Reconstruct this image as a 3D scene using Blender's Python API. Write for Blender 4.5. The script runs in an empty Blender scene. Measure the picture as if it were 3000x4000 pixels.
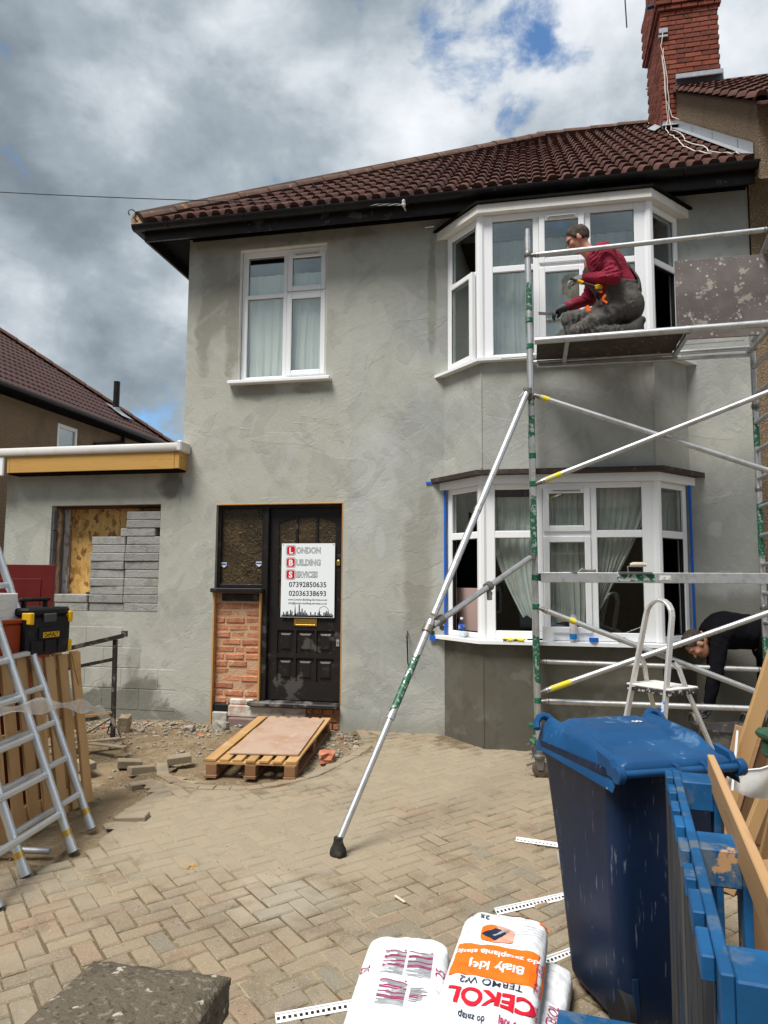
import bpy, bmesh, math, random
import numpy as np
from mathutils import Vector, Matrix, noise as mnoise

random.seed(7)
RAD = math.radians
scene = bpy.context.scene
COL = scene.collection

# ---------------------------------------------------------------- camera
cam_data = bpy.data.cameras.new('camera')
cam = bpy.data.objects.new('camera', cam_data)
COL.objects.link(cam)
CAM = Vector((0.0, -7.35, 1.55))
_r = Vector((0.97967481, 0.20049473, 0.00625526))
_u = Vector((0.01276792, -0.09344776, 0.99554231))
_f = Vector((-0.20018553, 0.97522786, 0.09410831))
cam.matrix_world = Matrix(((_r.x, _u.x, -_f.x, CAM.x), (_r.y, _u.y, -_f.y, CAM.y), (_r.z, _u.z, -_f.z, CAM.z), (0, 0, 0, 1)))
cam_data.sensor_fit = 'HORIZONTAL'
cam_data.sensor_width = 36.0
cam_data.lens = 36.0 * 0.93
cam_data.clip_start = 0.05
cam_data.clip_end = 600.0
scene.camera = cam

# ---------------------------------------------------------------- node helpers
def nd(nt, kind, ins=None, **props):
    n = nt.nodes.new('ShaderNode' + kind)
    for k, v in props.items():
        setattr(n, k, v)
    for k, v in (ins or {}).items():
        s = n.inputs[k]
        if isinstance(v, bpy.types.NodeSocket):
            nt.links.new(v, s)
        elif isinstance(v, bpy.types.Node):
            nt.links.new(v.outputs[0], s)
        else:
            if s.type == 'RGBA' and not isinstance(v, (int, float)) and len(v) == 3:
                v = (*v, 1.0)
            s.default_value = v
    return n

def mth(nt, op, a, b=0.0, c=None, clamp=False):
    ins = {0: a, 1: b}
    if c is not None:
        ins[2] = c
    return nd(nt, 'Math', ins, operation=op, use_clamp=clamp).outputs[0]

def mixc(nt, fac, a, b, mode='MIX'):
    n = nd(nt, 'Mix', data_type='RGBA', blend_type=mode)
    for i, v in ((0, fac), (6, a), (7, b)):
        s = n.inputs[i]
        if isinstance(v, bpy.types.NodeSocket):
            nt.links.new(v, s)
        else:
            if i and len(v) == 3:
                v = (*v, 1.0)
            s.default_value = v
    return n.outputs[2]

def sstep(nt, x, lo, hi):
    n = nd(nt, 'MapRange', {0: x, 1: lo, 2: hi, 3: 0.0, 4: 1.0}, interpolation_type='SMOOTHSTEP')
    return n.outputs[0]

def noise(nt, vec, scale, detail=4.0, rough=0.55, dist=0.0):
    return nd(nt, 'TexNoise', {'Vector': vec, 'Scale': scale, 'Detail': detail, 'Roughness': rough, 'Distortion': dist}).outputs[0]

def vdot(nt, v, d):
    return nd(nt, 'VectorMath', {0: v, 1: d}, operation='DOT_PRODUCT').outputs['Value']

# ---------------------------------------------------------------- sky and light
SUN_EL, SUN_AZ = RAD(62), RAD(212)      # azimuth measured from +Y clockwise
world = bpy.data.worlds.new('World')
scene.world = world
world.use_nodes = True
wt = world.node_tree
wt.nodes.clear()
tc = nd(wt, 'TexCoord')
dirv = nd(wt, 'VectorMath', {0: tc.outputs['Generated']}, operation='NORMALIZE').outputs[0]
sx = nd(wt, 'SeparateXYZ', {0: dirv})
zc = mth(wt, 'ADD', mth(wt, 'MAXIMUM', sx.outputs[2], 0.0), 0.22)
pu = mth(wt, 'DIVIDE', sx.outputs[0], zc)
pv = mth(wt, 'DIVIDE', sx.outputs[1], zc)
pl0 = nd(wt, 'CombineXYZ', {0: pu, 1: pv, 2: 0.37}).outputs[0]
pl = nd(wt, 'VectorMath', {0: nd(wt, 'VectorMath', {0: dirv, 1: (2.0, 2.0, 3.1)}, operation='MULTIPLY').outputs[0], 1: nd(wt, 'VectorMath', {0: pl0, 1: (0.22, 0.22, 0.22)}, operation='MULTIPLY').outputs[0]}, operation='ADD').outputs[0]
sky = nd(wt, 'TexSky', sky_type='NISHITA', sun_disc=False, sun_elevation=SUN_EL, sun_rotation=SUN_AZ, altitude=50.0, air_density=1.0, dust_density=0.6, ozone_density=2.0)
blue = mixc(wt, 1.0, sky.outputs[0], (0.115, 0.150, 0.170), 'MULTIPLY')
n1 = noise(wt, pl, 2.0, 11.0, 0.56, 0.15)
n2 = noise(wt, pl, 0.95, 5.0, 0.5, 0.1)
n3 = noise(wt, pl, 6.0, 9.0, 0.60, 0.25)
shape = mth(wt, 'ADD', mth(wt, 'MULTIPLY', n1, 0.55), mth(wt, 'ADD', mth(wt, 'MULTIPLY', n2, 0.35), mth(wt, 'MULTIPLY', n3, 0.14)))
# thin bright cloud to the right, thick dark bank to the left
lit = sstep(wt, vdot(wt, dirv, Vector((0.62, 0.62, 0.12))), 0.10, 0.56)
tone = mth(wt, 'ADD', mth(wt, 'MULTIPLY', lit, 0.42), mth(wt, 'MULTIPLY', mth(wt, 'SUBTRACT', shape, 0.52), 2.4))
ramp = nd(wt, 'ValToRGB', {0: mth(wt, 'ADD', tone, 0.38, clamp=True)})
cr = ramp.color_ramp
cr.elements[0].position = 0.0; cr.elements[0].color = (0.155, 0.190, 0.220, 1)
cr.elements[1].position = 1.0; cr.elements[1].color = (0.93, 0.95, 0.99, 1)
for p_, c_ in ((0.26, (0.24, 0.29, 0.33, 1)), (0.50, (0.38, 0.44, 0.49, 1)), (0.74, (0.66, 0.71, 0.76, 1))):
    e_ = cr.elements.new(p_); e_.color = c_
# breaks in the cloud
gap = mth(wt, 'MULTIPLY', sstep(wt, vdot(wt, dirv, Vector((-0.052, 0.786, 0.617))), 0.9935, 0.9999), 0.125)
gap2 = mth(wt, 'MULTIPLY', sstep(wt, vdot(wt, dirv, Vector((0.062, 0.772, 0.633))), 0.9965, 0.9999), 0.085)
gap3 = mth(wt, 'MULTIPLY', sstep(wt, vdot(wt, dirv, Vector((-0.4771, 0.8548, 0.185))), 0.991, 0.9995), 0.20)
hole = mth(wt, 'ADD', mth(wt, 'ADD', gap, gap2), gap3)
cover = sstep(wt, mth(wt, 'SUBTRACT', mth(wt, 'ADD', mth(wt, 'MULTIPLY', n1, 0.5), mth(wt, 'MULTIPLY', n3, 0.55)), hole), 0.27, 0.43)
skycol = mixc(wt, cover, blue, ramp.outputs[0])
bg = nd(wt, 'Background', {0: skycol, 1: 0.60})
nd(wt, 'OutputWorld', {0: bg.outputs[0]})

sun_data = bpy.data.lights.new('sun', 'SUN')
sun_data.energy = 3.1
sun_data.angle = RAD(24)
sun_data.color = (1.0, 0.965, 0.91)
sun = bpy.data.objects.new('sun', sun_data)
COL.objects.link(sun)
sdir = Vector((math.sin(SUN_AZ) * math.cos(SUN_EL), math.cos(SUN_AZ) * math.cos(SUN_EL), math.sin(SUN_EL)))
sun.rotation_euler = sdir.to_track_quat('Z', 'Y').to_euler()
sun.location = (0, -20, 30)

vs = scene.view_settings
vs.view_transform = 'Standard'
vs.look = 'None'
vs.exposure = 0.85
vs.gamma = 1.0
vs.use_curve_mapping = False
scene.cycles.max_bounces = 8
scene.cycles.transparent_max_bounces = 16

# ---------------------------------------------------------------- materials
MATS = {}
def mat(name, col, rough=0.6, metal=0.0, vary=(), bump=None, rnd=0.0, spec=None, coat=0.0, space='Object', bump2=None):
    """vary: (scale, lo, hi, colour, strength[, detail, (sx,sy,sz)]) layers of noise-masked colour; bump: (scale, strength, distance)"""
    if name in MATS:
        return MATS[name]
    m = bpy.data.materials.new(name)
    m.use_nodes = True
    nt = m.node_tree
    nt.nodes.clear()
    tcn = nd(nt, 'TexCoord')
    vec = tcn.outputs['Object']
    info = nd(nt, 'ObjectInfo')
    if rnd or space == 'Random':
        off = nd(nt, 'VectorMath', {0: vec, 1: info.outputs['Location']}, operation='ADD')
        sc = nd(nt, 'VectorMath', {0: off.outputs[0], 1: nd(nt, 'CombineXYZ', {0: mth(nt, 'MULTIPLY', info.outputs['Random'], 37.0), 1: 0.0, 2: 0.0}).outputs[0]}, operation='ADD')
        vec = sc.outputs[0]
    c = nd(nt, 'RGB').outputs[0]
    c.default_value = (*col, 1.0)
    for lay in vary:
        scl, lo, hi, cc, st = lay[:5]
        det = lay[5] if len(lay) > 5 else 5.0
        v = vec
        if len(lay) > 6:
            v = nd(nt, 'VectorMath', {0: vec, 1: lay[6]}, operation='MULTIPLY').outputs[0]
        fac = mth(nt, 'MULTIPLY', sstep(nt, noise(nt, v, scl, det, 0.6), lo, hi), st)
        c = mixc(nt, fac, c, cc)
    if rnd:
        h = nd(nt, 'HueSaturation', {'Color': c, 'Value': mth(nt, 'ADD', 1.0 - rnd, mth(nt, 'MULTIPLY', info.outputs['Random'], 2 * rnd)), 'Saturation': 1.0})
        c = h.outputs[0]
    b = nd(nt, 'BsdfPrincipled', {'Base Color': c, 'Roughness': rough, 'Metallic': metal})
    b.inputs['Specular IOR Level'].default_value = (0.5 if metal > .2 else 0.22) if spec is None else spec
    if coat:
        b.inputs['Coat Weight'].default_value = coat
    nrm = None
    for bb in (bump, bump2):
        if bb:
            v = vec
            if len(bb) > 3:
                v = nd(nt, 'VectorMath', {0: vec, 1: bb[3]}, operation='MULTIPLY').outputs[0]
            ins = {'Strength': bb[1], 'Distance': bb[2], 'Height': noise(nt, v, bb[0], 6.0, 0.6)}
            if nrm is not None:
                ins['Normal'] = nrm
            nrm = nd(nt, 'Bump', ins).outputs[0]
    if nrm is not None:
        nt.links.new(nrm, b.inputs['Normal'])
    nd(nt, 'OutputMaterial', {0: b.outputs[0]})
    MATS[name] = m
    return m

def glass_mat(name, tint, refl):
    m = bpy.data.materials.new(name); m.use_nodes = True
    nt = m.node_tree; nt.nodes.clear()
    ge = nd(nt, 'NewGeometry')
    cs = mth(nt, 'ABSOLUTE', nd(nt, 'VectorMath', {0: ge.outputs['Normal'], 1: ge.outputs['Incoming']}, operation='DOT_PRODUCT').outputs['Value'])
    fac = mth(nt, 'ADD', mth(nt, 'MULTIPLY', mth(nt, 'POWER', mth(nt, 'SUBTRACT', 1.0, cs), 5.0), 0.9), refl, clamp=True)
    t = nd(nt, 'BsdfTransparent', {0: tint})
    g = nd(nt, 'BsdfGlossy', {'Color': (0.92, 0.97, 0.96), 'Roughness': 0.015})
    mx = nd(nt, 'MixShader', {0: fac, 1: t.outputs[0], 2: g.outputs[0]})
    nd(nt, 'OutputMaterial', {0: mx.outputs[0]})
    MATS[name] = m
    return m

# ---------------------------------------------------------------- mesh helpers
class MB:
    """collects shapes into one mesh"""
    def __init__(s):
        s.v = []; s.f = []; s.mi = []; s.cur = 0
    def add(s, vs_, fs_):
        o = len(s.v)
        s.v += [tuple(p) for p in vs_]
        for f_ in fs_:
            s.f.append(tuple(i + o for i in f_)); s.mi.append(s.cur)
        return s
    def quad(s, a, b, c, d):
        return s.add([a, b, c, d], [(0, 1, 2, 3)])
    def box(s, x0, x1, y0, y1, z0, z1, bev=0.0, mtx=None):
        if bev > 0:
            b = min(bev, (x1 - x0) * .45, (y1 - y0) * .45, (z1 - z0) * .45)
            vs_ = []; idx = {}
            for sx_ in (0, 1):
                for sy_ in (0, 1):
                    for sz_ in (0, 1):
                        X = x1 if sx_ else x0; Y = y1 if sy_ else y0; Z = z1 if sz_ else z0
                        ix = X - b if sx_ else X + b; iy = Y - b if sy_ else Y + b; iz = Z - b if sz_ else Z + b
                        idx[(sx_, sy_, sz_)] = len(vs_)
                        vs_ += [(X, iy, iz), (ix, Y, iz), (ix, iy, Z)]
            fs_ = []
            I = lambda a, b_, c, k: idx[(a, b_, c)] + k
            for q in (0, 1):
                fs_.append((I(q, 0, 0, 0), I(q, 1, 0, 0), I(q, 1, 1, 0), I(q, 0, 1, 0)) if q else (I(q, 0, 0, 0), I(q, 0, 1, 0), I(q, 1, 1, 0), I(q, 1, 0, 0)))
                fs_.append((I(0, q, 0, 1), I(0, q, 1, 1), I(1, q, 1, 1), I(1, q, 0, 1)) if q else (I(0, q, 0, 1), I(1, q, 0, 1), I(1, q, 1, 1), I(0, q, 1, 1)))
                fs_.append((I(0, 0, q, 2), I(1, 0, q, 2), I(1, 1, q, 2), I(0, 1, q, 2)) if q else (I(0, 0, q, 2), I(0, 1, q, 2), I(1, 1, q, 2), I(1, 0, q, 2)))
            for a in (0, 1):
                for b_ in (0, 1):
                    fs_.append((I(a, b_, 0, 0), I(a, b_, 0, 1), I(a, b_, 1, 1), I(a, b_, 1, 0)))
                    fs_.append((I(a, 0, b_, 0), I(a, 0, b_, 2), I(a, 1, b_, 2), I(a, 1, b_, 0)))
                    fs_.append((I(0, a, b_, 1), I(0, a, b_, 2), I(1, a, b_, 2), I(1, a, b_, 1)))
                    for c_ in (0, 1):
                        fs_.append((I(a, b_, c_, 0), I(a, b_, c_, 1), I(a, b_, c_, 2)))
        else:
            vs_ = [(x0, y0, z0), (x1, y0, z0), (x1, y1, z0), (x0, y1, z0), (x0, y0, z1), (x1, y0, z1), (x1, y1, z1), (x0, y1, z1)]
            fs_ = [(0, 3, 2, 1), (4, 5, 6, 7), (0, 1, 5, 4), (1, 2, 6, 5), (2, 3, 7, 6), (3, 0, 4, 7)]
        if mtx is not None:
            vs_ = [mtx @ Vector(p) for p in vs_]
        return s.add(vs_, fs_)
    def bar(s, a, b, w, t, up=(0, 0, 1), bev=0.0):
        """rectangular bar from a to b, w across (side), t along up"""
        a = Vector(a); b = Vector(b); d = b - a; L = d.length; d.normalize()
        up = Vector(up); sd = d.cross(up)
        if sd.length < 1e-4: sd = d.cross(Vector((1, 0, 0)))
        sd.normalize(); up = sd.cross(d)
        m_ = Matrix(((d.x, sd.x, up.x, a.x), (d.y, sd.y, up.y, a.y), (d.z, sd.z, up.z, a.z), (0, 0, 0, 1)))
        return s.box(0, L, -w / 2, w / 2, -t / 2, t / 2, bev, m_)
    def tube(s, pts, r, n=12, caps=True):
        pts = [Vector(p) for p in pts]
        rr = r if isinstance(r, (list, tuple)) else [r] * len(pts)
        t0 = (pts[1] - pts[0]).normalized()
        ref = Vector((0, 0, 1)) if abs(t0.z) < .9 else Vector((1, 0, 0))
        nx = t0.cross(ref).normalized()
        vs_ = []; fs_ = []
        for i, p in enumerate(pts):
            if i == 0: t = pts[1] - pts[0]
            elif i == len(pts) - 1: t = pts[-1] - pts[-2]
            else: t = (pts[i + 1] - p).normalized() + (p - pts[i - 1]).normalized()
            t.normalize()
            nx = (nx - t * nx.dot(t)).normalized()
            ny = t.cross(nx)
            for k in range(n):
                a = 2 * math.pi * k / n
                vs_.append(p + (nx * math.cos(a) + ny * math.sin(a)) * rr[i])
        for i in range(len(pts) - 1):
            for k in range(n):
                k2 = (k + 1) % n
                fs_.append((i * n + k, i * n + k2, (i + 1) * n + k2, (i + 1) * n + k))
        if caps:
            fs_.append(tuple(range(n - 1, -1, -1)))
            fs_.append(tuple((len(pts) - 1) * n + k for k in range(n)))
        return s.add(vs_, fs_)
    def lathe(s, prof, c=(0, 0, 0), n=24, axis='Z', mtx=None):
        vs_ = []; fs_ = []
        for r_, h_ in prof:
            for k in range(n):
                a = 2 * math.pi * k / n
                p = Vector((r_ * math.cos(a), r_ * math.sin(a), h_))
                if mtx is not None: p = mtx @ p
                vs_.append(p + Vector(c))
        for i in range(len(prof) - 1):
            for k in range(n):
                k2 = (k + 1) % n
                fs_.append((i * n + k, i * n + k2, (i + 1) * n + k2, (i + 1) * n + k))
        fs_.append(tuple(range(n - 1, -1, -1)))
        fs_.append(tuple((len(prof) - 1) * n + k for k in range(n)))
        return s.add(vs_, fs_)
    def prism(s, poly, a, b, axis=1):
        """poly: 2D outline, extruded from a to b along axis (0 x: poly=(y,z), 1 y: poly=(x,z), 2 z: poly=(x,y))"""
        def P3(p, h):
            return ((h, p[0], p[1]), (p[0], h, p[1]), (p[0], p[1], h))[axis]
        n = len(poly)
        vs_ = [P3(p, a) for p in poly] + [P3(p, b) for p in poly]
        fs_ = [tuple(range(n)), tuple(range(2 * n - 1, n - 1, -1))]
        for i in range(n):
            j = (i + 1) % n
            fs_.append((i, i + n, j + n, j))
        return s.add(vs_, fs_)
    def mesh(s, name, mats, smooth=False):
        me = bpy.data.meshes.new(name)
        me.from_pydata(s.v, [], s.f)
        for m_ in (mats if isinstance(mats, (list, tuple)) else [mats]):
            me.materials.append(m_)
        me.polygons.foreach_set('material_index', s.mi)
        bm = bmesh.new(); bm.from_mesh(me)
        bmesh.ops.recalc_face_normals(bm, faces=bm.faces)
        bm.to_mesh(me); bm.free()
        if smooth:
            smooth_me(me, smooth)
        me.update()
        return me
    def build(s, name, mats, parent=None, smooth=False, loc=None):
        o = bpy.data.objects.new(name, s.mesh(name, mats, smooth))
        COL.objects.link(o)
        if parent: o.parent = parent
        if loc: o.location = loc
        return o

def smooth_me(me, ang=40):
    me.polygons.foreach_set('use_smooth', [True] * len(me.polygons))
    if ang is not True:
        bm = bmesh.new(); bm.from_mesh(me)
        th = RAD(ang)
        for e in bm.edges:
            if len(e.link_faces) == 2 and e.calc_face_angle(0.0) > th:
                e.smooth = False
        bm.to_mesh(me); bm.free()

def newobj(name, me, parent=None, loc=None, rot=None):
    o = bpy.data.objects.new(name, me)
    COL.objects.link(o)
    if parent: o.parent = parent
    if loc is not None: o.location = loc
    if rot is not None: o.rotation_euler = rot
    return o

def tag(o, label=None, cat=None, group=None, kind=None):
    if label: o['label'] = label
    if cat: o['category'] = cat
    if group: o['group'] = group
    if kind: o['kind'] = kind
    return o

def thing(name, label, cat, loc=(0, 0, 0), rot=(0, 0, 0), group=None):
    o = bpy.data.objects.new(name, None)
    COL.objects.link(o)
    o.empty_display_size = 0.1
    o.location = loc; o.rotation_euler = rot
    return tag(o, label, cat, group)

def sub(name, parent, loc=(0, 0, 0), rot=(0, 0, 0)):
    o = bpy.data.objects.new(name, None)
    COL.objects.link(o); o.parent = parent
    o.location = loc; o.rotation_euler = rot
    return o

def text2d(body, size, align='LEFT', bold=0.0, sx=1.0, shear=0.0):
    """filled lettering as flat triangles in the XY plane"""
    cu = bpy.data.curves.new('lettering', 'FONT')
    cu.body = body; cu.size = size; cu.align_x = align; cu.offset = bold; cu.shear = shear
    cu.resolution_u = 3
    o = bpy.data.objects.new('lettering_source', cu)
    COL.objects.link(o)
    bpy.context.view_layer.update()
    me = bpy.data.meshes.new_from_object(o.evaluated_get(bpy.context.evaluated_depsgraph_get()))
    vs_ = [(v.co.x * sx, v.co.y) for v in me.vertices]
    fs_ = [tuple(p.vertices) for p in me.polygons]
    bpy.data.objects.remove(o); bpy.data.curves.remove(cu); bpy.data.meshes.remove(me)
    return vs_, fs_

def ground_z(y):
    return 0.03 * y
# ---------------------------------------------------------------- shared materials
def render_mat():
    """trowelled cement render with patches, damp stains and trowel arcs (position in metres on the wall)"""
    m = bpy.data.materials.new('cement_render'); m.use_nodes = True
    nt = m.node_tree; nt.nodes.clear()
    tcn = nd(nt, 'TexCoord'); v = tcn.outputs['Object']
    s = nd(nt, 'SeparateXYZ', {0: v}); X, Z = s.outputs[0], s.outputs[2]
    nA = noise(nt, v, 0.9, 6, 0.6, 0.6); nB = noise(nt, v, 3.2, 7, 0.62, 0.8); nC = noise(nt, v, 14, 6, 0.6); nD = noise(nt, v, 0.55, 3, 0.5)
    wob = mth(nt, 'MULTIPLY', mth(nt, 'SUBTRACT', nB, 0.5), 0.22)
    warm = (0.385, 0.386, 0.334); cool = (0.325, 0.336, 0.318); pale = (0.48, 0.485, 0.455)
    # the coat changes where one day's work ended, to the right of the door
    seam = sstep(nt, mth(nt, 'ADD', X, wob), -1.93, -1.88)
    c = mixc(nt, seam, warm, cool)
    c = mixc(nt, mth(nt, 'MULTIPLY', sstep(nt, nA, 0.42, 0.62), 0.75), c, (0.430, 0.430, 0.378))
    c = mixc(nt, mth(nt, 'MULTIPLY', sstep(nt, nB, 0.50, 0.68), 0.42), c, (0.265, 0.268, 0.245))
    c = mixc(nt, mth(nt, 'MULTIPLY', sstep(nt, nC, 0.52, 0.75), 0.22), c, pale)
    def blob(cx, cz, rx, rz, soft=0.55):
        dx = mth(nt, 'DIVIDE', mth(nt, 'SUBTRACT', X, cx), rx); dz = mth(nt, 'DIVIDE', mth(nt, 'SUBTRACT', Z, cz), rz)
        d = mth(nt, 'ADD', mth(nt, 'MULTIPLY', dx, dx), mth(nt, 'MULTIPLY', dz, dz))
        d = mth(nt, 'ADD', d, mth(nt, 'MULTIPLY', mth(nt, 'SUBTRACT', nB, 0.5), 3.4))
        d = mth(nt, 'ADD', d, mth(nt, 'MULTIPLY', mth(nt, 'SUBTRACT', nA, 0.5), 1.8))
        return mth(nt, 'SUBTRACT', 1.0, sstep(nt, d, 1.0 - soft, 1.0 + soft))
    def vmax(a, b): return mth(nt, 'MAXIMUM', a, b)
    # damp left in the coat
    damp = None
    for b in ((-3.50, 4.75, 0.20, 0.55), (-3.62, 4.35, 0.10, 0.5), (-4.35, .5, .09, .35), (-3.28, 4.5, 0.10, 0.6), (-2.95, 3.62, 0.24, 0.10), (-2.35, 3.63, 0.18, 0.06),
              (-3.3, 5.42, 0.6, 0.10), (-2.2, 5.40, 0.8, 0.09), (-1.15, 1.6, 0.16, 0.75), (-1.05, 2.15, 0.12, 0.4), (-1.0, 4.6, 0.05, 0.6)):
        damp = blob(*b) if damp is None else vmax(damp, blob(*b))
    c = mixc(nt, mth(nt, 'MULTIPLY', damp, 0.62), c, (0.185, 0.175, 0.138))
    # pale dried patches
    pat = None
    for b in ((-1.62, 2.75, 0.26, 0.48), (-1.75, 2.2, 0.14, 0.3), (1.86, 1.50, 0.20, 0.16), (1.75, 2.05, 0.06, 0.07), (-1.55, 1.95, 0.05, 0.16), (1.75, 4.4, 0.3, 0.5)):
        pat = blob(*b) if pat is None else vmax(pat, blob(*b))
    pat = mth(nt, 'MAXIMUM', mth(nt, 'MULTIPLY', pat, .42), mth(nt, 'MULTIPLY', sstep(nt, noise(nt, v, 1.7, 8, .66, 1.0), .55, .63), .22))
    c = mixc(nt, pat, c, (0.49, 0.50, 0.495))
    # edges where one trowelled patch laps over the last, and the sweep marks left by the trowel
    lap = sstep(nt, noise(nt, v, .75, 5, .5, .9), .535, .542)
    lap2 = sstep(nt, noise(nt, v, 1.5, 4, .5, 1.2), .565, .572)
    c = mixc(nt, mth(nt, 'MULTIPLY', lap, .16), c, (0.47, 0.475, 0.445))
    c = mixc(nt, mth(nt, 'MULTIPLY', lap2, .20), c, (0.245, 0.247, 0.225))
    rotv = nd(nt, 'VectorRotate', {'Vector': v, 'Axis': (0, 1, 0), 'Angle': RAD(24)}).outputs[0]
    sw1 = noise(nt, nd(nt, 'VectorMath', {0: rotv, 1: (1.2, 1, 11)}, operation='MULTIPLY').outputs[0], 2.2, 6, .65, .8)
    rotv2 = nd(nt, 'VectorRotate', {'Vector': v, 'Axis': (0, 1, 0), 'Angle': RAD(-52)}).outputs[0]
    sw2 = noise(nt, nd(nt, 'VectorMath', {0: rotv2, 1: (1.0, 1, 9)}, operation='MULTIPLY').outputs[0], 2.0, 6, .65, .8)
    sweep = mth(nt, 'ADD', mth(nt, 'MULTIPLY', sw1, lap), mth(nt, 'MULTIPLY', sw2, mth(nt, 'SUBTRACT', 1.0, lap)))
    c = mixc(nt, mth(nt, 'MULTIPLY', sstep(nt, sweep, .54, .70), .18), c, (0.27, 0.272, 0.245))
    c = mixc(nt, mth(nt, 'MULTIPLY', sstep(nt, mth(nt, 'SUBTRACT', 1.0, sweep), .54, .70), .16), c, (0.47, 0.472, 0.43))
    # darker fresh coat low on the right of the bay
    wet = mth(nt, 'MULTIPLY', sstep(nt, mth(nt, 'ADD', X, wob), 1.45, 1.55), mth(nt, 'SUBTRACT', 1.0, sstep(nt, mth(nt, 'ADD', Z, mth(nt, 'MULTIPLY', wob, 1.6)), 1.32, 1.52)))
    c = mixc(nt, mth(nt, 'MULTIPLY', wet, 0.75), c, (0.165, 0.158, 0.130))
    low = vmax(blob(-4.75, -.02, .95, .34, .3), vmax(blob(-4.25, .22, .22, .30, .4), blob(-3.98, 2.62, .16, .16)))
    c = mixc(nt, mth(nt, 'MULTIPLY', low, 0.8), c, (0.120, 0.118, 0.098))
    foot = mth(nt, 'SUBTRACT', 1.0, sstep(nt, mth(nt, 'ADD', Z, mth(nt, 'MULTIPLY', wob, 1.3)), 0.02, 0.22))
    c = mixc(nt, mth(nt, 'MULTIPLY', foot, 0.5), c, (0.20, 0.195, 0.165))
    # trowel arcs and hairline cracks
    arc = nd(nt, 'TexWave', {'Vector': v, 'Scale': 0.55, 'Distortion': 14.0, 'Detail': 2.0, 'Detail Scale': 0.7, 'Detail Roughness': 0.4}, wave_type='RINGS', rings_direction='Y')
    line = mth(nt, 'MULTIPLY', sstep(nt, arc.outputs[1], 0.985, 0.9995), sstep(nt, nA, 0.55, 0.63))
    vor = nd(nt, 'TexVoronoi', {'Vector': nd(nt, 'VectorMath', {0: v, 1: nd(nt, 'VectorMath', {0: nd(nt, 'TexNoise', {'Vector': v, 'Scale': 1.2, 'Detail': 2.0}).outputs[1], 1: (0.6, 0.6, 0.6)}, operation='MULTIPLY').outputs[0]}, operation='ADD').outputs[0], 'Scale': 0.9}, feature='DISTANCE_TO_EDGE')
    crk = mth(nt, 'MULTIPLY', mth(nt, 'SUBTRACT', 1.0, sstep(nt, vor.outputs[0], 0.0015, 0.006)), sstep(nt, nD, 0.54, 0.60))
    c = mixc(nt, mth(nt, 'MULTIPLY', vmax(line, mth(nt, 'MULTIPLY', crk, .5)), 0.16), c, (0.20, 0.195, 0.165))
    h = mth(nt, 'ADD', mth(nt, 'MULTIPLY', nB, 0.42), mth(nt, 'ADD', mth(nt, 'MULTIPLY', noise(nt, v, 45, 5, 0.65), 0.22), mth(nt, 'MULTIPLY', vmax(line, crk), -0.05)))
    h = mth(nt, 'ADD', h, mth(nt, 'ADD', mth(nt, 'MULTIPLY', seam, 0.12), mth(nt, 'ADD', mth(nt, 'MULTIPLY', sweep, .20), mth(nt, 'ADD', mth(nt, 'MULTIPLY', lap, .10), mth(nt, 'MULTIPLY', lap2, .08)))))
    bp = nd(nt, 'Bump', {'Strength': 0.55, 'Distance': 0.022, 'Height': h})
    b = nd(nt, 'BsdfPrincipled', {'Base Color': c, 'Roughness': 0.86, 'Normal': bp.outputs[0]})
    b.inputs['Specular IOR Level'].default_value = 0.25
    nd(nt, 'OutputMaterial', {0: b.outputs[0]})
    return m

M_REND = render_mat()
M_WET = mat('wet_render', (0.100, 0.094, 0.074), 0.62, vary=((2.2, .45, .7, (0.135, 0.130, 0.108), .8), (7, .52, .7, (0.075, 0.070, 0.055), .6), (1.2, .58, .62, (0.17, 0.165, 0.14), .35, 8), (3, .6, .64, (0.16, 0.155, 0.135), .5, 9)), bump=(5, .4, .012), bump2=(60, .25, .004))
M_UPVC = mat('white_upvc', (0.80, 0.815, 0.83), 0.32, vary=((2.5, .55, .8, (0.70, 0.71, 0.71), .5), (30, .62, .8, (0.62, 0.61, 0.58), .3)))
M_WHITEWOOD = mat('old_white_board', (0.72, 0.70, 0.66), 0.55, vary=((3, .5, .7, (0.55, 0.52, 0.46), .6), (16, .58, .75, (0.40, 0.37, 0.32), .4)), bump=(18, .2, .004))
M_BLACKPL = mat('black_gutter_plastic', (0.007, 0.007, 0.008), 0.45, vary=((4, .5, .75, (0.028, 0.027, 0.025), .6),), spec=.25)
M_BLACKWD = mat('black_painted_wood', (0.016, 0.014, 0.014), 0.42, vary=((9, .56, .8, (0.06, 0.055, 0.05), .55), (3, .60, .64, (0.22, 0.21, 0.20), .25, 8), (22, .66, .72, (0.35, 0.34, 0.32), .35, 6)), bump=(30, .2, .003))
M_SOFFIT = mat('dark_soffit', (0.007, 0.006, 0.0055), 0.8, vary=((5, .5, .7, (0.014, 0.012, 0.011), .7),), spec=.05)
M_TILE = mat('brown_roof_tile', (0.084, 0.035, 0.026), 0.85, vary=((6, .45, .7, (0.050, 0.022, 0.018), .8), (16, .55, .75, (0.125, 0.062, 0.046), .6), (40, .66, .75, (0.20, 0.16, 0.12), .5), (3, .62, .7, (0.11, 0.085, 0.06), .5)), bump=(50, .4, .004), rnd=.26)
M_HIP = mat('hip_tile', (0.13, 0.070, 0.052), 0.8, vary=((4, .45, .65, (0.085, 0.055, 0.045), .8), (12, .55, .72, (0.24, 0.19, 0.15), .7), (5, .66, .70, (0.33, 0.17, 0.03), .8)), bump=(35, .4, .006), rnd=.15)
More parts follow.
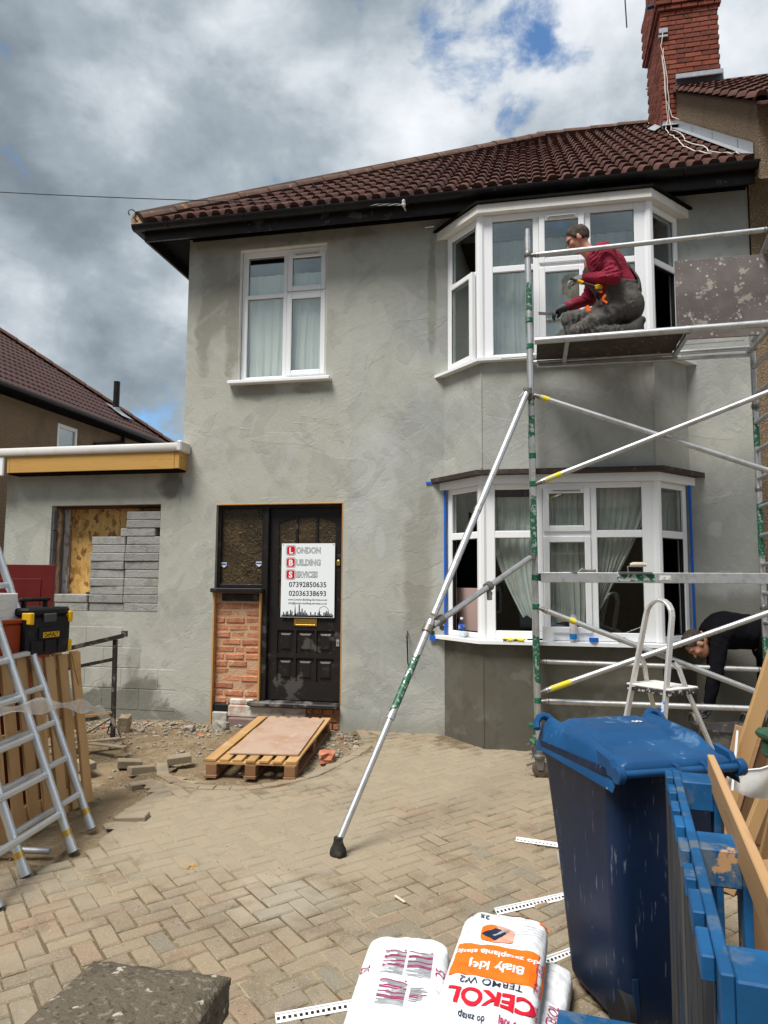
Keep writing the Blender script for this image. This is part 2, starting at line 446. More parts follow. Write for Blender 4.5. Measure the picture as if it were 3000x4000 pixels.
M_BRICK_R = mat('red_chimney_brick', (0.215, 0.060, 0.037), 0.88, vary=((7, .48, .7, (0.135, 0.040, 0.028), .8), (2.2, .52, .66, (0.085, 0.035, 0.026), .6), (30, .6, .8, (0.45, 0.16, 0.10), .5)), bump=(40, .5, .006), rnd=.30)
M_BRICK_P = mat('pink_old_brick', (0.45, 0.195, 0.105), 0.92, vary=((9, .48, .68, (0.32, 0.125, 0.075), .7), (7, .54, .66, (0.52, 0.34, 0.215), .85, 8), (30, .62, .8, (0.16, 0.10, 0.085), .5)), bump=(32, .9, .014), rnd=.20)
M_MORTAR = mat('sandy_mortar', (0.48, 0.315, 0.20), 0.95, vary=((10, .5, .7, (0.36, 0.26, 0.18), .7), (40, .6, .75, (0.52, 0.45, 0.36), .6)), bump=(45, .9, .01))
M_MORTAR_D = mat('dark_mortar', (0.10, 0.070, 0.055), 0.95, vary=((14, .5, .7, (0.06, 0.045, 0.04), .7),), bump=(45, .7, .008))
M_LEAD = mat('lead_flashing', (0.33, 0.345, 0.37), 0.5, metal=.35, vary=((6, .5, .7, (0.30, 0.31, 0.33), .7), (20, .6, .75, (0.60, 0.61, 0.62), .5)), bump=(12, .4, .01))
M_PEBBLE = mat('pebbledash', (0.235, 0.165, 0.105), 0.95, vary=((60, .52, .60, (0.36, 0.28, 0.19), .8, 3), (75, .58, .62, (0.10, 0.07, 0.05), .8, 3), (2, .5, .7, (0.17, 0.12, 0.085), .6)), bump=(62, 1.0, .03))
M_GLASS = glass_mat('window_glass', (0.94, 0.96, 0.955), 0.18)
M_GLASS_LOW = glass_mat('window_glass_low', (0.95, 0.97, 0.965), 0.065)
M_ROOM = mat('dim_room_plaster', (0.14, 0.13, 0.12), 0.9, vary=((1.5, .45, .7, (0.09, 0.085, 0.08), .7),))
M_NET = mat('net_curtain', (0.90, 0.91, 0.87), 0.9, vary=((6, .45, .7, (0.80, 0.82, 0.78), .6, 4, (1, 1, .15)),))
M_NET_D = mat('grey_net_curtain', (0.50, 0.52, 0.48), 0.9, vary=((5, .45, .7, (0.36, 0.38, 0.35), .7, 5),))  # net curtain in a darker grey tone
M_VENT = mat('vent_grille', (0.62, 0.60, 0.55), 0.5)
M_RUBBER = mat('black_rubber', (0.012, 0.012, 0.013), 0.65)
M_TAPE = mat('blue_masking_tape', (0.008, 0.115, 0.55), 0.55, vary=((12, .55, .75, (0.02, 0.18, 0.62), .5),))
M_SLATE = mat('dark_slate_ledge', (0.045, 0.032, 0.028), 0.6, vary=((9, .5, .7, (0.09, 0.07, 0.06), .7), (25, .6, .7, (0.20, 0.19, 0.17), .6)), bump=(20, .5, .01))
M_WOODY = mat('yellow_fascia_timber', (0.50, 0.29, 0.085), 0.55, vary=((5, .45, .7, (0.40, 0.21, 0.055), .7, 6, (.15, 1, 1)), (38, .60, .72, (0.30, 0.14, 0.035), .5, 3, (.08, 1, 1)), (5, .70, .73, (0.16, 0.07, 0.02), .8, 2)), bump=(20, .2, .004, (.1, 1, 1)))

# ---------------------------------------------------------------- the house
house = thing('terraced_house', 'two storey grey rendered house with bay window and brown tiled roof', 'house')

def wall_holes(mb, x0, x1, z0, z1, holes, y=0.0, th=0.25, step=0.35):
    xs = sorted({x0, x1, *[h[0] for h in holes], *[h[1] for h in holes]})
    zs = sorted({z0, z1, *[h[2] for h in holes], *[h[3] for h in holes]})
    inside = lambda cx, cz: any(h[0] < cx < h[1] and h[2] < cz < h[3] for h in holes)
    for i in range(len(xs) - 1):
        for j in range(len(zs) - 1):
            a, b, c, d = xs[i], xs[i + 1], zs[j], zs[j + 1]
            if inside((a + b) / 2, (c + d) / 2): continue
            mb.quad((a, y, c), (b, y, c), (b, y, d), (a, y, d))
            mb.quad((a, y + th, c), (a, y + th, d), (b, y + th, d), (b, y + th, c))
    for a, b, c, d in holes:
        mb.quad((a, y, c), (a, y, d), (a, y + th, d), (a, y + th, c))
        mb.quad((b, y, c), (b, y + th, c), (b, y + th, d), (b, y, d))
        mb.quad((a, y, d), (b, y, d), (b, y + th, d), (a, y + th, d))
        mb.quad((a, y, c), (a, y + th, c), (b, y + th, c), (b, y, c))
    mb.quad((x0, y, z0), (x0, y + th, z0), (x0, y + th, z1), (x0, y, z1))
    mb.quad((x1, y, z0), (x1, y, z1), (x1, y + th, z1), (x1, y + th, z0))
    mb.quad((x0, y, z1), (x1, y, z1), (x1, y + th, z1), (x0, y + th, z1))

WL, WR = -3.83, 2.15
mb = MB()
wall_holes(mb, WL, WR, -0.3, 5.6, [(-3.20, -2.17, 3.725, 5.285), (-3.405, -1.965, -0.05, 2.36), (-0.78, 1.44, -0.29, 5.25)])
mb.box(WL + .001, WL + .25, 0.2505, 7.5, -0.3, 5.6)
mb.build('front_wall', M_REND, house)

# ---- bay
BAY = [(-0.87, 0.0), (-0.45, -0.45), (1.145, -0.45), (1.53, 0.0)]
def bay_off(o):
    """bay outline moved outwards by o"""
    out = []
    ds = [(Vector(BAY[i + 1]) - Vector(BAY[i])).normalized() for i in range(3)]
    ns = [Vector((d.y, -d.x)) for d in ds]
    ex = o / abs(ns[0].x) if False else 0
    # ends stay on the wall line y=0
    p0 = Vector(BAY[0]) + ns[0] * o; p0 += ds[0] * (-(p0.y) / ds[0].y)
    out.append(p0)
    for i in (1, 2):
        bis = (ns[i - 1] + ns[i]).normalized(); k = o / bis.dot(ns[i])
        out.append(Vector(BAY[i]) + bis * k)
    p3 = Vector(BAY[3]) + ns[2] * o; p3 += ds[2] * (-(p3.y) / ds[2].y)
    out.append(p3)
    return out
def bay_band(o1, o0, z0, z1, dz=0.0):
    """solid band between outer offset o1 and inner offset o0"""
    m_ = MB(); A = bay_off(o1); B = bay_off(o0)
    for i in range(3):
        a, b = A[i], A[i + 1]; c, d = B[i], B[i + 1]
        m_.quad((a.x, a.y, z0), (b.x, b.y, z0), (b.x, b.y, z1 - dz), (a.x, a.y, z1 - dz))
        m_.quad((c.x, c.y, z0), (c.x, c.y, z1), (d.x, d.y, z1), (d.x, d.y, z0))
        m_.quad((a.x, a.y, z1 - dz), (b.x, b.y, z1 - dz), (d.x, d.y, z1), (c.x, c.y, z1))
        m_.quad((a.x, a.y, z0), (c.x, c.y, z0), (d.x, d.y, z0), (b.x, b.y, z0))
    for a, b in ((A[0], B[0]), (A[3], B[3])):
        m_.quad((a.x, a.y, z0), (a.x, a.y, z1 - dz), (b.x, b.y, z1), (b.x, b.y, z0))
    return m_
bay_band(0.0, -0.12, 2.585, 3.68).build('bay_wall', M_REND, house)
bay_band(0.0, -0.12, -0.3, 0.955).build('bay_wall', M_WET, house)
bay_band(0.075, -0.10, 3.676, 3.712, 0.008).build('bay_sill', M_UPVC, house)
bay_band(0.085, -0.10, 0.955, 0.995, 0.008).build('bay_sill', M_UPVC, house)
bay_band(0.055, -0.10, 5.19, 5.275).build('bay_fascia', M_WHITEWOOD, house)
bay_band(0.035, -0.10, 2.475, 2.552).build('bay_fascia', M_UPVC, house)
ledge = bay_band(0.105, -0.10, 2.555, 2.580, -0.02)
ledge.build('bay_ledge', M_SLATE, house)
bay_band(0.085, -0.10, 5.2755, 5.30, 0.0).build('bay_capping', M_SOFFIT, house)
# angle beads showing through the render at the corners
for (x, y) in ((-0.452, -0.4525), (1.147, -0.4525)):
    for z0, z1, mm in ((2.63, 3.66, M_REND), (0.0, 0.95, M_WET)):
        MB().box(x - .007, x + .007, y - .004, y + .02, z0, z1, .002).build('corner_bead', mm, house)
MB().box(WR - .005, WR + .003, -.004, .01, 0.0, 5.45).build('corner_bead', M_REND, house)
# blue tape down the sides of the lower bay
for s_, o_ in ((0, .004), (1, .004)):
    A = bay_off(.002); B = bay_off(.012)
    p = A[0] if s_ == 0 else A[3]; q = (A[1] if s_ == 0 else A[2])
    d = (q - p).normalized()
    nrm = Vector((d.y, -d.x)) if s_ == 0 else Vector((-d.y, d.x))
    a = p + d * 0.012; b = p + d * 0.042
    m_ = MB()
    for i in range(9):
        z0 = 1.0 + i * .164; z1 = z0 + .164
        j0 = random.uniform(-.006, .006)
        m_.add([(a.x, a.y, z0), (b.x + d.x * j0, b.y + d.y * j0, z0), (b.x + d.x * j0, b.y + d.y * j0, z1), (a.x, a.y, z1)] +
               [(a.x + nrm.x * .012, a.y + nrm.y * .012, z0), (b.x + nrm.x * .012, b.y + nrm.y * .012, z0), (b.x + nrm.x * .012, b.y + nrm.y * .012, z1), (a.x + nrm.x * .012, a.y + nrm.y * .012, z1)],
               [(0, 1, 2, 3), (4, 5, 6, 7), (1, 5, 6, 2), (0, 4, 7, 3)])
    m_.build('masking_tape', M_TAPE, house)
MB().box(-1.06, -0.93, -.012, -.002, 2.545, 2.57).build('masking_tape', M_TAPE, house)
MB().box(-1.02, -0.94, -.03, -.018, .935, .985).build('masking_tape', M_TAPE, house)

# ---- windows.  u runs along the window, w outwards (towards the street)
def wmat(ox, oy, ux, uy):
    """frame whose x axis runs along (ux,uy) and y axis points INTO the house"""
    return Matrix(((ux, -uy, 0, ox), (uy, ux, 0, oy), (0, 0, 1, 0), (0, 0, 0, 1)))
def rect_frame(m_, x0, x1, z0, z1, w, y0, y1, T, bev=.006):
    m_.box(x0, x0 + w, y0, y1, z0, z1, bev, T); m_.box(x1 - w, x1, y0, y1, z0, z1, bev, T)
    m_.box(x0 + w - .0005, x1 - w + .0005, y0 + .0006, y1, z0, z0 + w, bev, T); m_.box(x0 + w - .0005, x1 - w + .0005, y0 + .0006, y1, z1 - w, z1, bev, T)
def pane(win, T, x0, x1, z0, z1, y, gm):
    b = .012
    g = MB().box(x0 - b, x1 + b, y, y + .006, z0 - b, z1 + b, 0, T)
    o = g.build('pane', gm, win)
    m_ = MB()
    rect_frame(m_, x0 - .004, x1 + .004, z0 - .004, z1 + .004, .007, y - .008, y - .0015, T, 0)
    m_.build('glazing_gasket', M_RUBBER, win)
    return o
def casement(win, T, gx0, gx1, gz0, gz1, w, y, gm, swing=0.0, name='casement'):
    """opening light: its own proud frame round the glass"""
    if swing:
        hinge = Matrix.Translation((gx0 - w, y + .03, 0)) @ Matrix.Rotation(swing, 4, 'Z') @ Matrix.Translation((-(gx0 - w), -(y + .03), 0))
        T = T @ hinge
    m_ = MB()
    rect_frame(m_, gx0 - w, gx1 + w, gz0 - w, gz1 + w, w, y - .022, y + .03, T, .007)
    m_.build(name, M_UPVC, win)
    pane(win, T, gx0, gx1, gz0, gz1, y, gm)
def vent(win, T, x0, x1, z, y):
    m_ = MB().box(x0, x1, y - .018, y, z - .011, z + .011, .004, T)
    o = m_.build('trickle_vent', M_VENT, win)
    MB().box(x0 + .012, x1 - .012, y - .0195, y - .0175, z - .006, z - .001, 0, T).build('vent_slot', M_RUBBER, win)

# first floor window left
win = sub('window', house)
T = wmat(0, 0.07, 1, 0)
m_ = MB()
rect_frame(m_, -3.195, -2.175, 3.745, 5.280, .068, 0, .06, T)
m_.box(-2.700, -2.655, .0008, .06, 3.81, 5.215, .004, T)
m_.box(-3.13, -2.70, .0014, .06, 4.725, 4.770, .004, T); m_.box(-2.655, -2.24, .0014, .06, 4.745, 4.775, .003, T)
m_.build('frame', M_UPVC, win)
pane(win, T, -3.127, -2.700, 4.770, 5.212, .03, M_GLASS); pane(win, T, -3.127, -2.700, 3.813, 4.725, .03, M_GLASS)
casement(win, T, -2.592, -2.258, 4.838, 5.165, .058, .006, M_GLASS); casement(win, T, -2.592, -2.258, 3.865, 4.685, .058, .006, M_GLASS)
vent(win, T, -2.56, -2.28, 5.195, -.016)
MB().box(-3.285, -2.105, -.085, .07, 3.706, 3.745, .006).build('sill', M_UPVC, win)
m_ = MB()
for x in (-3.199, -2.171): m_.box(x - .004, x + .004, .004, .07, 3.745, 5.284)
m_.box(-3.2, -2.17, .004, .07, 5.277, 5.2845)
m_.build('reveal_trim', M_WHITEWOOD, win)

def bay_front(z0, z1, zt0, zt1, gz_top, gz_bot, gm, name):
    win = sub('window', house)
    T = wmat(0, BAY[1][1] + .02, 1, 0)
    m_ = MB()
    x0, x1 = BAY[1][0] + .035, BAY[2][0] - .035
    m_.box(x0, -.330, 0, .065, z0, z1, .006, T); m_.box(1.015, x1, 0, .065, z0, z1, .006, T)
    m_.box(-.3305, 1.0155, .0007, .065, z0, gz_bot, .006, T); m_.box(-.3305, 1.0155, .0007, .065, gz_top, z1, .006, T)
    m_.box(.062, .118, .0012, .065, gz_bot, gz_top, .005, T); m_.box(.556, .612, .0012, .065, gz_bot, gz_top, .005, T)
    for a, b in ((-.33, .062), (.612, 1.015), (.118, .556)):
        m_.box(a, b, .0018, .065, zt0, zt1, .005, T)
    m_.build('frame', M_UPVC, win)
    for a, b in ((-.33, .062), (.612, 1.015)):
        pane(win, T, a, b, zt1, gz_top, .03, gm); pane(win, T, a, b, gz_bot, zt0, .03, gm)
    casement(win, T, .178, .496, zt1 + .045, gz_top - .048, .058, .004, gm); casement(win, T, .178, .496, gz_bot + .048, zt0 - .045, .058, .004, gm)
    vent(win, T, .20, .47, gz_top - .02, -.018)
    return win
bay_front(.995, 2.475, 1.953, 2.022, 2.420, 1.075, M_GLASS_LOW, 'lower')
bay_front(3.712, 5.19, 4.593, 4.655, 5.125, 3.755, M_GLASS, 'upper')
# corner posts
for z0, z1 in ((.995, 2.475), (3.712, 5.19)):
    for cx in (BAY[1][0], BAY[2][0]):
        MB().lathe([(.048, z0), (.048, z1)], (cx, BAY[1][1] + .05, 0), 10).build('corner_post', M_UPVC, house)

def bay_side(p, q, z0, z1, zt0, zt1, gz_top, gz_bot, gm, low, swing=0):
    win = sub('window', house)
    d = (Vector(q) - Vector(p)); L = d.length; d.normalize()
    T = wmat(p[0], p[1], d.x, d.y) @ Matrix.Translation((0, .02, 0))
    m_ = MB()
    e0, e1 = .035, L - .045
    m_.box(e0, e0 + .065, 0, .065, z0, z1, .006, T); m_.box(e1 - .065, e1, 0, .065, z0, z1, .006, T)
    a, b = e0 + .065, e1 - .065
    m_.box(a - .0005, b + .0005, .0007, .065, z0, gz_bot, .006, T); m_.box(a - .0005, b + .0005, .0007, .065, gz_top, z1, .006, T)
    m_.box(a, b, .0013, .065, zt0, zt1, .005, T)
    m_.build('frame', M_UPVC, win)
    pane(win, T, a, b, zt1, gz_top, .03, gm)
    if low == 'casement':
        casement(win, T, a + .035, b - .035, gz_bot + .03, zt0 - .02, .058, 0.0, gm, swing)
    elif low == 'open':
        m_ = MB(); rect_frame(m_, a, b, gz_bot, zt0, .010, .012, .05, T, 0)
        m_.build('seal', M_RUBBER, win)
    return win
bay_side(BAY[0], BAY[1], .995, 2.475, 1.953, 2.022, 2.420, 1.045, M_GLASS_LOW, 'open')
bay_side(BAY[2], BAY[3], .995, 2.475, 1.953, 2.022, 2.420, 1.045, M_GLASS_LOW, 'open')
bay_side(BAY[0], BAY[1], 3.712, 5.19, 4.593, 4.655, 5.125, 3.755, M_GLASS, 'casement', RAD(-5))
bay_side(BAY[2], BAY[3], 3.712, 5.19, 4.593, 4.655, 5.125, 3.755, M_GLASS, 'open')

# rooms behind the openings
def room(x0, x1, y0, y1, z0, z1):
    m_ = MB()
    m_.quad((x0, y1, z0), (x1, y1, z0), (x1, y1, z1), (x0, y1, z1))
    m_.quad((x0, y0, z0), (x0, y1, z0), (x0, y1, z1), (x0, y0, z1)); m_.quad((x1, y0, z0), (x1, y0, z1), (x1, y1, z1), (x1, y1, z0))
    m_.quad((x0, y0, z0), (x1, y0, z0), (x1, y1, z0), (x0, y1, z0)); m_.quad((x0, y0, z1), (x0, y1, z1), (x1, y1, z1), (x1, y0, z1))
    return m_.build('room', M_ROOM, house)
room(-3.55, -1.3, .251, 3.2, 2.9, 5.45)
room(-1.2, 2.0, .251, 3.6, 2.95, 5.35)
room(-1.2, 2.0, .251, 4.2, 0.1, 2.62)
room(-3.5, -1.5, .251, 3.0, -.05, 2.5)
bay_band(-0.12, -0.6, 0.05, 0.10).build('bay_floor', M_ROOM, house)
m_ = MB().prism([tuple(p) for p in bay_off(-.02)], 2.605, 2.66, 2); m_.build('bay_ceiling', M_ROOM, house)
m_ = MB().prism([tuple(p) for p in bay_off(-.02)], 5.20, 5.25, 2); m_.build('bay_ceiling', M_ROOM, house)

# curtains (hung inside)
def curtain(name, x0, x1, zt, zb, y, amp, folds, label, shape=None, nx=90, nz=16, seed=0, m=None):
    m_ = MB(); vs_ = []; fs_ = []
    rs = random.Random(seed); ph = [rs.uniform(0, 6.28) for _ in range(5)]
    for j in range(nz + 1):
        t = j / nz
        for i in range(nx + 1):
            s_ = i / nx
            a, b = (x0, x1) if shape is None else shape(t)
            x = a + (b - a) * s_
            wv = math.sin(s_ * folds * 6.283 + ph[0]) + .5 * math.sin(s_ * folds * 2.3 * 6.283 + ph[1] + t) + .6 * math.sin(s_ * folds * .37 * 6.283 + ph[2])
            z = zt + (zb - zt) * t + (.015 * math.sin(s_ * 9 + ph[3]) if t > .9 else 0)
            vs_.append((x + .012 * math.sin(t * 4 + ph[4] + s_ * 5), y + amp * wv * (.5 + .5 * t), z))
    for j in range(nz):
        for i in range(nx):
            k = j * (nx + 1) + i
            fs_.append((k, k + 1, k + nx + 2, k + nx + 1))
    m_.add(vs_, fs_)
    o = m_.build(name, m or M_NET_D, None, smooth=True)
    return tag(o, label, 'curtain')
curtain('curtain', -3.17, -2.19, 5.02, 3.74, .150, .012, 9, 'pale net curtain behind the small upper floor window', seed=3, m=M_NET)
curtain('curtain', -.36, .10, 2.36, 1.2, -.30, .014, 7, 'gathered net curtain behind left front panes of the lower bay', seed=5,
        shape=lambda t: (-.36 + .55 * max(0, t - .35) ** 1.6, .12))
curtain('curtain', .16, .52, 2.40, 1.15, -.32, .012, 6, 'net curtain behind the middle casement of the lower bay', seed=8, shape=lambda t: (.14 + .05 * t, .54 - .03 * t))
curtain('curtain', .56, 1.10, 2.44, 1.25, -.31, .016, 8, 'slanting net curtain behind right front panes of the lower bay', seed=11, shape=lambda t: (.58, 1.12 - .5 * t ** 1.4))
curtain('curtain', 1.20, 1.52, 2.42, 2.02, .06, .012, 4, 'small net curtain behind the right side pane of the lower bay', seed=12, shape=lambda t: (1.20 + .02 * t, 1.52 - .12 * t))
curtain('curtain', -.44, 1.12, 5.0, 3.73, -.22, .018, 13, 'long net curtain added across the upper bay to pale its panes', seed=21, nx=140)  # added curtain; its tone stands in for sky mirrored in the panes

# ---- roof
EZ, EY, PIT = 5.555, -0.32, 0.736
EXL = -4.27
RY = 4.24; RZ = EZ + PIT * (RY - EY); AX = EXL + (RY - EY)
roof = MB()
nrm = Vector((0, -PIT, 1)).normalized()
o_ = -nrm * .05
def rp(x, y, d=0.0):
    return Vector((x, y, EZ + PIT * (y - EY))) + nrm * d
e = .05
roof.quad(rp(EXL + .05, EY, -e), rp(2.14, EY, -e), rp(2.14, RY, -e), rp(AX, RY, -e))
hipn = (EXL + .05, EY, EZ - e), (AX, RY, RZ - e)
roof.quad((EXL + .05, EY, EZ - e), (AX, RY, RZ - e), (AX, RY + .1, RZ - e), (EXL + .05, 2 * RY - EY, EZ - e))
roof.quad((AX, RY, RZ - e), (2.14, RY, RZ - e), (2.14, 2 * RY - EY, EZ - e), (EXL + .05, 2 * RY - EY, EZ - e))
roof_o = roof.build('roof', M_TILE, house)
# one roof tile with two rolls, nose thick enough to throw a shadow
def roof_tile_mesh():
    W, Ln, th = .30, .42, .030
    prof = []
    for k in range(2):
        b0 = k * .15
        prof += [(b0 + .000, .004), (b0 + .020, .006), (b0 + .034, .042), (b0 + .052, .056), (b0 + .098, .056), (b0 + .118, .042), (b0 + .132, .006)]
    prof.append((.30, .004))
    n = len(prof); vs_ = []
    for (y, dz) in ((0, 0.030), (Ln, 0.0)):
        for x, h in prof: vs_.append((x, y, h + dz))
    for x, h in prof: vs_.append((x, 0.004, h * .75 + .030 - th))
    fs_ = [(i, i + 1, n + i + 1, n + i) for i in range(n - 1)] + [(2 * n + i, 2 * n + i + 1, i + 1, i) for i in range(n - 1)]
    m_ = MB(); m_.add(vs_, fs_)
    return m_.mesh('roof_tile', M_TILE, 50)
tile_me = roof_tile_mesh()
sl = math.sqrt(1 + PIT * PIT)
pitch_ang = math.atan(PIT)
GA = .362
rows = int((RY - EY) * sl / GA) + 1
rt = random.Random(4)
for j in range(rows):
    dist = j * GA - .06
    y = EY + dist / sl
    xh = EXL + (y - EY)
    x = 2.14 - .30
    k = 0
    while x > xh - .12:
        p = rp(x, y, -.03)
        top_y = y + .30 / sl
        if top_y < RY + .02:
            newobj('roof_tile', tile_me, roof_o, (p.x, p.y, p.z + rt.uniform(-.003, .003)), (pitch_ang + rt.uniform(-.008, .008), rt.uniform(-.008, .008), rt.uniform(-.006, .006)))
        x -= .30; k += 1
# hip and ridge tiles (half round, overlapping)
def half_round(L, r0, r1, th=.018, n=9):
    m_ = MB(); vs_ = []; fs_ = []
    for (y, r_) in ((0, r0), (L, r1)):
        for k in range(n + 1):
            a = math.pi * k / n
            vs_.append((-math.cos(a) * r_, y, math.sin(a) * r_ * .85))
    for k in range(n):
        fs_.append((k, k + 1, n + 2 + k, n + 1 + k))
    b = len(vs_)
    for k in range(n + 1):
        a = math.pi * k / n
        vs_.append((-math.cos(a) * (r0 - th), 0, math.sin(a) * (r0 - th) * .85))
    for k in range(n):
        fs_.append((b + k, b + k + 1, k + 1, k))
    m_.add(vs_, fs_)
    return m_.mesh('hip_tile', M_HIP, 50)
hip_me = half_round(.47, .118, .104)
A = Vector((EXL, EY - .02, EZ)); B = Vector((AX, RY, RZ)); dv = B - A; Lh = dv.length; dv.normalize()
side = dv.cross(Vector((0, 0, 1))).normalized(); upv = side.cross(dv)
rotm = Matrix(((side.x, dv.x, upv.x), (side.y, dv.y, upv.y), (side.z, dv.z, upv.z)))
k = 0
while k * .43 < Lh - .1:
    p = A + dv * (k * .43) + upv * (.0 + rt.uniform(-.004, .004))
    newobj('hip_tile', hip_me, roof_o, p, (rotm @ Matrix.Rotation(rt.uniform(-.02, .02), 3, 'Y')).to_euler())
    k += 1
mb = MB(); mb.tube([A + upv * .02, B + upv * .0], .10, 8); mb.build('hip_bedding', M_MORTAR_D, roof_o)
x = AX - .1
while x < 1.75:
    o = newobj('ridge_tile', hip_me, roof_o, (x, RY, RZ + .0), (0, 0, RAD(-90)))
    x += .43
mb = MB(); mb.tube([(AX, RY, RZ), (1.95, RY, RZ)], .095, 8); mb.build('ridge_bedding', M_MORTAR_D, roof_o)
# mortar closing the first hip tile, with the scrolled hip iron
mb = MB(); mb.lathe([(.0, -.02), (.07, -.018), (.10, .0), (.10, .02)], (0, 0, 0), 12, mtx=Matrix.Rotation(RAD(90), 3, 'X').to_4x4())
o = mb.build('hip_end_mortar', M_MORTAR, roof_o, 40, A + Vector((-.01, 0, .02)))
mb = MB()
pts = [A + Vector((-.02, -.02, .0))]
for k in range(14):
    a = -1.2 + k * .42; r_ = .055 - k * .002
    pts.append(A + Vector((-.085, -.05, .085)) + Vector((math.cos(a) * r_ * .8, math.cos(a) * r_ * .5, math.sin(a) * r_)))
mb.tube(pts, .006, 6); mb.build('hip_iron', M_BLACKPL, roof_o)

# eaves: fascia, soffit, gutter, brackets
MB().box(EXL + .04, 2.14, EY + .02, EY + .045, 5.335, 5.52).build('fascia', M_BLACKWD, house)
MB().box(EXL + .04, EXL + .065, EY + .046, 7.0, 5.335, 5.52).build('fascia', M_BLACKWD, house)
m_ = MB(); m_.box(EXL + .066, 2.14, EY + .046, -.001, 5.46, 5.475); m_.box(EXL + .066, WL - .001, .0, 7.0, 5.46, 5.475)
m_.build('soffit', M_SOFFIT, house)
def gutter(a, b, nm='gutter'):
    a = Vector(a); b = Vector(b); d = (b - a).normalized(); sd = d.cross(Vector((0, 0, 1)))
    m_ = MB(); vs_ = []; fs_ = []; n = 10
    for q in (a, b):
        for k in range(n + 1):
            t = math.pi * k / n
            vs_.append(q + sd * (math.cos(t) * .062) - Vector((0, 0, 1)) * (math.sin(t) * .062))
        for k in range(n + 1):
            t = math.pi * k / n
            vs_.append(q + sd * (math.cos(t) * .056) - Vector((0, 0, 1)) * (math.sin(t) * .056) + Vector((0, 0, .001)))
    N_ = 2 * (n + 1)
    for k in range(n):
        fs_ += [(k, k + 1, N_ + k + 1, N_ + k), (n + 1 + k, n + 2 + k, N_ + n + 2 + k, N_ + n + 1 + k), (k, k + 1, n + 2 + k, n + 1 + k), (N_ + k, N_ + k + 1, N_ + n + 2 + k, N_ + n + 1 + k)]
    for k in (0, n):
        fs_.append((k, N_ + k, N_ + n + 1 + k, n + 1 + k))
    m_.add(vs_, fs_)
    return m_.build(nm, M_BLACKPL, house, 45)
gutter((EXL - .06, EY - .045, 5.488), (2.16, EY - .045, 5.500))
gutter((EXL - .03, EY - .045, 5.489), (EXL - .03, 7.0, 5.489))
x = -3.9
while x < 2.1:
    m_ = MB(); zc = 5.488 + (x - EXL) / 6.3 * .012
    m_.tube([(x, EY - .045 - .066, zc + .004), (x, EY - .045 - .055, zc - .045), (x, EY - .045, zc - .067), (x, EY - .0, zc - .055), (x, EY + .02, zc)], .007, 6)
    m_.build('gutter_bracket', M_BLACKPL, house)
    x += .9
MB().box(WL + .05, 2.14, -.03, -.001, 5.43, 5.46).build('wall_plate_trim', M_SOFFIT, house)
MB().tube([(-1.07, -.03, 5.335), (-.97, -.05, 5.33)], .008, 6).build('pipe_stub', M_UPVC, house)
m_ = MB(); m_.lathe([(.012, 0), (.022, .01), (.022, .03), (.010, .035), (.018, .05), (.018, .065), (.008, .075)], (-1.235, EY - .11, 5.375), 12); m_.tube([(-1.235, EY - .11, 5.38), (-1.235, EY + .02, 5.40)], .008, 6)
m_.build('cable_insulator', M_VENT, house, 40)

# ---- chimney on the party wall
chim = sub('chimney', house)
CX0, CX1, CY0, CY1 = 1.968, 2.772, 3.05, 4.26
core = MB(); core.box(CX0 + .012, CX1 - .012, CY0 + .012, CY1 - .012, 7.4, 11.4); core.build('mortar_core', M_MORTAR_D, chim)
br_me = {}
def brick_mesh(L, W=.102, H=.065, m_=None, key='', bev=.006):
    kk = (L, W, H, key)
    if kk not in br_me:
        b = MB().box(-L / 2, L / 2, -W / 2, W / 2, -H / 2, H / 2, bev)
        br_me[kk] = b.mesh('brick', m_)
    return br_me[kk]
rb = random.Random(9)
z = 7.70; row = 0
while z < 10.60:
    out = 0.0
    if z > 9.83: out = .035
    if z > 9.93: out = .06
    # front face
    x = CX0 - out
    first = .215 if row % 2 == 0 else .102
    L = first
    if row % 2: seq = [.102] + [.215] * 6
    else: seq = [.215] * 7
    for L in seq:
        if x + .03 >= CX1 + out: break
        L2 = min(L, CX1 + out - x)
        if L2 > .05 and (z > EZ + PIT * (CY0 - EY) - .05):
            newobj('brick', brick_mesh(round(L2, 3), .102, .066, M_BRICK_R, 'r'), chim, (x + L2 / 2, CY0 - out + .051 + rb.uniform(-.003, .003), z + .033), (0, rb.uniform(-.006, .006), rb.uniform(-.01, .01)))
        x += L + .010
    # left side
    y = CY0 - out + .112 if row % 2 == 0 else CY0 - out + .225
    if row % 2: y = CY0 - out + .112
    seq = [.215] * 6 if row % 2 else [.102] + [.215] * 6
    for L in seq:
        if y + L > CY1 + out + .02: break
        if z > EZ + PIT * (y - EY) - .1:
            newobj('brick', brick_mesh(L, .102, .066, M_BRICK_R, 'r'), chim, (CX0 - out + .051 + rb.uniform(-.003, .003), y + L / 2, z + .033), (0, 0, RAD(90)))
        y += L + .010
    z += .076; row += 1
m_ = MB(); m_.box(CX0 - .005, CX0 + .30, CY0 - .018, CY0 - .004, 8.01, 8.18); m_.box(CX0 - .016, CX0 - .003, CY0 - .02, CY1, 8.05, 8.15)
m_.add([(CX0 - .02, CY0 - .02, 8.14), (CX0 + .22, CY0 - .02, 8.14), (CX0 + .22, CY0 - .19, 8.015), (CX0 - .06, CY0 - .19, 8.015)], [(0, 1, 2, 3)])
m_.build('lead_flashing', M_LEAD, chim)
m_ = MB(); m_.add([(CX0 - .025, CY0 - .03, 8.10), (CX0 - .025, CY0 + .5, 8.49), (CX0 - .14, CY0 + .5, 8.43), (CX0 - .14, CY0 - .1, 8.01), (CX0 - .02, CY0 - .12, 8.07)], [(0, 1, 2, 3, 4)])
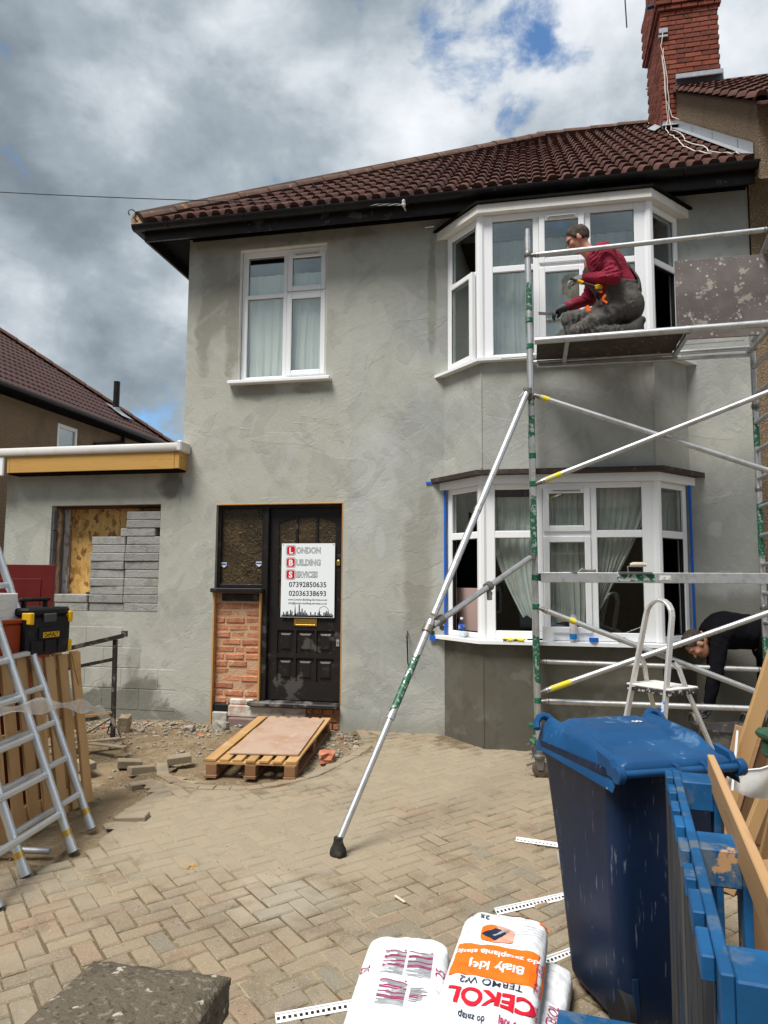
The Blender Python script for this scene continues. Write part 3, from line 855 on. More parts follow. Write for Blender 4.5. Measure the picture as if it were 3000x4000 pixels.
for k in range(7):
    y = CY0 + .02 + k * .045
    m_.add([(CX0 - .026, y, 8.14), (CX0 - .026, y + .02, 8.14), (CX0 - .026, y + .012, 8.33)], [(0, 1, 2)])
m_.build('lead_flashing', M_LEAD, chim)
# cables and bracket on the chimney
m_ = MB(); m_.box(CX0 - .03, CX0 + .10, CY0 - .03, CY0 - .004, 9.49, 9.52); m_.box(CX0 - .02, CX0 + .10, CY0 - .025, CY0 - .003, 9.56, 9.63)
m_.build('aerial_bracket', M_LEAD, chim)
M_CABLE = mat('white_cable', (0.62, 0.58, 0.52), 0.6)
def wobble(pts, amp, n, seed):
    r_ = random.Random(seed); out = []
    for i in range(len(pts) - 1):
        a, b = Vector(pts[i]), Vector(pts[i + 1])
        for k in range(n):
            out.append(a.lerp(b, k / n) + Vector((r_.uniform(-amp, amp), 0, r_.uniform(-amp, amp))))
    out.append(Vector(pts[-1]))
    return out
cy = CY0 - .03
MB().tube(wobble([(CX0 + .03, cy, 9.55), (CX0 + .0, cy, 9.35), (CX0 + .06, cy, 8.95), (CX0 + .085, cy, 8.4), (CX0 + .12, cy, 8.24), (CX0 + .18, cy - .1, 8.12), (CX0 + .21, cy - .16, 8.06)], .006, 4, 1), .0065, 6).build('aerial_cable', M_CABLE, chim)
c1 = [rp(1.95, 2.82, .05), rp(1.86, 1.9, .05), rp(1.80, 1.3, .05), rp(1.72, .7, .06), rp(1.74, .28, .05), rp(1.84, .02, .05)]
MB().tube(wobble([(CX0 + .02, cy, 9.3), (CX0 + .04, cy, 8.6), (CX0 + .05, cy, 8.19)] + c1, .012, 4, 2), .0055, 6).build('aerial_cable', M_CABLE, chim)
c2 = [rp(2.02, 2.80, .05), rp(1.97, 1.9, .05), rp(1.86, 1.2, .05), rp(1.90, .6, .05), rp(1.84, .1, .05), rp(2.0, -.1, .05), rp(2.06, -.25, .05)]
MB().tube(wobble([(CX0 + .01, cy, 9.2), (CX0 + .05, cy, 8.5), (CX0 + .08, cy, 8.19)] + c2, .012, 4, 3), .0055, 6).build('aerial_cable', M_CABLE, chim)
MB().lathe([(.03, 0), (.03, .16)], (CX0 - .16, CY0 + .1, 10.08), 10, mtx=Matrix.Rotation(RAD(80), 4, 'Y')).build('aerial_clamp', mat('blue_plastic_clamp', (0.03, 0.06, 0.16), .4), chim)

# hanging aerial rod above the roof: the tip of a television aerial fixed to the chimney
MB().tube([(1.48, 2.9, 9.62), (1.455, 2.9, 10.4)], .010, 6).build('aerial_rod', M_BLACKPL, chim)
MB().tube([(1.455, 2.9, 10.4), (1.93, 2.95, 10.42)], .014, 6).build('aerial_boom', M_BLACKPL, chim)
# ---------------------------------------------------------------- front door and side light
M_OBSC = mat('amber_obscured_glass', (0.050, 0.034, 0.017), 0.20, vary=((3, .45, .7, (0.085, 0.058, 0.026), .8), (1.2, .5, .7, (0.022, 0.016, 0.012), .7)), bump=(24, .9, .02), bump2=(9, .5, .02), spec=.35)
M_BRASS = mat('brass', (0.62, 0.40, 0.10), 0.32, metal=.9, vary=((14, .55, .75, (0.42, 0.25, 0.06), .6),))
M_ORWOOD = mat('raw_orange_timber', (0.50, 0.27, 0.10), 0.75, vary=((7, .45, .7, (0.36, 0.18, 0.065), .7, 5, (1, 1, .12)),), bump=(26, .3, .004, (1, 1, .1)))
M_OLDWHITE = mat('flaking_white_masonry', (0.56, 0.52, 0.46), 0.9, vary=((8, .50, .62, (0.34, 0.27, 0.21), .8, 8), (3, .58, .66, (0.44, 0.22, 0.15), .6, 8)), bump=(22, .8, .014))
M_STEP = mat('dusty_purple_step', (0.20, 0.14, 0.125), 0.9, vary=((5, .45, .65, (0.29, 0.22, 0.185), .8), (26, .6, .75, (0.12, 0.085, 0.08), .5)), bump=(25, .6, .01))

dz = .07
fr = sub('door_frame', house)
m_ = MB()
m_.box(-3.402, -3.368, dz - .02, dz + .07, 1.448, 2.357, .005); m_.box(-2.862, -2.806, dz - .03, dz + .07, .25, 2.357, .006); m_.box(-1.985, -1.966, dz - .02, dz + .07, .25, 2.357, .004)
m_.box(-3.3675, -2.8625, dz - .019, dz + .07, 2.326, 2.357, .005); m_.box(-2.8055, -1.9855, dz - .019, dz + .07, 2.327, 2.357, .005)
m_.box(-3.3675, -2.8625, dz - .018, dz + .07, 1.449, 1.490, .005); m_.box(-2.884, -2.8625, dz - .017, dz + .06, 1.491, 2.325, .004)
m_.build('jambs', M_BLACKWD, fr)
MB().box(-3.432, -2.832, -.055, dz - .021, 1.400, 1.447, .008).build('side_light_sill', M_BLACKWD, fr)
MB().box(-3.37, -2.875, dz + .02, dz + .03, 1.488, 2.330).build('obscured_pane', M_OBSC, fr)
MB().box(-2.965, -1.972, -.075, dz + .04, .205, .252, .010).build('threshold', mat('scuffed_threshold', (0.022, 0.02, 0.019), .5, vary=((6, .48, .62, (0.20, 0.19, 0.175), .7, 8),), bump=(20, .4, .006)), fr)
# pressed pattern standing proud of the obscured glass
m_ = MB(); rg = random.Random(12)
for i in range(60):
    cx, cz = rg.uniform(-3.33, -2.92), rg.uniform(1.55, 2.29); r0 = rg.uniform(.018, .042); ph = rg.uniform(0, 6.28); sgn = rg.choice((-1, 1))
    pts = []
    for k in range(11):
        a = ph + sgn * k * .5; r_ = r0 * (1 - k * .07)
        pts.append((cx + math.cos(a) * r_, dz + .019, cz + math.sin(a) * r_))
    m_.tube(pts, .0035, 4, False)
tag(m_.build('pressed_pattern', M_OBSC, fr), kind='stuff')
for (x, z) in ((-3.335, 1.705), (-2.925, 1.715)):
    s_ = MB(); s_.prism([(x - .032, z + .022), (x + .032, z + .022), (x + .034, z - .01), (x, z - .036), (x - .034, z - .01)], dz + .0105, dz + .013, 1)
    o = s_.build('alarm_sticker', mat('sticker_white', (0.7, 0.72, 0.75), .4), fr)
    MB().box(x - .030, x + .030, dz + .0085, dz + .0100, z - .004, z + .012).build('sticker_band', mat('sticker_blue', (0.02, 0.10, 0.45), .4), fr)
door = sub('front_door', house)
ly = dz + .02
def hole_leaf(m_, x0, x1, z0, z1, holes, y0, y1):
    xs = sorted({x0, x1, *[h[0] for h in holes], *[h[1] for h in holes]}); zs = sorted({z0, z1, *[h[2] for h in holes], *[h[3] for h in holes]})
    for i in range(len(xs) - 1):
        for j in range(len(zs) - 1):
            a, b, c, d = xs[i], xs[i + 1], zs[j], zs[j + 1]
            if any(h[0] < (a + b) / 2 < h[1] and h[2] < (c + d) / 2 < h[3] for h in holes): continue
            m_.quad((a, y0, c), (b, y0, c), (b, y0, d), (a, y0, d))
    for a, b, c, d in holes:
        m_.quad((a, y0, c), (a, y0, d), (a, y1, d), (a, y1, c)); m_.quad((b, y0, c), (b, y1, c), (b, y1, d), (b, y0, d))
        m_.quad((a, y0, d), (b, y0, d), (b, y1, d), (a, y1, d)); m_.quad((a, y0, c), (a, y1, c), (b, y1, c), (b, y0, c))
cols = [(-2.700, -2.510), (-2.484, -2.281), (-2.255, -2.060)]
pz = [(.455, .706), (.752, .999)]
gzs = [(1.235, 1.545), (1.575, 1.885), (1.915, 2.225)]
holes = [(a, b, c, d) for a, b in cols for c, d in pz + gzs]
m_ = MB(); hole_leaf(m_, -2.803, -1.987, .262, 2.325, holes, ly, ly + .02)
m_.build('leaf', M_BLACKWD, door)
for a, b in cols:
    for c, d in pz:
        p_ = MB(); i = .032
        A_ = [(a, ly + .018, c), (b, ly + .018, c), (b, ly + .018, d), (a, ly + .018, d)]
        B_ = [(a + i, ly + .018, c + i), (b - i, ly + .018, c + i), (b - i, ly + .018, d - i), (a + i, ly + .018, d - i)]
        C_ = [(a + i + .02, ly + .005, c + i + .02), (b - i - .02, ly + .005, c + i + .02), (b - i - .02, ly + .005, d - i - .02), (a + i + .02, ly + .005, d - i - .02)]
        p_.add(A_ + B_ + C_, [(0, 1, 5, 4), (1, 2, 6, 5), (2, 3, 7, 6), (3, 0, 4, 7), (4, 5, 9, 8), (5, 6, 10, 9), (6, 7, 11, 10), (7, 4, 8, 11), (8, 9, 10, 11)])
        p_.build('panel', M_BLACKWD, door)
    for c, d in gzs:
        MB().box(a - .004, b + .004, ly + .014, ly + .018, c - .004, d + .004).build('door_pane', M_OBSC, door)
# arched heads of the top row of panes
m_ = MB()
top = 2.226
def arch(x): return 2.165 + .062 * (1 - ((x + 2.38) / .33) ** 2)
for a, b in cols:
    n = 6
    for k in range(n):
        x0 = a + (b - a) * k / n; x1 = a + (b - a) * (k + 1) / n
        m_.add([(x0, ly + .001, top), (x1, ly + .001, top), (x1, ly + .001, arch(x1)), (x0, ly + .001, arch(x0)), (x1, ly + .014, arch(x1)), (x0, ly + .014, arch(x0))], [(0, 1, 2, 3), (3, 2, 4, 5)])
m_.build('arched_head', M_BLACKWD, door)
m_ = MB(); rect_frame(m_, -2.510, -2.255, 1.045, 1.129, .018, ly - .012, ly - .0005, Matrix.Identity(4), .003); m_.box(-2.493, -2.272, ly - .006, ly - .001, 1.062, 1.112)
m_.build('letter_box', M_BRASS, door)
m_ = MB(); m_.lathe([(.021, 0), (.021, .012), (.014, .016)], (-2.022, ly, 1.735), 14, mtx=Matrix.Rotation(RAD(90), 4, 'X')); m_.box(-2.043, -2.000, ly - .012, ly - .001, 1.695, 1.722, .003)
m_.build('cylinder_lock', M_BRASS, door, 40)
MB().box(-2.036, -2.002, ly - .006, ly - .0008, .838, .908, .002).build('keyhole_plate', M_LEAD, door)
MB().tube([(-2.019, ly - .0075, .866), (-2.019, ly - .0075, .884)], .004, 6).build('keyhole', M_RUBBER, door)

# raw timber edging left and right of the opening
m_ = MB(); m_.box(-3.412, -3.396, -.006, .06, -.02, 1.398); m_.build('timber_edge', M_ORWOOD, house)
m_ = MB(); m_.box(-2.886, -2.863, .01, .09, .25, 1.395, .003); m_.build('timber_edge', M_ORWOOD, house)
m_ = MB(); m_.box(-3.405, -1.958, -.004, .045, 2.3575, 2.372, .003); m_.box(-1.9655, -1.955, -.004, .04, .25, 2.357, .002); m_.build('timber_edge', M_ORWOOD, house)
# brick panel under the side light, brick by brick
bp_ = sub('brick_panel', house)
MB().box(-3.394, -2.888, .055, .16, .10, 1.40).build('mortar_bed', M_MORTAR, bp_)
MB().box(-3.33, -2.90, .035, .0615, 1.305, 1.385, .008).build('bitumen_strip', mat('bitumen', (0.03, 0.028, 0.027), .8, vary=((8, .5, .65, (0.11, 0.10, 0.09), .8),), bump=(30, .8, .012)), bp_)
rb = random.Random(31)
z = .205; row = 0
while z < 1.28:
    x = -3.393
    seq = [[.14, .215, .13], [.102, .215, .16], [.215, .102, .165], [.06, .215, .205], [.165, .16, .15]][row % 5]
    for L in seq:
        L2 = min(L, -2.892 - x)
        if L2 > .04:
            newobj('brick', brick_mesh(round(L2, 3), .10, .064, M_BRICK_P, 'p', .010), bp_, (x + L2 / 2, .100 + rb.uniform(-.007, .007), z + .033), (rb.uniform(-.03, .03), rb.uniform(-.02, .02), rb.uniform(-.04, .04)))
        x += L + .014
    z += .078; row += 1
# base under the door: flaking painted course, step, air brick, bricks
m_ = MB(); m_.box(-3.205, -2.335, -.015, .15, .075, .200, .012); m_.build('painted_course', M_OLDWHITE, house)
m_ = MB(); m_.box(-3.20, -2.93, .01, .15, .2005, .262, .012); m_.build('painted_course', M_OLDWHITE, house)
m_ = MB(); m_.box(-3.19, -2.30, -.05, .15, -.30, .0745, .014); m_.build('door_step', M_STEP, house)
ab = MB(); ab.box(-3.393, -3.212, .022, .06, .128, .196, .004)
for i in range(11):
    for j in range(4):
        ab.box(-3.386 + i * .0155, -3.377 + i * .0155, .0195, .0218, .134 + j * .015, .143 + j * .015)
ab.build('air_brick', mat('black_air_brick', (0.018, 0.018, 0.02), .6), house)
m_ = MB(); m_.box(-3.393, -3.215, -.005, .15, -.3, .120, .012); m_.build('plinth', mat('pale_cement_plinth', (0.40, 0.38, 0.34), .9, vary=((8, .5, .7, (0.28, 0.26, 0.23), .8),), bump=(22, .7, .012)), house)
bp2 = sub('brick_base', house)
MB().box(-2.33, -1.967, .03, .15, -.3, .203).build('mortar_bed', M_MORTAR, bp2)
for row in range(4):
    x = -2.328 + (0 if row % 2 else -.05)
    for k in range(4):
        x0 = max(x, -2.328); x1 = min(x + .102, -1.969)
        if x1 - x0 > .03:
            newobj('brick', brick_mesh(round(x1 - x0, 3), .10, .062, M_BRICK_P, 'p', .010), bp2, ((x0 + x1) / 2, .055 + rb.uniform(-.006, .006), .167 - row * .075), (0, rb.uniform(-.02, .02), rb.uniform(-.03, .03)))
        x += .114

# company board on the door
sgn = thing('company_board', 'white company board with red lettered squares fixed to black front door', 'sign', (-2.357, dz - .002, 1.537), (0, 0, 0))
M_SIGNW = mat('sign_white', (0.78, 0.83, 0.86), 0.35)
M_INK = mat('sign_black', (0.010, 0.012, 0.022), 0.4)
M_RED = mat('sign_red', (0.58, 0.008, 0.022), 0.4)
SW, SH = .600, .795
MB().box(-SW / 2, SW / 2, -.004, .002, -SH / 2, SH / 2).build('board', M_SIGNW, sgn)
def sign_text(body, x, z, size, m, y, bold=0.0, sx=1.0, name='lettering', align='LEFT', par=sgn):
    v2, f2 = text2d(body, size, align, bold, sx)
    mb_ = MB(); mb_.add([(x + a, y, z + b) for a, b in v2], f2)
    return mb_.build(name, m, par)
def rrect(cx, cz, w, h, r_, n=5):
    out = []
    for (sx_, sz_, a0) in ((1, 1, 0), (-1, 1, 90), (-1, -1, 180), (1, -1, 270)):
        for k in range(n + 1):
            a = RAD(a0 + 90 * k / n)
            out.append((cx + sx_ * (w / 2 - r_) + math.cos(a) * r_, cz + sz_ * (h / 2 - r_) + math.sin(a) * r_))
    return out
def flat(poly, y):
    mb_ = MB(); mb_.add([(p[0], y, p[1]) for p in poly], [tuple(range(len(poly)))]); return mb_
rows_ = [('L', 'ONDON', .322), ('B', 'UILDING', .190), ('S', 'ERVICES', .060)]
for L_, rest, zc in rows_:
    flat(rrect(-.195, zc, .112, .112, .026), -.0046).build('red_square', M_INK, sgn)
    flat(rrect(-.195, zc, .104, .104, .023), -.0050).build('red_square', M_SIGNW, sgn)
    flat(rrect(-.195, zc, .092, .092, .019), -.0054).build('red_square', M_RED, sgn)
    sign_text(L_, -.195, zc - .031, .088, M_SIGNW, -.0058, .0035, 1.0, align='CENTER')
    wfit = {'ONDON': .80, 'UILDING': .80, 'ERVICES': .77}[rest]
    sign_text(rest, -.135, zc - .030, .088, M_INK, -.0046, .0038, wfit)
    sign_text(rest, -.135, zc - .030, .088, M_SIGNW, -.0052, -.0008, wfit)
sign_text('07392850635', 0.0, -.073, .078, M_INK, -.0046, .0010, .99, align='CENTER')
sign_text('02036338693', 0.0, -.168, .078, M_INK, -.0046, .0010, .99, align='CENTER')
sign_text('www.London-Building-Services.co.uk', 0.0, -.218, .0305, M_INK, -.0046, .0004, .96, align='CENTER')
sign_text('info@london-building-services.co.uk', 0.0, -.257, .0305, M_INK, -.0046, .0004, .96, align='CENTER')
# skyline along the foot of the board
zb = -SH / 2 + .004
hts = [.02, .05, .03, .055, .06, .03, .075, .06, .02, .03, .035, .05, .13, .055, .09, .05, .07, .045, .03, .02, .055, .028, .028, .055, .022, .05, .065, .03, .02, .05, .055, .07, .06, .04, .045, .03]
sk = MB(); x = -.292; w_ = .584 / len(hts)
for h_ in hts:
    sk.add([(x, -.0046, zb), (x + w_ * .96, -.0046, zb), (x + w_ * .82, -.0046, zb + h_), (x + w_ * .14, -.0046, zb + h_)], [(0, 1, 2, 3)]); x += w_
sk.add([(-.29, -.0046, zb), (.29, -.0046, zb), (.29, -.0046, zb + .014), (-.29, -.0046, zb + .014)], [(0, 1, 2, 3)])
sk.add([(-.147, -.0046, zb), (-.125, -.0046, zb), (-.136, -.0046, zb + .145)], [(0, 1, 2)])
for k in range(36):
    a0 = 2 * math.pi * k / 36; a1 = a0 + 2 * math.pi / 36 * .7
    c_ = (.185, zb + .062)
    sk.add([(c_[0] + math.cos(a) * r_, -.0048, c_[1] + math.sin(a) * r_) for a, r_ in ((a0, .050), (a1, .050), (a1, .056), (a0, .056))], [(0, 1, 2, 3)])
sk.build('skyline_print', M_INK, sgn)
for (x, z) in ((-.285, .385), (.285, .385), (-.285, -.385), (.285, -.385)):
    MB().lathe([(.006, 0), (.004, .004)], (x, -.004, z), 8, mtx=Matrix.Rotation(RAD(90), 4, 'X')).build('screw', M_LEAD, sgn)

# ---------------------------------------------------------------- side extension
ext = thing('side_extension', 'single storey grey rendered side extension with unfinished window opening', 'extension')
EO = (-5.475, -4.085, 1.17, 2.385)
mb = MB(); wall_holes(mb, -6.09, WL - .002, -.3, 2.95, [EO], y=.012, th=.30); mb.box(-6.089, -5.85, .3125, 5.0, -.3, 2.95)
mb.build('wall', M_REND, ext)
# thinly rendered blocks low on the wall
for row in range(4):
    for k in range(4):
        x0 = -5.62 + k * .452 + (.226 if row % 2 else 0); z0 = .10 + row * .227
        if x0 + .44 > -4.25 and row > 1: continue
        MB().box(x0, x0 + .442, .0085, .02, z0, z0 + .218, .003).build('wall_block', M_REND, ext)
# flat roof edge: white kerb, timber fascia
M_GRP = mat('white_grp_edge', (0.62, 0.61, 0.59), .4, vary=((4, .5, .7, (0.50, 0.47, 0.40), .6), (2, .55, .7, (0.60, 0.52, 0.33), .5)), bump=(14, .15, .004))
mb = MB(); mb.box(-6.6, -3.74, -.215, -.155, 2.945, 3.04, .012); mb.box(-6.6, -3.742, -.1545, 4.5, 3.00, 3.035); mb.build('roof_edge', M_GRP, ext, 50)
mb = MB(); mb.box(-3.80, -3.735, -.225, -.003, 2.94, 3.062, .015); mb.build('roof_edge_end', M_GRP, ext)
mb = MB(); mb.box(-5.905, -3.835, -.19, -.160, 2.752, 2.9445, .003); mb.build('fascia_board', M_WOODY, ext)
mb = MB(); mb.box(-3.833, -3.775, -.188, -.003, 2.755, 2.939, .003); mb.build('fascia_return', M_WOODY, ext)
mb = MB(); mb.box(-5.945, -5.907, -.188, -.003, 2.752, 2.944, .003); mb.build('fascia_return', M_WOODY, ext)
mb = MB(); mb.box(-5.93, -3.79, -.175, .01, 2.735, 2.751); mb.build('soffit_board', M_SOFFIT, ext)
mb = MB(); mb.box(-6.40, -5.985, -.20, -.165, 2.72, 2.944, .01); mb.build('white_corner_board', M_UPVC, ext)
# the opening: dark block edge, cavity insulation, broken plaster, sheet of chipboard
M_BLOCKD = mat('dark_block_edge', (0.135, 0.145, 0.155), .9, vary=((12, .5, .7, (0.19, 0.20, 0.205), .6),), bump=(40, .5, .006))
M_INSUL = mat('torn_pink_insulation', (0.40, 0.25, 0.17), .95, vary=((14, .48, .66, (0.24, 0.13, 0.085), .8), (30, .6, .75, (0.52, 0.38, 0.28), .6)), bump=(24, 1.0, .03))
M_PLAST = mat('chipped_plaster', (0.60, 0.585, 0.555), .9, vary=((9, .54, .60, (0.33, 0.25, 0.20), .8, 8),), bump=(14, .8, .014))
z = EO[2]
for k in range(5):
    MB().box(EO[0] - .004, EO[0] + .022, .03, .095, z + .002, z + .226, .004).build('reveal_block', M_BLOCKD, ext); z += .232
z = EO[2] + .04
for k in range(5):
    MB().box(EO[0] - .004, EO[0] + .026, .150, .215, z + .002, z + .226, .004).build('reveal_block', M_BLOCKD, ext); z += .232
ins = MB(); ri = random.Random(5)
pts = []; rr_ = []
for k in range(15):
    pts.append((EO[0] + .022 + ri.uniform(-.008, .012), .122 + ri.uniform(-.008, .008), EO[2] + k * .085)); rr_.append(.030 + ri.uniform(-.008, .012))
ins.tube(pts, rr_, 8); ins.build('cavity_insulation', M_INSUL, ext, True)
pl_ = MB(); zs_ = [EO[2] + .09 + k * .1 for k in range(12)]
vs_ = []
for z in zs_:
    vs_ += [(EO[0] + .027 + ri.uniform(-.004, .004), .222, z), (EO[0] + .055 + ri.uniform(-.015, .01), .228, z), (EO[0] + .088 + ri.uniform(-.010, .010), .232, z)]
pl_.add(vs_, [q for i in range(len(zs_) - 1) for q in ((3 * i, 3 * i + 1, 3 * i + 4, 3 * i + 3), (3 * i + 1, 3 * i + 2, 3 * i + 5, 3 * i + 4))])
pl_.build('broken_plaster', M_PLAST, ext)
MB().box(EO[0] + .02, EO[0] + .105, .236, .25, EO[2], EO[3]).build('inner_leaf_edge', mat('dirty_inner_leaf', (0.30, 0.20, 0.16), .9, vary=((6, .5, .6, (0.5, 0.48, 0.45), .8, 7),), bump=(20, .6, .01)), ext)
m_ = MB(); m_.box(EO[0] - .002, EO[1] + .002, .10, .31, EO[3] - .022, EO[3] + .001); m_.build('lintel', mat('rusty_lintel', (0.10, 0.045, 0.035), .8, vary=((8, .5, .7, (0.20, 0.07, 0.05), .7),)), ext)
osb = bpy.data.materials.new('chipboard_sheet'); osb.use_nodes = True
nt = osb.node_tree; nt.nodes.clear()
v = nd(nt, 'TexCoord').outputs['Object']
vv = nd(nt, 'VectorMath', {0: v, 1: nd(nt, 'VectorMath', {0: nd(nt, 'TexNoise', {'Vector': v, 'Scale': 9.0, 'Detail': 3.0}).outputs[1], 1: (.12, .12, .12)}, operation='MULTIPLY').outputs[0]}, operation='ADD').outputs[0]
vo = nd(nt, 'TexVoronoi', {'Vector': nd(nt, 'VectorMath', {0: vv, 1: (26, 26, 11)}, operation='MULTIPLY').outputs[0], 'Scale': 1.0})
sp = nd(nt, 'SeparateColor', {0: vo.outputs[1]})
rmp = nd(nt, 'ValToRGB', {0: sp.outputs[0]}); rmp.color_ramp.elements[0].color = (0.50, 0.26, 0.065, 1); rmp.color_ramp.elements[1].color = (0.74, 0.46, 0.15, 1)
e_ = rmp.color_ramp.elements.new(.12); e_.color = (0.20, 0.09, 0.025, 1); e_ = rmp.color_ramp.elements.new(.2); e_.color = (0.60, 0.33, 0.09, 1)
bsd = nd(nt, 'BsdfPrincipled', {'Base Color': mixc(nt, mth(nt, 'MULTIPLY', sstep(nt, noise(nt, v, 22, 4), .6, .7), .6), rmp.outputs[0], (0.24, 0.11, 0.03)), 'Roughness': .6})
nd(nt, 'OutputMaterial', {0: bsd.outputs[0]})
o = MB().box(EO[0] + .085, EO[1] + .05, .256, .275, EO[2] + .0, EO[3] + .05).build('chipboard_sheet', osb); tag(o, 'orange chipboard sheet boarding the side extension window opening', 'board')
# loose concrete blocks stacked in the opening
M_CBLK = mat('grey_concrete_block', (0.30, 0.30, 0.28), .93, vary=((9, .45, .7, (0.20, 0.203, 0.196), .8), (26, .56, .7, (0.36, 0.355, 0.335), .7), (3, .58, .7, (0.29, 0.265, 0.20), .6)), bump=(45, .9, .010), rnd=.14)
blk_me = MB().box(-.215, .215, -.105, .105, -.0465, .0465, .008).mesh('concrete_block', M_CBLK)
ordn = ['top', 'second', 'third', 'fourth', 'fifth', 'sixth', 'seventh', 'eighth', 'ninth', 'tenth', 'eleventh', 'twelfth']
rk = random.Random(77); zb0 = EO[2] + .0475
def put_block(x, k, label, dx=0.0):
    o = newobj('concrete_block', blk_me, None, (x + dx + rk.uniform(-.008, .008), .135 + rk.uniform(-.008, .008), zb0 + k * .0945), (0, rk.uniform(-.006, .006), rk.uniform(-.02, .02)))
    tag(o, label, 'block', 'loose concrete blocks filling the extension window')
XR = EO[1] - .218
for k in range(12):
    n = 11 - k
    put_block(XR, k, 'grey concrete block, %s from the top in the right stack of the extension window' % ordn[n] if n else 'grey concrete block on the very top of the right stack in the extension window', -.065 if k == 9 else 0.0)
for k in range(9):
    n = 8 - k
    put_block(XR - .437, k, 'grey concrete block, %s from the top in the shorter stack next to the chipboard' % ordn[n] if n else 'grey concrete block on top of the shorter stack next to the chipboard')
put_block(XR - .876, 1, 'upper of two grey concrete blocks below the bare chipboard at the left')
put_block(XR - .876, 0, 'lower of two grey concrete blocks below the bare chipboard at the left')
m_ = MB(); m_.box(-.075, .075, -.02, .02, 0, .022, .006); m_.box(-.03, .04, -.017, .017, .022, .03, .003)
tag(m_.build('tape_knife', M_RUBBER, None, False, (-4.98, .13, EO[2] + .192)), 'small black hand tool lying on blocks before the chipboard', 'tool')

# ---------------------------------------------------------------- neighbours
nb = thing('neighbour_house', 'brown pebbledashed house next door on the left with dark tiled roof', 'house', (-9.0, 9.4, 0))
HX, HY, HZ, HM = 0.0, 0.0, 4.93, .766
mb = MB(); wx = -.30
def WQ(y0, y1, z0, z1): mb.quad((wx, y0, z0), (wx, y1, z0), (wx, y1, z1), (wx, y0, z1))
WQ(-12, -4.19, -.5, 4.85); WQ(-3.53, -.3, -.5, 4.85); WQ(-4.19, -3.53, -.5, 3.5); WQ(-4.19, -3.53, 4.66, 4.85)
mb.quad((wx, -.3, -.5), (-8, -.3, -.5), (-8, -.3, 4.85), (wx, -.3, 4.85))
mb.build('wall', M_PEBBLE, nb)
wn = sub('window', nb)
m_ = MB(); T = wmat(wx - .05, -4.19, 0, 1)
T = Matrix(((0, -1, 0, wx - .04), (1, 0, 0, -4.19), (0, 0, 1, 0), (0, 0, 0, 1)))
rect_frame(m_, 0, .66, 3.5, 4.66, .075, -.03, .04, T, .004); m_.build('frame', M_UPVC, wn)
MB().box(.07, .59, .0, .01, 3.57, 4.59, 0, T).build('pane', M_GLASS, wn)
MB().quad((wx - .3, -4.4, 3.3), (wx - .3, -3.3, 3.3), (wx - .3, -3.3, 4.8), (wx - .3, -4.4, 4.8)).build('room', M_ROOM, wn)
# courses of interlocking tiles up the slope
M_NTILE = mat('neighbour_tile', (0.068, 0.036, 0.031), .75, vary=((3, .45, .7, (0.045, 0.025, 0.023), .7), (20, .58, .72, (0.13, 0.09, 0.08), .5)), bump=(40, .3, .004))
tc_ = MB(); g_ = .27; cs = math.sqrt(1 + HM * HM)
for j in range(16):
    s0 = j * g_ / cs; s1 = (j + 1) * g_ / cs + .03
    y1 = -s0 + .05; y0 = -11.5
    n = int((y1 - y0) / .075)
    va = []; 
    for i in range(n + 1):
        y = y1 - i * .075; hgt = .022 if (i % 4) in (1, 2) else .0
        hz = .018 if i % 2 else 0
        va += [(-s0, y, HZ + HM * s0 + .03 + hz), (-s1, y, HZ + HM * s1 + .005 + hz), (-s0 - .002, y, HZ + HM * s0 - .01)]
    fa = []
    for i in range(n):
        a = 3 * i
        fa += [(a, a + 1, a + 4, a + 3), (a + 2, a, a + 3, a + 5)]
    tc_.add(va, fa)
nroof = tc_.build('roof_tiles', M_NTILE, nb); tag(nroof, kind='stuff')
mb = MB(); mb.quad((.0, 0, HZ - .02), (.0, -12, HZ - .02), (-4.4, -12, HZ + HM * 4.4 - .02), (-4.4, -4.4, HZ + HM * 4.4 - .02)); mb.quad((0, 0, HZ - .02), (-4.4, -4.4, HZ + HM * 4.4 - .02), (-8, -4.4, HZ + HM * 4.4 - .02), (-8, 0, HZ - .02))
mb.build('roof_deck', M_NTILE, nb)
A = Vector((0.02, 0.02, HZ + .02)); B = Vector((-4.4, -4.4, HZ + HM * 4.4 + .02)); dv = (B - A); Lh = dv.length; dv.normalize()
side = dv.cross(Vector((0, 0, 1))).normalized(); upv = side.cross(dv)
rotm = Matrix(((side.x, dv.x, upv.x), (side.y, dv.y, upv.y), (side.z, dv.z, upv.z)))
k = 0
while k * .43 < Lh - .1:
    newobj('hip_tile', hip_me, nb, A + dv * (k * .43), rotm.to_euler()); k += 1
mb = MB(); mb.tube([(.05, -12, HZ - .03), (.05, .05, HZ - .03)], .05, 8); mb.build('gutter', M_BLACKPL, nb)
MB().box(-.299, .04, -12, .04, HZ - .10, HZ - .05).build('soffit', M_SOFFIT, nb)
mb = MB(); mb.tube([(-.25, -1.9, HZ - .1), (-.25, -1.9, 3.0)], .04, 8); mb.tube([(-.25, -1.9, HZ - .25), (-.25, -3.0, HZ - .5)], .04, 8); mb.build('soil_pipe', M_BLACKPL, nb)
fl = sub('flue_pipe', nb, (-.8, -1.4, 5.28))
MB().lathe([(.075, .0), (.075, 1.02), (.068, 1.02), (.068, .95)], (0, 0, 0), 16).build('pipe', M_BLACKPL, fl, 40)
MB().lathe([(.14, .10), (.105, .18), (.098, .36), (.080, .37)], (0, 0, 0), 16).build('lead_collar', M_LEAD, fl, 40)
m_ = MB(); m_.add([(.34, -.26, .11), (.34, .22, .11), (-.16, .24, .46), (-.16, -.22, .46), (.30, -.22, .16), (.30, .18, .16)], [(0, 1, 2, 3)]); m_.build('lead_slate', M_LEAD, fl)

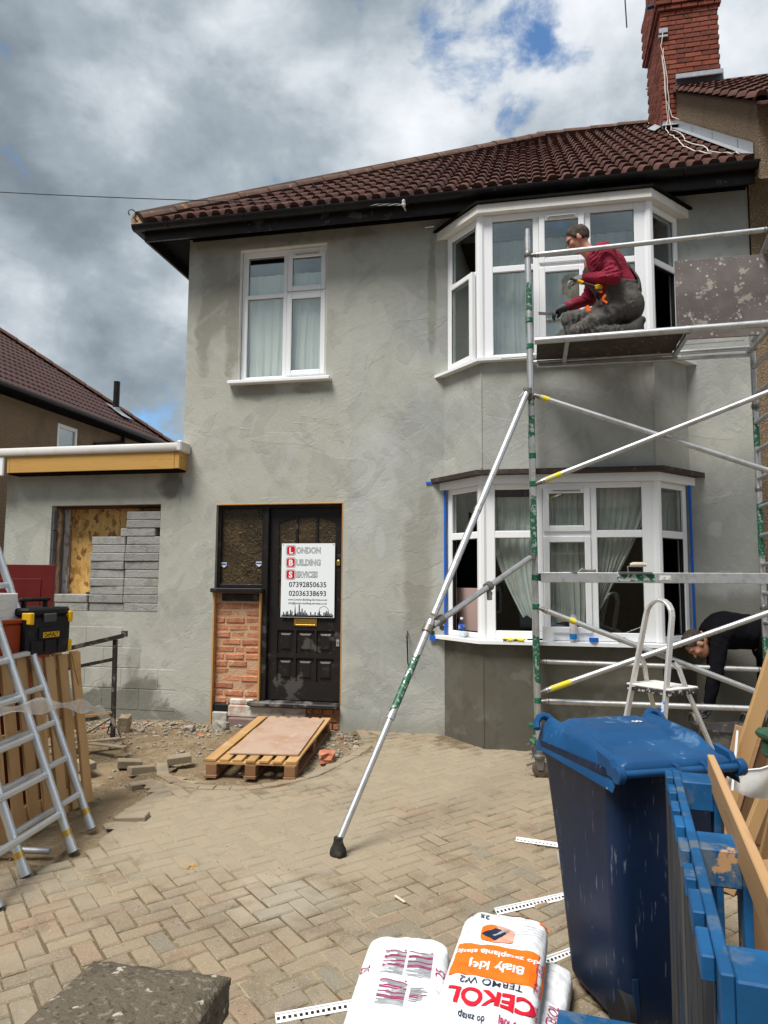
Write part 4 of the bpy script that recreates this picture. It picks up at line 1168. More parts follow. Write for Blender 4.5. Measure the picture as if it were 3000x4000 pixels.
rn = thing('adjoining_house', 'pebbledashed adjoining house at the right edge with higher tiled roof', 'house', (2.17, 0, 0))
mb = MB(); mb.box(0, 3.2, -.004, .2, -.4, 6.0); mb.build('front_wall', M_PEBBLE, rn)
up = .66
def nz(y): return EZ + PIT * (y - EY)
ck = MB()
ck.prism([(EY - .10, nz(EY) - .25), (EY - .10, nz(EY - .1) + up - .06), (CY0 + .3, nz(CY0 + .3) + up - .06), (CY0 + .3, nz(CY0 + .3) - .25)], -.018, .20, 0)
ck.build('cheek_wall', M_PEBBLE, rn)
m_ = MB()
n = 7
for i in range(n):
    y0 = EY + .02 + (CY0 - EY - .05) * i / n; y1 = EY + .02 + (CY0 - EY - .05) * (i + 1) / n + .05
    a = .012 + .004 * (i % 2)
    for (d0, h0, d1, h1) in ((-.020 - a, .04, -.020 - a, .15), (-.14, .055, -.020 - a, .04)):
        m_.add([(d0, y0, nz(y0) + h0 + .02), (d0, y1, nz(y1) + h0 + .02), (d1, y1, nz(y1) + h1 + .02), (d1, y0, nz(y0) + h1 + .02)], [(0, 1, 2, 3)])
m_.build('lead_flashing', M_LEAD, rn)
ro = MB(); ro.prism([(EY - .35, nz(EY - .35) + up - .055), (CY1 + 1, nz(CY1 + 1) + up - .055), (CY1 + 1, nz(CY1 + 1) + up - .075), (EY - .35, nz(EY - .35) + up - .08)], -.06, 3.2, 0)
ro_o = ro.build('roof', M_TILE, rn)
for j in range(12):
    dist = j * GA - .30
    y = EY + dist / sl
    for k in range(6):
        if k > 3 and j > 5: continue
        newobj('roof_tile', tile_me, ro_o, (-.10 + k * .30, y, nz(y) + up - .05), (pitch_ang + rt.uniform(-.01, .01), rt.uniform(-.01, .01), 0))
MB().box(.62, .80, EY - .6, EY - .45, 5.72, 5.98, .01).build('rain_hopper', M_LEAD, rn)
m_ = MB(); m_.box(CX0 - 2.17 + .19, CX1 - 2.17 + .03, CY0 - .02, CY0 - .004, 8.72, 8.89); m_.add([(-.03, CY0 - .022, 8.82), (.62, CY0 - .022, 8.82), (.62, CY0 - .2, 8.70), (-.03, CY0 - .2, 8.70)], [(0, 1, 2, 3)]); m_.build('lead_flashing', M_LEAD, rn)

# the terrace across the street (the panes mirror it)
def far_house(x, w, label):
    h_ = thing('house_across', label, 'house', (x, -26, -.8), (0, 0, RAD(180)), None)
    m_ = MB(); wall_holes(m_, -w / 2, w / 2, 0, 5.6, [(-w / 2 + .8, -w / 2 + 2.4, 3.5, 4.9), (w / 2 - 2.4, w / 2 - .8, 3.5, 4.9), (-w / 2 + .8, -w / 2 + 2.8, .9, 2.4), (w / 2 - 1.9, w / 2 - .9, .1, 2.2)], 0, .25)
    m_.build('wall', M_PEBBLE, h_)
    r_ = MB(); r_.prism([(-.5, 5.5), (4.0, 9.0), (8.5, 5.5)], -w / 2 - .2, w / 2 + .2, 0); r_.build('roof', M_NTILE, h_)
    for (a, b, c, d) in ((-w / 2 + .8, -w / 2 + 2.4, 3.5, 4.9), (w / 2 - 2.4, w / 2 - .8, 3.5, 4.9), (-w / 2 + .8, -w / 2 + 2.8, .9, 2.4)):
        f_ = MB(); rect_frame(f_, a, b, c, d, .09, .1, .16, Matrix.Identity(4), 0); f_.box((a + b) / 2 - .04, (a + b) / 2 + .04, .101, .16, c + .09, d - .09)
        o = f_.build('window', M_UPVC, h_)
        MB().box(a + .05, b - .05, .13, .14, c + .05, d - .05).build('pane', M_OBSC, o)
    MB().box(w / 2 - 1.9, w / 2 - .9, .12, .18, .1, 2.2).build('door', M_BLACKWD, h_)
far_house(-13.0, 8.0, 'house across the street mirrored at the left in the lower bay glass')
far_house(-4.5, 8.0, 'house across the street mirrored in the middle of the lower bay glass')
far_house(4.0, 8.0, 'house across the street mirrored at the right in the lower bay glass')

# overhead telephone cable
pts = []
a = Vector((-1.235, EY - .13, 5.385)); b = Vector((-11.0, 1.0, 7.62))
for k in range(33):
    t = k / 32
    p = a.lerp(b, t); p.z -= .08 * 4 * t * (1 - t)
    pts.append(p)
cab = MB(); cab.tube(pts, .0055, 6)
co = cab.build('telephone_cable', M_BLACKPL); tag(co, 'thin dark telephone cable strung across the sky to the eaves', 'cable')
tw = MB()
for s_ in (0, math.pi):
    tw.tube([a.lerp(b, .004 * k * .9) + Vector((0, .008 * math.cos(k * 1.1 + s_), .008 * math.sin(k * 1.1 + s_) - .0022 * k * .9 * (1 - .004 * k))) for k in range(13)], .004, 5)
tw.build('cable_grip', M_LEAD, co)
# ---------------------------------------------------------------- ground, paving, rubble
M_EARTH = mat('bare_earth', (0.235, 0.175, 0.105), .97, vary=((1.3, .42, .65, (0.165, 0.115, 0.066), .8), (7, .5, .7, (0.31, 0.25, 0.165), .7), (45, .58, .7, (0.40, 0.35, 0.27), .5)), bump=(9, .8, .05), bump2=(60, .8, .015))
M_STREET = mat('asphalt', (0.055, 0.055, 0.056), .9, vary=((30, .5, .7, (0.08, 0.08, 0.08), .6),), bump=(80, .4, .005))
g = MB(); g.quad((-60, -60, -1.5), (60, -60, -1.5), (60, -8.6, -.36), (-60, -8.6, -.36)); tag(g.build('street', M_STREET), kind='structure')
g = MB()
N_, x0_, x1_, y0_, y1_ = 60, -7.5, 5.0, -8.6, 1.0
vs_ = []; fs_ = []
g.quad((-60, -8.6, -.40), (60, -8.6, -.40), (60, 14, .28), (-60, 14, .28))
tag(g.build('ground', M_EARTH), kind='structure')

RUB = [(-1.72, .05), (-1.50, -.5), (-1.545, -.9), (-1.65, -1.27), (-1.73, -1.55), (-1.85, -1.72), (-1.985, -1.87), (-2.13, -1.98), (-2.30, -2.03), (-2.48, -2.05), (-2.65, -2.03), (-2.83, -1.95), (-3.02, -1.78), (-3.16, -1.53),
       (-3.14, -1.95), (-2.80, -2.25), (-2.80, -2.68), (-2.64, -3.2), (-2.66, -3.45), (-2.95, -3.6), (-3.4, -3.75), (-7.0, -3.75), (-7.0, .05)]
def in_poly(x, y, poly):
    c = False; j = len(poly) - 1
    for i in range(len(poly)):
        xi, yi = poly[i]; xj, yj = poly[j]
        if (yi > y) != (yj > y) and x < (xj - xi) * (y - yi) / (yj - yi) + xi: c = not c
        j = i
    return c
def seg_d(x, y, a, b):
    p = Vector((x, y)); a = Vector(a); b = Vector(b); t = max(0, min(1, (p - a).dot(b - a) / (b - a).length_squared))
    return (p - a - (b - a) * t).length
CURVE = RUB[:14]
def curve_d(x, y): return min(seg_d(x, y, CURVE[i], CURVE[i + 1]) for i in range(len(CURVE) - 1))

def fbm(x, y, s, seed=0.0):
    return mnoise.fractal(Vector((x * s, y * s, seed)), 1.0, 2.0, 4)
def dust_amt(x, y):
    d = math.hypot((x + 1.9) / 1.3, (y + 2.75) / .75)
    d2 = math.hypot((x + .7) / 1.3, (y + 1.3) / .9)
    return max(0.0, min(1.0, 1.35 - min(d, d2) + .35 * fbm(x, y, 1.6, 3.0)))

# sand lying in the joints: flush under the dust near the house, washed lower towards the street
def sand_mat():
    m = bpy.data.materials.new('joint_sand'); m.use_nodes = True
    nt = m.node_tree; nt.nodes.clear()
    v = nd(nt, 'TexCoord').outputs['Object']
    c = mixc(nt, sstep(nt, noise(nt, v, 2.2, 6, .6), .48, .62), (0.110, 0.080, 0.040), (0.29, 0.235, 0.145))
    s = nd(nt, 'SeparateXYZ', {0: v})
    def far(cx, cy, rx, ry):
        dx = mth(nt, 'DIVIDE', mth(nt, 'SUBTRACT', s.outputs[0], cx), rx); dy = mth(nt, 'DIVIDE', mth(nt, 'SUBTRACT', s.outputs[1], cy), ry)
        return mth(nt, 'SQRT', mth(nt, 'ADD', mth(nt, 'MULTIPLY', dx, dx), mth(nt, 'MULTIPLY', dy, dy)))
    d = mth(nt, 'MINIMUM', far(-1.9, -2.75, 1.5, .85), far(-.7, -1.3, 1.4, 1.0))
    c = mixc(nt, mth(nt, 'SUBTRACT', 1.0, sstep(nt, mth(nt, 'ADD', d, mth(nt, 'MULTIPLY', mth(nt, 'SUBTRACT', noise(nt, v, 5, 5), .5), 2.0)), .5, 1.2)), c, (0.265, 0.222, 0.155))
    c = mixc(nt, mth(nt, 'MULTIPLY', sstep(nt, noise(nt, v, 40, 4), .55, .7), .4), c, (0.40, 0.35, 0.26))
    bp = nd(nt, 'Bump', {'Strength': .7, 'Distance': .01, 'Height': noise(nt, v, 70, 4)})
    b = nd(nt, 'BsdfPrincipled', {'Base Color': c, 'Roughness': .95, 'Normal': bp.outputs[0]})
    nd(nt, 'OutputMaterial', {0: b.outputs[0]})
    return m
M_SAND = sand_mat()
sd = MB(); vs_ = []; fs_ = []
nx_, ny_ = 120, 90; X0, X1, Y0, Y1 = -4.2, 4.0, -7.3, .1
for j in range(ny_ + 1):
    for i in range(nx_ + 1):
        x = X0 + (X1 - X0) * i / nx_; y = Y0 + (Y1 - Y0) * j / ny_
        du = dust_amt(x, y)
        vs_.append((x, y, ground_z(y) - .0088 + .0070 * du + .0016 * fbm(x, y, 6)))
for j in range(ny_):
    for i in range(nx_):
        k = j * (nx_ + 1) + i
        cx = X0 + (X1 - X0) * (i + .5) / nx_; cy = Y0 + (Y1 - Y0) * (j + .5) / ny_
        if in_poly(cx, cy, RUB) and curve_d(cx, cy) > .12: continue
        fs_.append((k, k + 1, k + nx_ + 2, k + nx_ + 1))
sd.add(vs_, fs_)
drive = sd.build('driveway', M_SAND, None, True); tag(drive, kind='structure')

def pave_mat():
    m = bpy.data.materials.new('block_paving'); m.use_nodes = True
    nt = m.node_tree; nt.nodes.clear()
    ge = nd(nt, 'NewGeometry'); p = ge.outputs['Position']
    info = nd(nt, 'ObjectInfo')
    r = mth(nt, 'FRACT', mth(nt, 'ADD', mth(nt, 'MULTIPLY', ge.outputs['Random Per Island'], 7.31), mth(nt, 'MULTIPLY', info.outputs['Random'], 3.77)))
    rm = nd(nt, 'ValToRGB', {0: r}); rm.color_ramp.interpolation = 'LINEAR'
    els = rm.color_ramp.elements; els[0].color = (0.258, 0.208, 0.145, 1); els[1].color = (0.272, 0.203, 0.142, 1)
    for q, cc in ((.2, (0.205, 0.172, 0.125, 1)), (.36, (0.262, 0.214, 0.150, 1)), (.55, (0.285, 0.226, 0.155, 1)), (.7, (0.196, 0.176, 0.138, 1)), (.86, (0.252, 0.186, 0.130, 1))):
        e_ = els.new(q); e_.color = cc
    c = rm.outputs[0]
    nA = noise(nt, p, .9, 4, .55); nB = noise(nt, p, 5, 6, .6); nC = noise(nt, p, 55, 5, .65); nE = noise(nt, p, 160, 3, .6)
    c = mixc(nt, mth(nt, 'MULTIPLY', sstep(nt, nA, .50, .62), .45), c, (0.200, 0.190, 0.160))
    c = mixc(nt, mth(nt, 'MULTIPLY', sstep(nt, noise(nt, p, 1.3, 3, .5, .4), .54, .66), .5), c, (0.285, 0.190, 0.132))
    c = mixc(nt, mth(nt, 'MULTIPLY', sstep(nt, nB, .50, .68), .50), c, (0.150, 0.118, 0.080))
    c = mixc(nt, mth(nt, 'MULTIPLY', sstep(nt, nC, .52, .72), .40), c, (0.36, 0.30, 0.225))
    c = mixc(nt, mth(nt, 'MULTIPLY', sstep(nt, nE, .58, .68), .55), c, (0.52, 0.48, 0.41))
    c = mixc(nt, mth(nt, 'MULTIPLY', sstep(nt, noise(nt, p, 120, 3, .6), .60, .70), .5), c, (0.09, 0.07, 0.05))
    # dust trodden out from the work by the wall
    s = nd(nt, 'SeparateXYZ', {0: p})
    def far(cx, cy, rx, ry):
        dx = mth(nt, 'DIVIDE', mth(nt, 'SUBTRACT', s.outputs[0], cx), rx); dy = mth(nt, 'DIVIDE', mth(nt, 'SUBTRACT', s.outputs[1], cy), ry)
        return mth(nt, 'SQRT', mth(nt, 'ADD', mth(nt, 'MULTIPLY', dx, dx), mth(nt, 'MULTIPLY', dy, dy)))
    d = mth(nt, 'MINIMUM', far(-1.9, -2.75, 1.5, .85), far(-.7, -1.3, 1.4, 1.0))
    d = mth(nt, 'ADD', d, mth(nt, 'MULTIPLY', mth(nt, 'SUBTRACT', nB, .5), 1.2))
    du = mth(nt, 'SUBTRACT', 1.0, sstep(nt, d, .45, 1.35))
    c = mixc(nt, mth(nt, 'MULTIPLY', du, .75), c, (0.325, 0.280, 0.208))
    c = mixc(nt, mth(nt, 'MULTIPLY', sstep(nt, noise(nt, p, 2.6, 7, .65, .6), .47, .62), .5), c, (0.300, 0.258, 0.192))
    pale = mth(nt, 'MULTIPLY', mth(nt, 'SUBTRACT', 1.0, sstep(nt, mth(nt, 'ADD', far(-1.35, -3.62, .28, .30), mth(nt, 'MULTIPLY', mth(nt, 'SUBTRACT', nB, .5), 2.2)), .5, 1.2)), .22)
    c = mixc(nt, pale, c, (0.45, 0.42, 0.36))
    c = mixc(nt, 1.0, c, (0.97, 0.95, 0.915), 'MULTIPLY')
    h = mth(nt, 'ADD', mth(nt, 'MULTIPLY', nC, .5), mth(nt, 'ADD', mth(nt, 'MULTIPLY', nE, .35), mth(nt, 'MULTIPLY', nB, .5)))
    bp = nd(nt, 'Bump', {'Strength': .75, 'Distance': .010, 'Height': h})
    b = nd(nt, 'BsdfPrincipled', {'Base Color': c, 'Roughness': .92, 'Normal': bp.outputs[0]})
    b.inputs['Specular IOR Level'].default_value = .2
    nd(nt, 'OutputMaterial', {0: b.outputs[0]})
    return m
M_PAVE = pave_mat()
def block_verts(L, W, H=.05, c=.006):
    a, b = L / 2, W / 2
    v = [(-a, -b, -H), (a, -b, -H), (a, b, -H), (-a, b, -H), (-a, -b, -c), (a, -b, -c), (a, b, -c), (-a, b, -c), (-a + c, -b + c, 0), (a - c, -b + c, 0), (a - c, b - c, 0), (-a + c, b - c, 0)]
    f = [(0, 1, 5, 4), (1, 2, 6, 5), (2, 3, 7, 6), (3, 0, 4, 7), (4, 5, 9, 8), (5, 6, 10, 9), (6, 7, 11, 10), (7, 4, 8, 11), (8, 9, 10, 11)]
    return v, f
bv, bf = block_verts(.1925, .0925, .05, .008)
blk = MB(); blk.add(bv, bf); pave_me = blk.mesh('paving_block', M_PAVE)
ROT = RAD(47.0); cR, sR = math.cos(ROT), math.sin(ROT)
rp_ = random.Random(101)
cand = []
for i in range(-90, 90):
    for j in range(-90, 90):
        r4 = (i - j) % 4
        if r4 == 0: cu, cv, rot = (i + 1) * .1, (j + .5) * .1, 0.0
        elif r4 == 2: cu, cv, rot = (i + .5) * .1, j * .1, math.pi / 2
        else: continue
        x = cu * cR - cv * sR - .5; y = cu * sR + cv * cR - 3.0
        if not (-4.1 < x < 3.6 and -7.2 < y < .02): continue
        if y > -.46 and -.86 < x < 1.5 and y > -.46: continue
        if in_poly(x, y, RUB): continue
        if y > -2.3 and curve_d(x, y) < .10: continue
        cand.append((x, y, rot + ROT))
def seen(x, y):
    d = Vector((x, y, ground_z(y))) - CAM; z = d.dot(_f)
    if z < .3: return None
    u_ = .93 * d.dot(_r) / z; v_ = .93 * d.dot(_u) / z
    return z if abs(u_) < .52 and -.70 < v_ < .7 else None
vis = sorted((seen(c[0], c[1]), n) for n, c in enumerate(cand) if seen(c[0], c[1]) is not None)
# blocks hidden behind the bin, the bags and the pier at the very front do not count among the largest
def hidden(x, y):
    return (x > .12 and y < -3.4) or (y < -4.65)
near = [n for z, n in vis if not hidden(cand[n][0], cand[n][1])][:300]
nearset = set(near)
rest = MB()
for n, (x, y, rot) in enumerate(cand):
    rz = rot + rp_.uniform(-.026, .026); zz = ground_z(y) + rp_.uniform(-.005, .003); tx, ty = .03 + rp_.uniform(-.010, .010), rp_.uniform(-.010, .010)
    x += rp_.uniform(-.004, .004); y += rp_.uniform(-.004, .004)
    M3 = Matrix.Rotation(tx, 3, 'X') @ Matrix.Rotation(ty, 3, 'Y') @ Matrix.Rotation(rz, 3, 'Z')
    if n in nearset:
        newobj('paving_block', pave_me, drive, (x, y, zz), M3.to_euler())
    else:
        if seen(x, y) is None and not (-3 < x < 2.5 and y > -7): continue
        rest.add([M3 @ Vector(p) + Vector((x, y, zz)) for p in bv], bf)
ro = rest.build('paving_blocks', M_PAVE, drive); tag(ro, kind='stuff')
# curved edging: blocks on end along the line, and the broken rim beside it
ev, ef = block_verts(.122, .098)
eb = MB(); eb.add(ev, ef); edge_me = eb.mesh('edging_block', M_PAVE)
acc = 0.0; pts = [Vector(p) for p in CURVE]
for i in range(len(pts) - 1):
    a, b = pts[i], pts[i + 1]; d = b - a; L = d.length; d.normalize()
    t = (.128 - acc) if acc else .06
    while t < L:
        q = a + d * t + Vector((-d.y, d.x)) * -.03
        ang = math.atan2(d.y, d.x)
        newobj('edging_block', edge_me, drive, (q.x, q.y, ground_z(q.y) + .002 + rp_.uniform(-.003, .004)), (RAD(1.7) + rp_.uniform(-.02, .02), rp_.uniform(-.02, .02), ang + rp_.uniform(-.03, .03)))
        t += .128
    acc = L - (t - .128)

# the dug strip by the wall: uneven soil and broken masonry
M_RUBS = mat('grey_rubble', (0.300, 0.275, 0.235), .95, vary=((9, .45, .7, (0.21, 0.185, 0.15), .7), (30, .55, .7, (0.40, 0.37, 0.32), .6)), bump=(40, .8, .01))
M_RUBS2 = mat('tan_rubble', (0.34, 0.275, 0.19), .95, vary=((9, .45, .7, (0.24, 0.18, 0.115), .7),), bump=(40, .8, .01))
M_RUBS3 = mat('brick_rubble', (0.42, 0.155, 0.085), .95, vary=((12, .45, .7, (0.50, 0.26, 0.17), .7),), bump=(40, .8, .01))
soil = MB(); vs_ = []; fs_ = []
nx_, ny_ = 130, 90; X0, X1, Y0, Y1 = -7.0, -1.42, -3.85, .06
for j in range(ny_ + 1):
    for i in range(nx_ + 1):
        x = X0 + (X1 - X0) * i / nx_; y = Y0 + (Y1 - Y0) * j / ny_
        h_ = -.030 + .028 * fbm(x, y, 1.7, 9) + .014 * fbm(x, y, 6, 4)
        if x < -2.2 and y > -1.3: h_ += .05 * max(0, 1 - abs(y + .45) / .8) * (1 if x < -3.0 else .3)
        cd = curve_d(x, y)
        h_ -= .03 * max(0, 1 - cd / .25)
        vs_.append((x, y, ground_z(y) + h_))
for j in range(ny_):
    for i in range(nx_):
        cx = X0 + (X1 - X0) * (i + .5) / nx_; cy = Y0 + (Y1 - Y0) * (j + .5) / ny_
        if not in_poly(cx, cy, RUB) and not (cy < -1.9 and in_poly(cx - .12, cy, RUB)): continue
        k = j * (nx_ + 1) + i
        fs_.append((k, k + 1, k + nx_ + 2, k + nx_ + 1))
soil.add(vs_, fs_)
so = soil.build('dug_soil', M_EARTH, None, True); tag(so, kind='structure')
ico = bmesh.new(); bmesh.ops.create_icosphere(ico, subdivisions=1, radius=1.0)
iv = [v.co.copy() for v in ico.verts]; if_ = [tuple(v.index for v in f.verts) for f in ico.faces]; ico.free()
rr_ = random.Random(55)
def stone(mb_, x, y, z, s, flat_=.6):
    M3 = Matrix.Rotation(rr_.uniform(0, 6.28), 3, 'Z') @ Matrix.Rotation(rr_.uniform(-.5, .5), 3, 'X')
    sc = Vector((s * rr_.uniform(.7, 1.3), s * rr_.uniform(.5, 1.0), s * flat_ * rr_.uniform(.6, 1.2)))
    vs__ = []
    for v in iv:
        q = Vector([max(-.72, min(.72, c)) for c in v]) * rr_.uniform(.8, 1.15)
        vs__.append(M3 @ Vector((q.x * sc.x, q.y * sc.y, q.z * sc.z)) + Vector((x, y, z)))
    mb_.add(vs__, if_)
rub = MB()
for k in range(3800):
    x = rr_.uniform(-5.6, -1.5)
    y = -abs(rr_.gauss(0, .62)) if rr_.random() < .8 else rr_.uniform(-3.6, -.1)
    if y < -3.6 or not in_poly(x, y, RUB): continue
    big = rr_.random()
    s = rr_.uniform(.005, .013) if big < .74 else (rr_.uniform(.012, .028) if big < .97 else rr_.uniform(.03, .05))
    if y < -1.35 and s > .03 : s *= .45
    h_ = -.022 + .02 * fbm(x, y, 1.7, 9)
    if x < -3.0 and y > -1.3: h_ += .05 * max(0, 1 - abs(y + .45) / .8)
    rub.cur = 0 if rr_.random() < .72 else (1 if rr_.random() < .85 else 2)
    stone(rub, x, y, ground_z(y) + h_, s)
for k in range(1500):     # grit and crumbs trodden over the blocks
    x = rr_.uniform(-3.0, 1.2); y = rr_.uniform(-4.9, -.2)
    rub.cur = 0 if rr_.random() < .5 else 1
    if -.86 < x < 1.5 and y > -.47: continue
    stone(rub, x, y, ground_z(y) + .001, rr_.uniform(.0025, .006))
tag(rub.build('rubble', [M_RUBS, M_RUBS2, M_RUBS3]), 'broken masonry rubble and grit along the foot of the wall', 'rubble', kind='stuff')
# a few pieces big enough to pick out
def lump(name, x, y, z, s, m, label, cat, seed):
    global rr_
    rr_ = random.Random(seed)
    bm = bmesh.new(); bmesh.ops.create_icosphere(bm, subdivisions=2, radius=1.0)
    for v in bm.verts:
        q = Vector([max(-.66, min(.66, c)) for c in v.co])
        q += Vector((mnoise.noise(v.co * 1.7 + Vector((seed, 0, 0))), mnoise.noise(v.co * 1.7 + Vector((0, seed, 0))), mnoise.noise(v.co * 1.7 + Vector((0, 0, seed))))) * .25
        v.co = Vector((q.x * s[0], q.y * s[1], q.z * s[2]))
    me = bpy.data.meshes.new(name); bm.to_mesh(me); bm.free(); me.materials.append(m)
    return tag(newobj(name, me, None, (x, y, z), (0, 0, seed)), label, cat)
lump('masonry_lump', -4.05, -.62, .07, (.10, .085, .15), M_RUBS2, 'upright tan lump of masonry standing in the rubble left of the pallet', 'rubble', 2)
lump('masonry_lump', -3.15, -.30, .03, (.10, .08, .085), M_RUBS, 'grey masonry lump beside the door step', 'rubble', 3)
lump('masonry_lump', -3.42, -.45, .02, (.07, .07, .06), M_RUBS, 'small grey masonry lump left of the door step', 'rubble', 8)
lump('brick_lump', -1.78, -1.12, -.01, (.135, .10, .085), M_RUBS3, 'broken orange brick right of the pallet', 'brick', 5)
def loose_paver(x, y, z, rx, ry, rz, label):
    v_, f_ = block_verts(.2, .1, .06)
    b_ = MB(); b_.add(v_, f_)
    o = b_.build('loose_paver', M_PAVE); o.location = (x, y, z); o.rotation_euler = (rx, ry, rz)
    return tag(o, label, 'paving block', 'paving blocks lifted along the dug edge')
loose_paver(-2.98, -1.52, .035, .10, -.08, RAD(28), 'loose grey paving block lying tilted in front of the pallet corner')
loose_paver(-3.66, -1.85, .03, .1, .05, RAD(-30), 'loose paving block lying by the trestle feet')
loose_paver(-3.38, -1.62, .0, .05, .12, RAD(35), 'lifted paving block at the broken edge nearest the trestle')
loose_paver(-3.20, -1.75, -.01, -.08, .10, RAD(52), 'lifted paving block at the broken edge behind the curved rim')
loose_paver(-2.68, -2.75, -.055, .06, -.05, RAD(10), 'loose paving block in the mud beside the upright pallet')
# ---------------------------------------------------------------- scaffold tower
def alu_mat(name, bands=(), col=(0.52, 0.53, 0.54), grime=(0.30, 0.29, 0.27)):
    """worn aluminium tube; bands = (z0, z1) heights where green paint survives in flakes"""
    m = bpy.data.materials.new(name); m.use_nodes = True
    nt = m.node_tree; nt.nodes.clear()
    v = nd(nt, 'TexCoord').outputs['Object']
    Z = nd(nt, 'SeparateXYZ', {0: v}).outputs[2]
    n1_ = noise(nt, v, 9, 6, .62); n2_ = noise(nt, v, 38, 5, .6); n3_ = noise(nt, v, 2.5, 4)
    c = mixc(nt, mth(nt, 'MULTIPLY', sstep(nt, n1_, .46, .68), .7), col, grime)
    c = mixc(nt, mth(nt, 'MULTIPLY', sstep(nt, n2_, .60, .70), .7), c, (0.66, 0.65, 0.62))
    plast = sstep(nt, mth(nt, 'ADD', n1_, mth(nt, 'MULTIPLY', n2_, .3)), .74, .80)
    c = mixc(nt, mth(nt, 'MULTIPLY', plast, .6), c, (0.58, 0.57, 0.53))
    gm = None
    for z0, z1 in bands:
        g_ = mth(nt, 'MULTIPLY', sstep(nt, mth(nt, 'ADD', Z, mth(nt, 'MULTIPLY', mth(nt, 'SUBTRACT', n1_, .5), .3)), z0, z0 + .02), mth(nt, 'SUBTRACT', 1.0, sstep(nt, mth(nt, 'ADD', Z, mth(nt, 'MULTIPLY', mth(nt, 'SUBTRACT', n1_, .5), .3)), z1 - .02, z1)))
        gm = g_ if gm is None else mth(nt, 'MAXIMUM', gm, g_)
    met = .75
    rough = .45
    if gm is not None:
        gm = mth(nt, 'MULTIPLY', gm, sstep(nt, n2_, .40, .46))
        c = mixc(nt, gm, c, (0.012, 0.105, 0.050))
        met = mth(nt, 'MULTIPLY', mth(nt, 'SUBTRACT', 1.0, gm), .75)
    bp = nd(nt, 'Bump', {'Strength': .25, 'Distance': .003, 'Height': n2_})
    b = nd(nt, 'BsdfPrincipled', {'Base Color': c, 'Roughness': rough, 'Metallic': met, 'Normal': bp.outputs[0]})
    nd(nt, 'OutputMaterial', {0: b.outputs[0]})
    MATS[name] = m
    return m
M_ALU = alu_mat('worn_aluminium')
M_POST = alu_mat('worn_aluminium_green', ((3.86, 4.12), (3.05, 3.12), (2.72, 2.98), (1.74, 2.24), (.70, 1.10)))
M_GREENC = mat('green_collar', (0.012, 0.12, 0.060), .5, vary=((30, .55, .7, (0.35, 0.36, 0.35), .8),))
M_YTAPE = mat('yellow_tape', (0.62, 0.54, 0.03), .5, vary=((14, .5, .65, (0.45, 0.45, 0.38), .8),))
M_CLAMP = mat('grimy_steel_clamp', (0.22, 0.205, 0.19), .5, metal=.7, vary=((20, .5, .7, (0.12, 0.08, 0.06), .7),))

tw = thing('scaffold_tower', 'aluminium scaffold tower with green collars standing before the bay window', 'scaffold tower')
FY, BY = -1.25, -.60
XLt, XLb, XR_ = .010, .050, 1.97
def lx(z): return XLb + (XLt - XLb) * z / 4.53
def tube_part(name, pts, r, m=M_ALU, parent=tw, n=14):
    return MB().tube(pts, r, n).build(name, m, parent, 45)
R_ = .0255
tube_part('standard', [(lx(.2), FY, .18), (lx(4.53), FY, 4.53)], R_, M_POST)
tube_part('standard', [(lx(.2) - .01, BY, .20), (lx(4.0) - .01, BY, 4.62)], R_, M_POST)
tube_part('standard', [(XR_, FY, .20), (XR_, FY, 4.62)], R_, M_POST)
tube_part('standard', [(XR_, BY, .20), (XR_, BY, 3.74)], R_, M_POST)
tube_part('post_spigot', [(lx(4.53), FY, 4.525), (lx(4.53), FY, 4.60)], .021)
for z in (3.78, 3.55, 2.60, 2.36, 1.575, 1.335, .575):
    MB().lathe([(.0285, -.022), (.031, -.017), (.029, -.006), (.029, .006), (.031, .017), (.0285, .022)], (lx(z), FY, z), 16).build('green_collar', M_GREENC, tw, 40)
for z in (4.37, 3.11):
    MB().lathe([(.030, -.025), (.034, -.02), (.034, .02), (.030, .025)], (lx(z), FY, z), 16).build('coupler', M_CLAMP, tw, 40)
for z in (4.36, 3.70, 3.45, 3.2, 2.95, 2.7, 2.45, 2.2, 1.95, 1.7, 1.45, 1.2, .95, .7, .45):
    if z < 3.75: tube_part('rung', [(XR_, FY + .02, z), (XR_, BY - .02, z)], .020)
    if z < 3.75 and z > .4: tube_part('rung', [(lx(z), FY + .02, z), (lx(z) - .01, BY - .02, z)], .020)
tube_part('guard_rail', [(XR_, FY + .02, 4.41), (XR_ + .02, BY - .1, 4.30)], .021)
for z in (3.62, 3.1, 2.36, 1.33):
    MB().lathe([(.029, -.02), (.033, -.015), (.033, .015), (.029, .02)], (XR_, BY, z), 14).build('coupler', M_CLAMP, tw, 40)
# guard rail and braces (front), with end hooks
def brace(p, q, name='brace', tape=None):
    p = Vector(p); q = Vector(q); d = (q - p).normalized()
    o = tube_part(name, [p + d * .05, q - d * .05], .0225)
    for e, s_ in ((p, 1), (q, -1)):
        h_ = MB(); h_.tube([e + d * s_ * .07, e + d * s_ * .045, e + d * s_ * .02 + Vector((0, -.005, 0)), e], [.024, .022, .017, .015], 10); h_.build('hook', M_CLAMP, o, 45)
    if tape:
        MB().tube([p + d * tape[0], p + d * tape[1]], .0236, 14).build('tape_wrap', M_YTAPE, o, 45)
    return o
yo = FY - .052
brace((lx(4.36) + .02, FY, 4.36), (XR_, FY, 4.415), 'guard_rail')
brace((lx(3.1) + .025, yo + .02, 3.115), (XR_, yo + .02, 2.375), tape=(.06, .13))
brace((lx(2.36) + .025, yo - .03, 2.350), (XR_, yo - .03, 3.085), tape=(.08, .22))
brace((lx(1.32) + .025, yo + .02, 1.325), (XR_, yo + .02, .60), tape=(.26, .31))
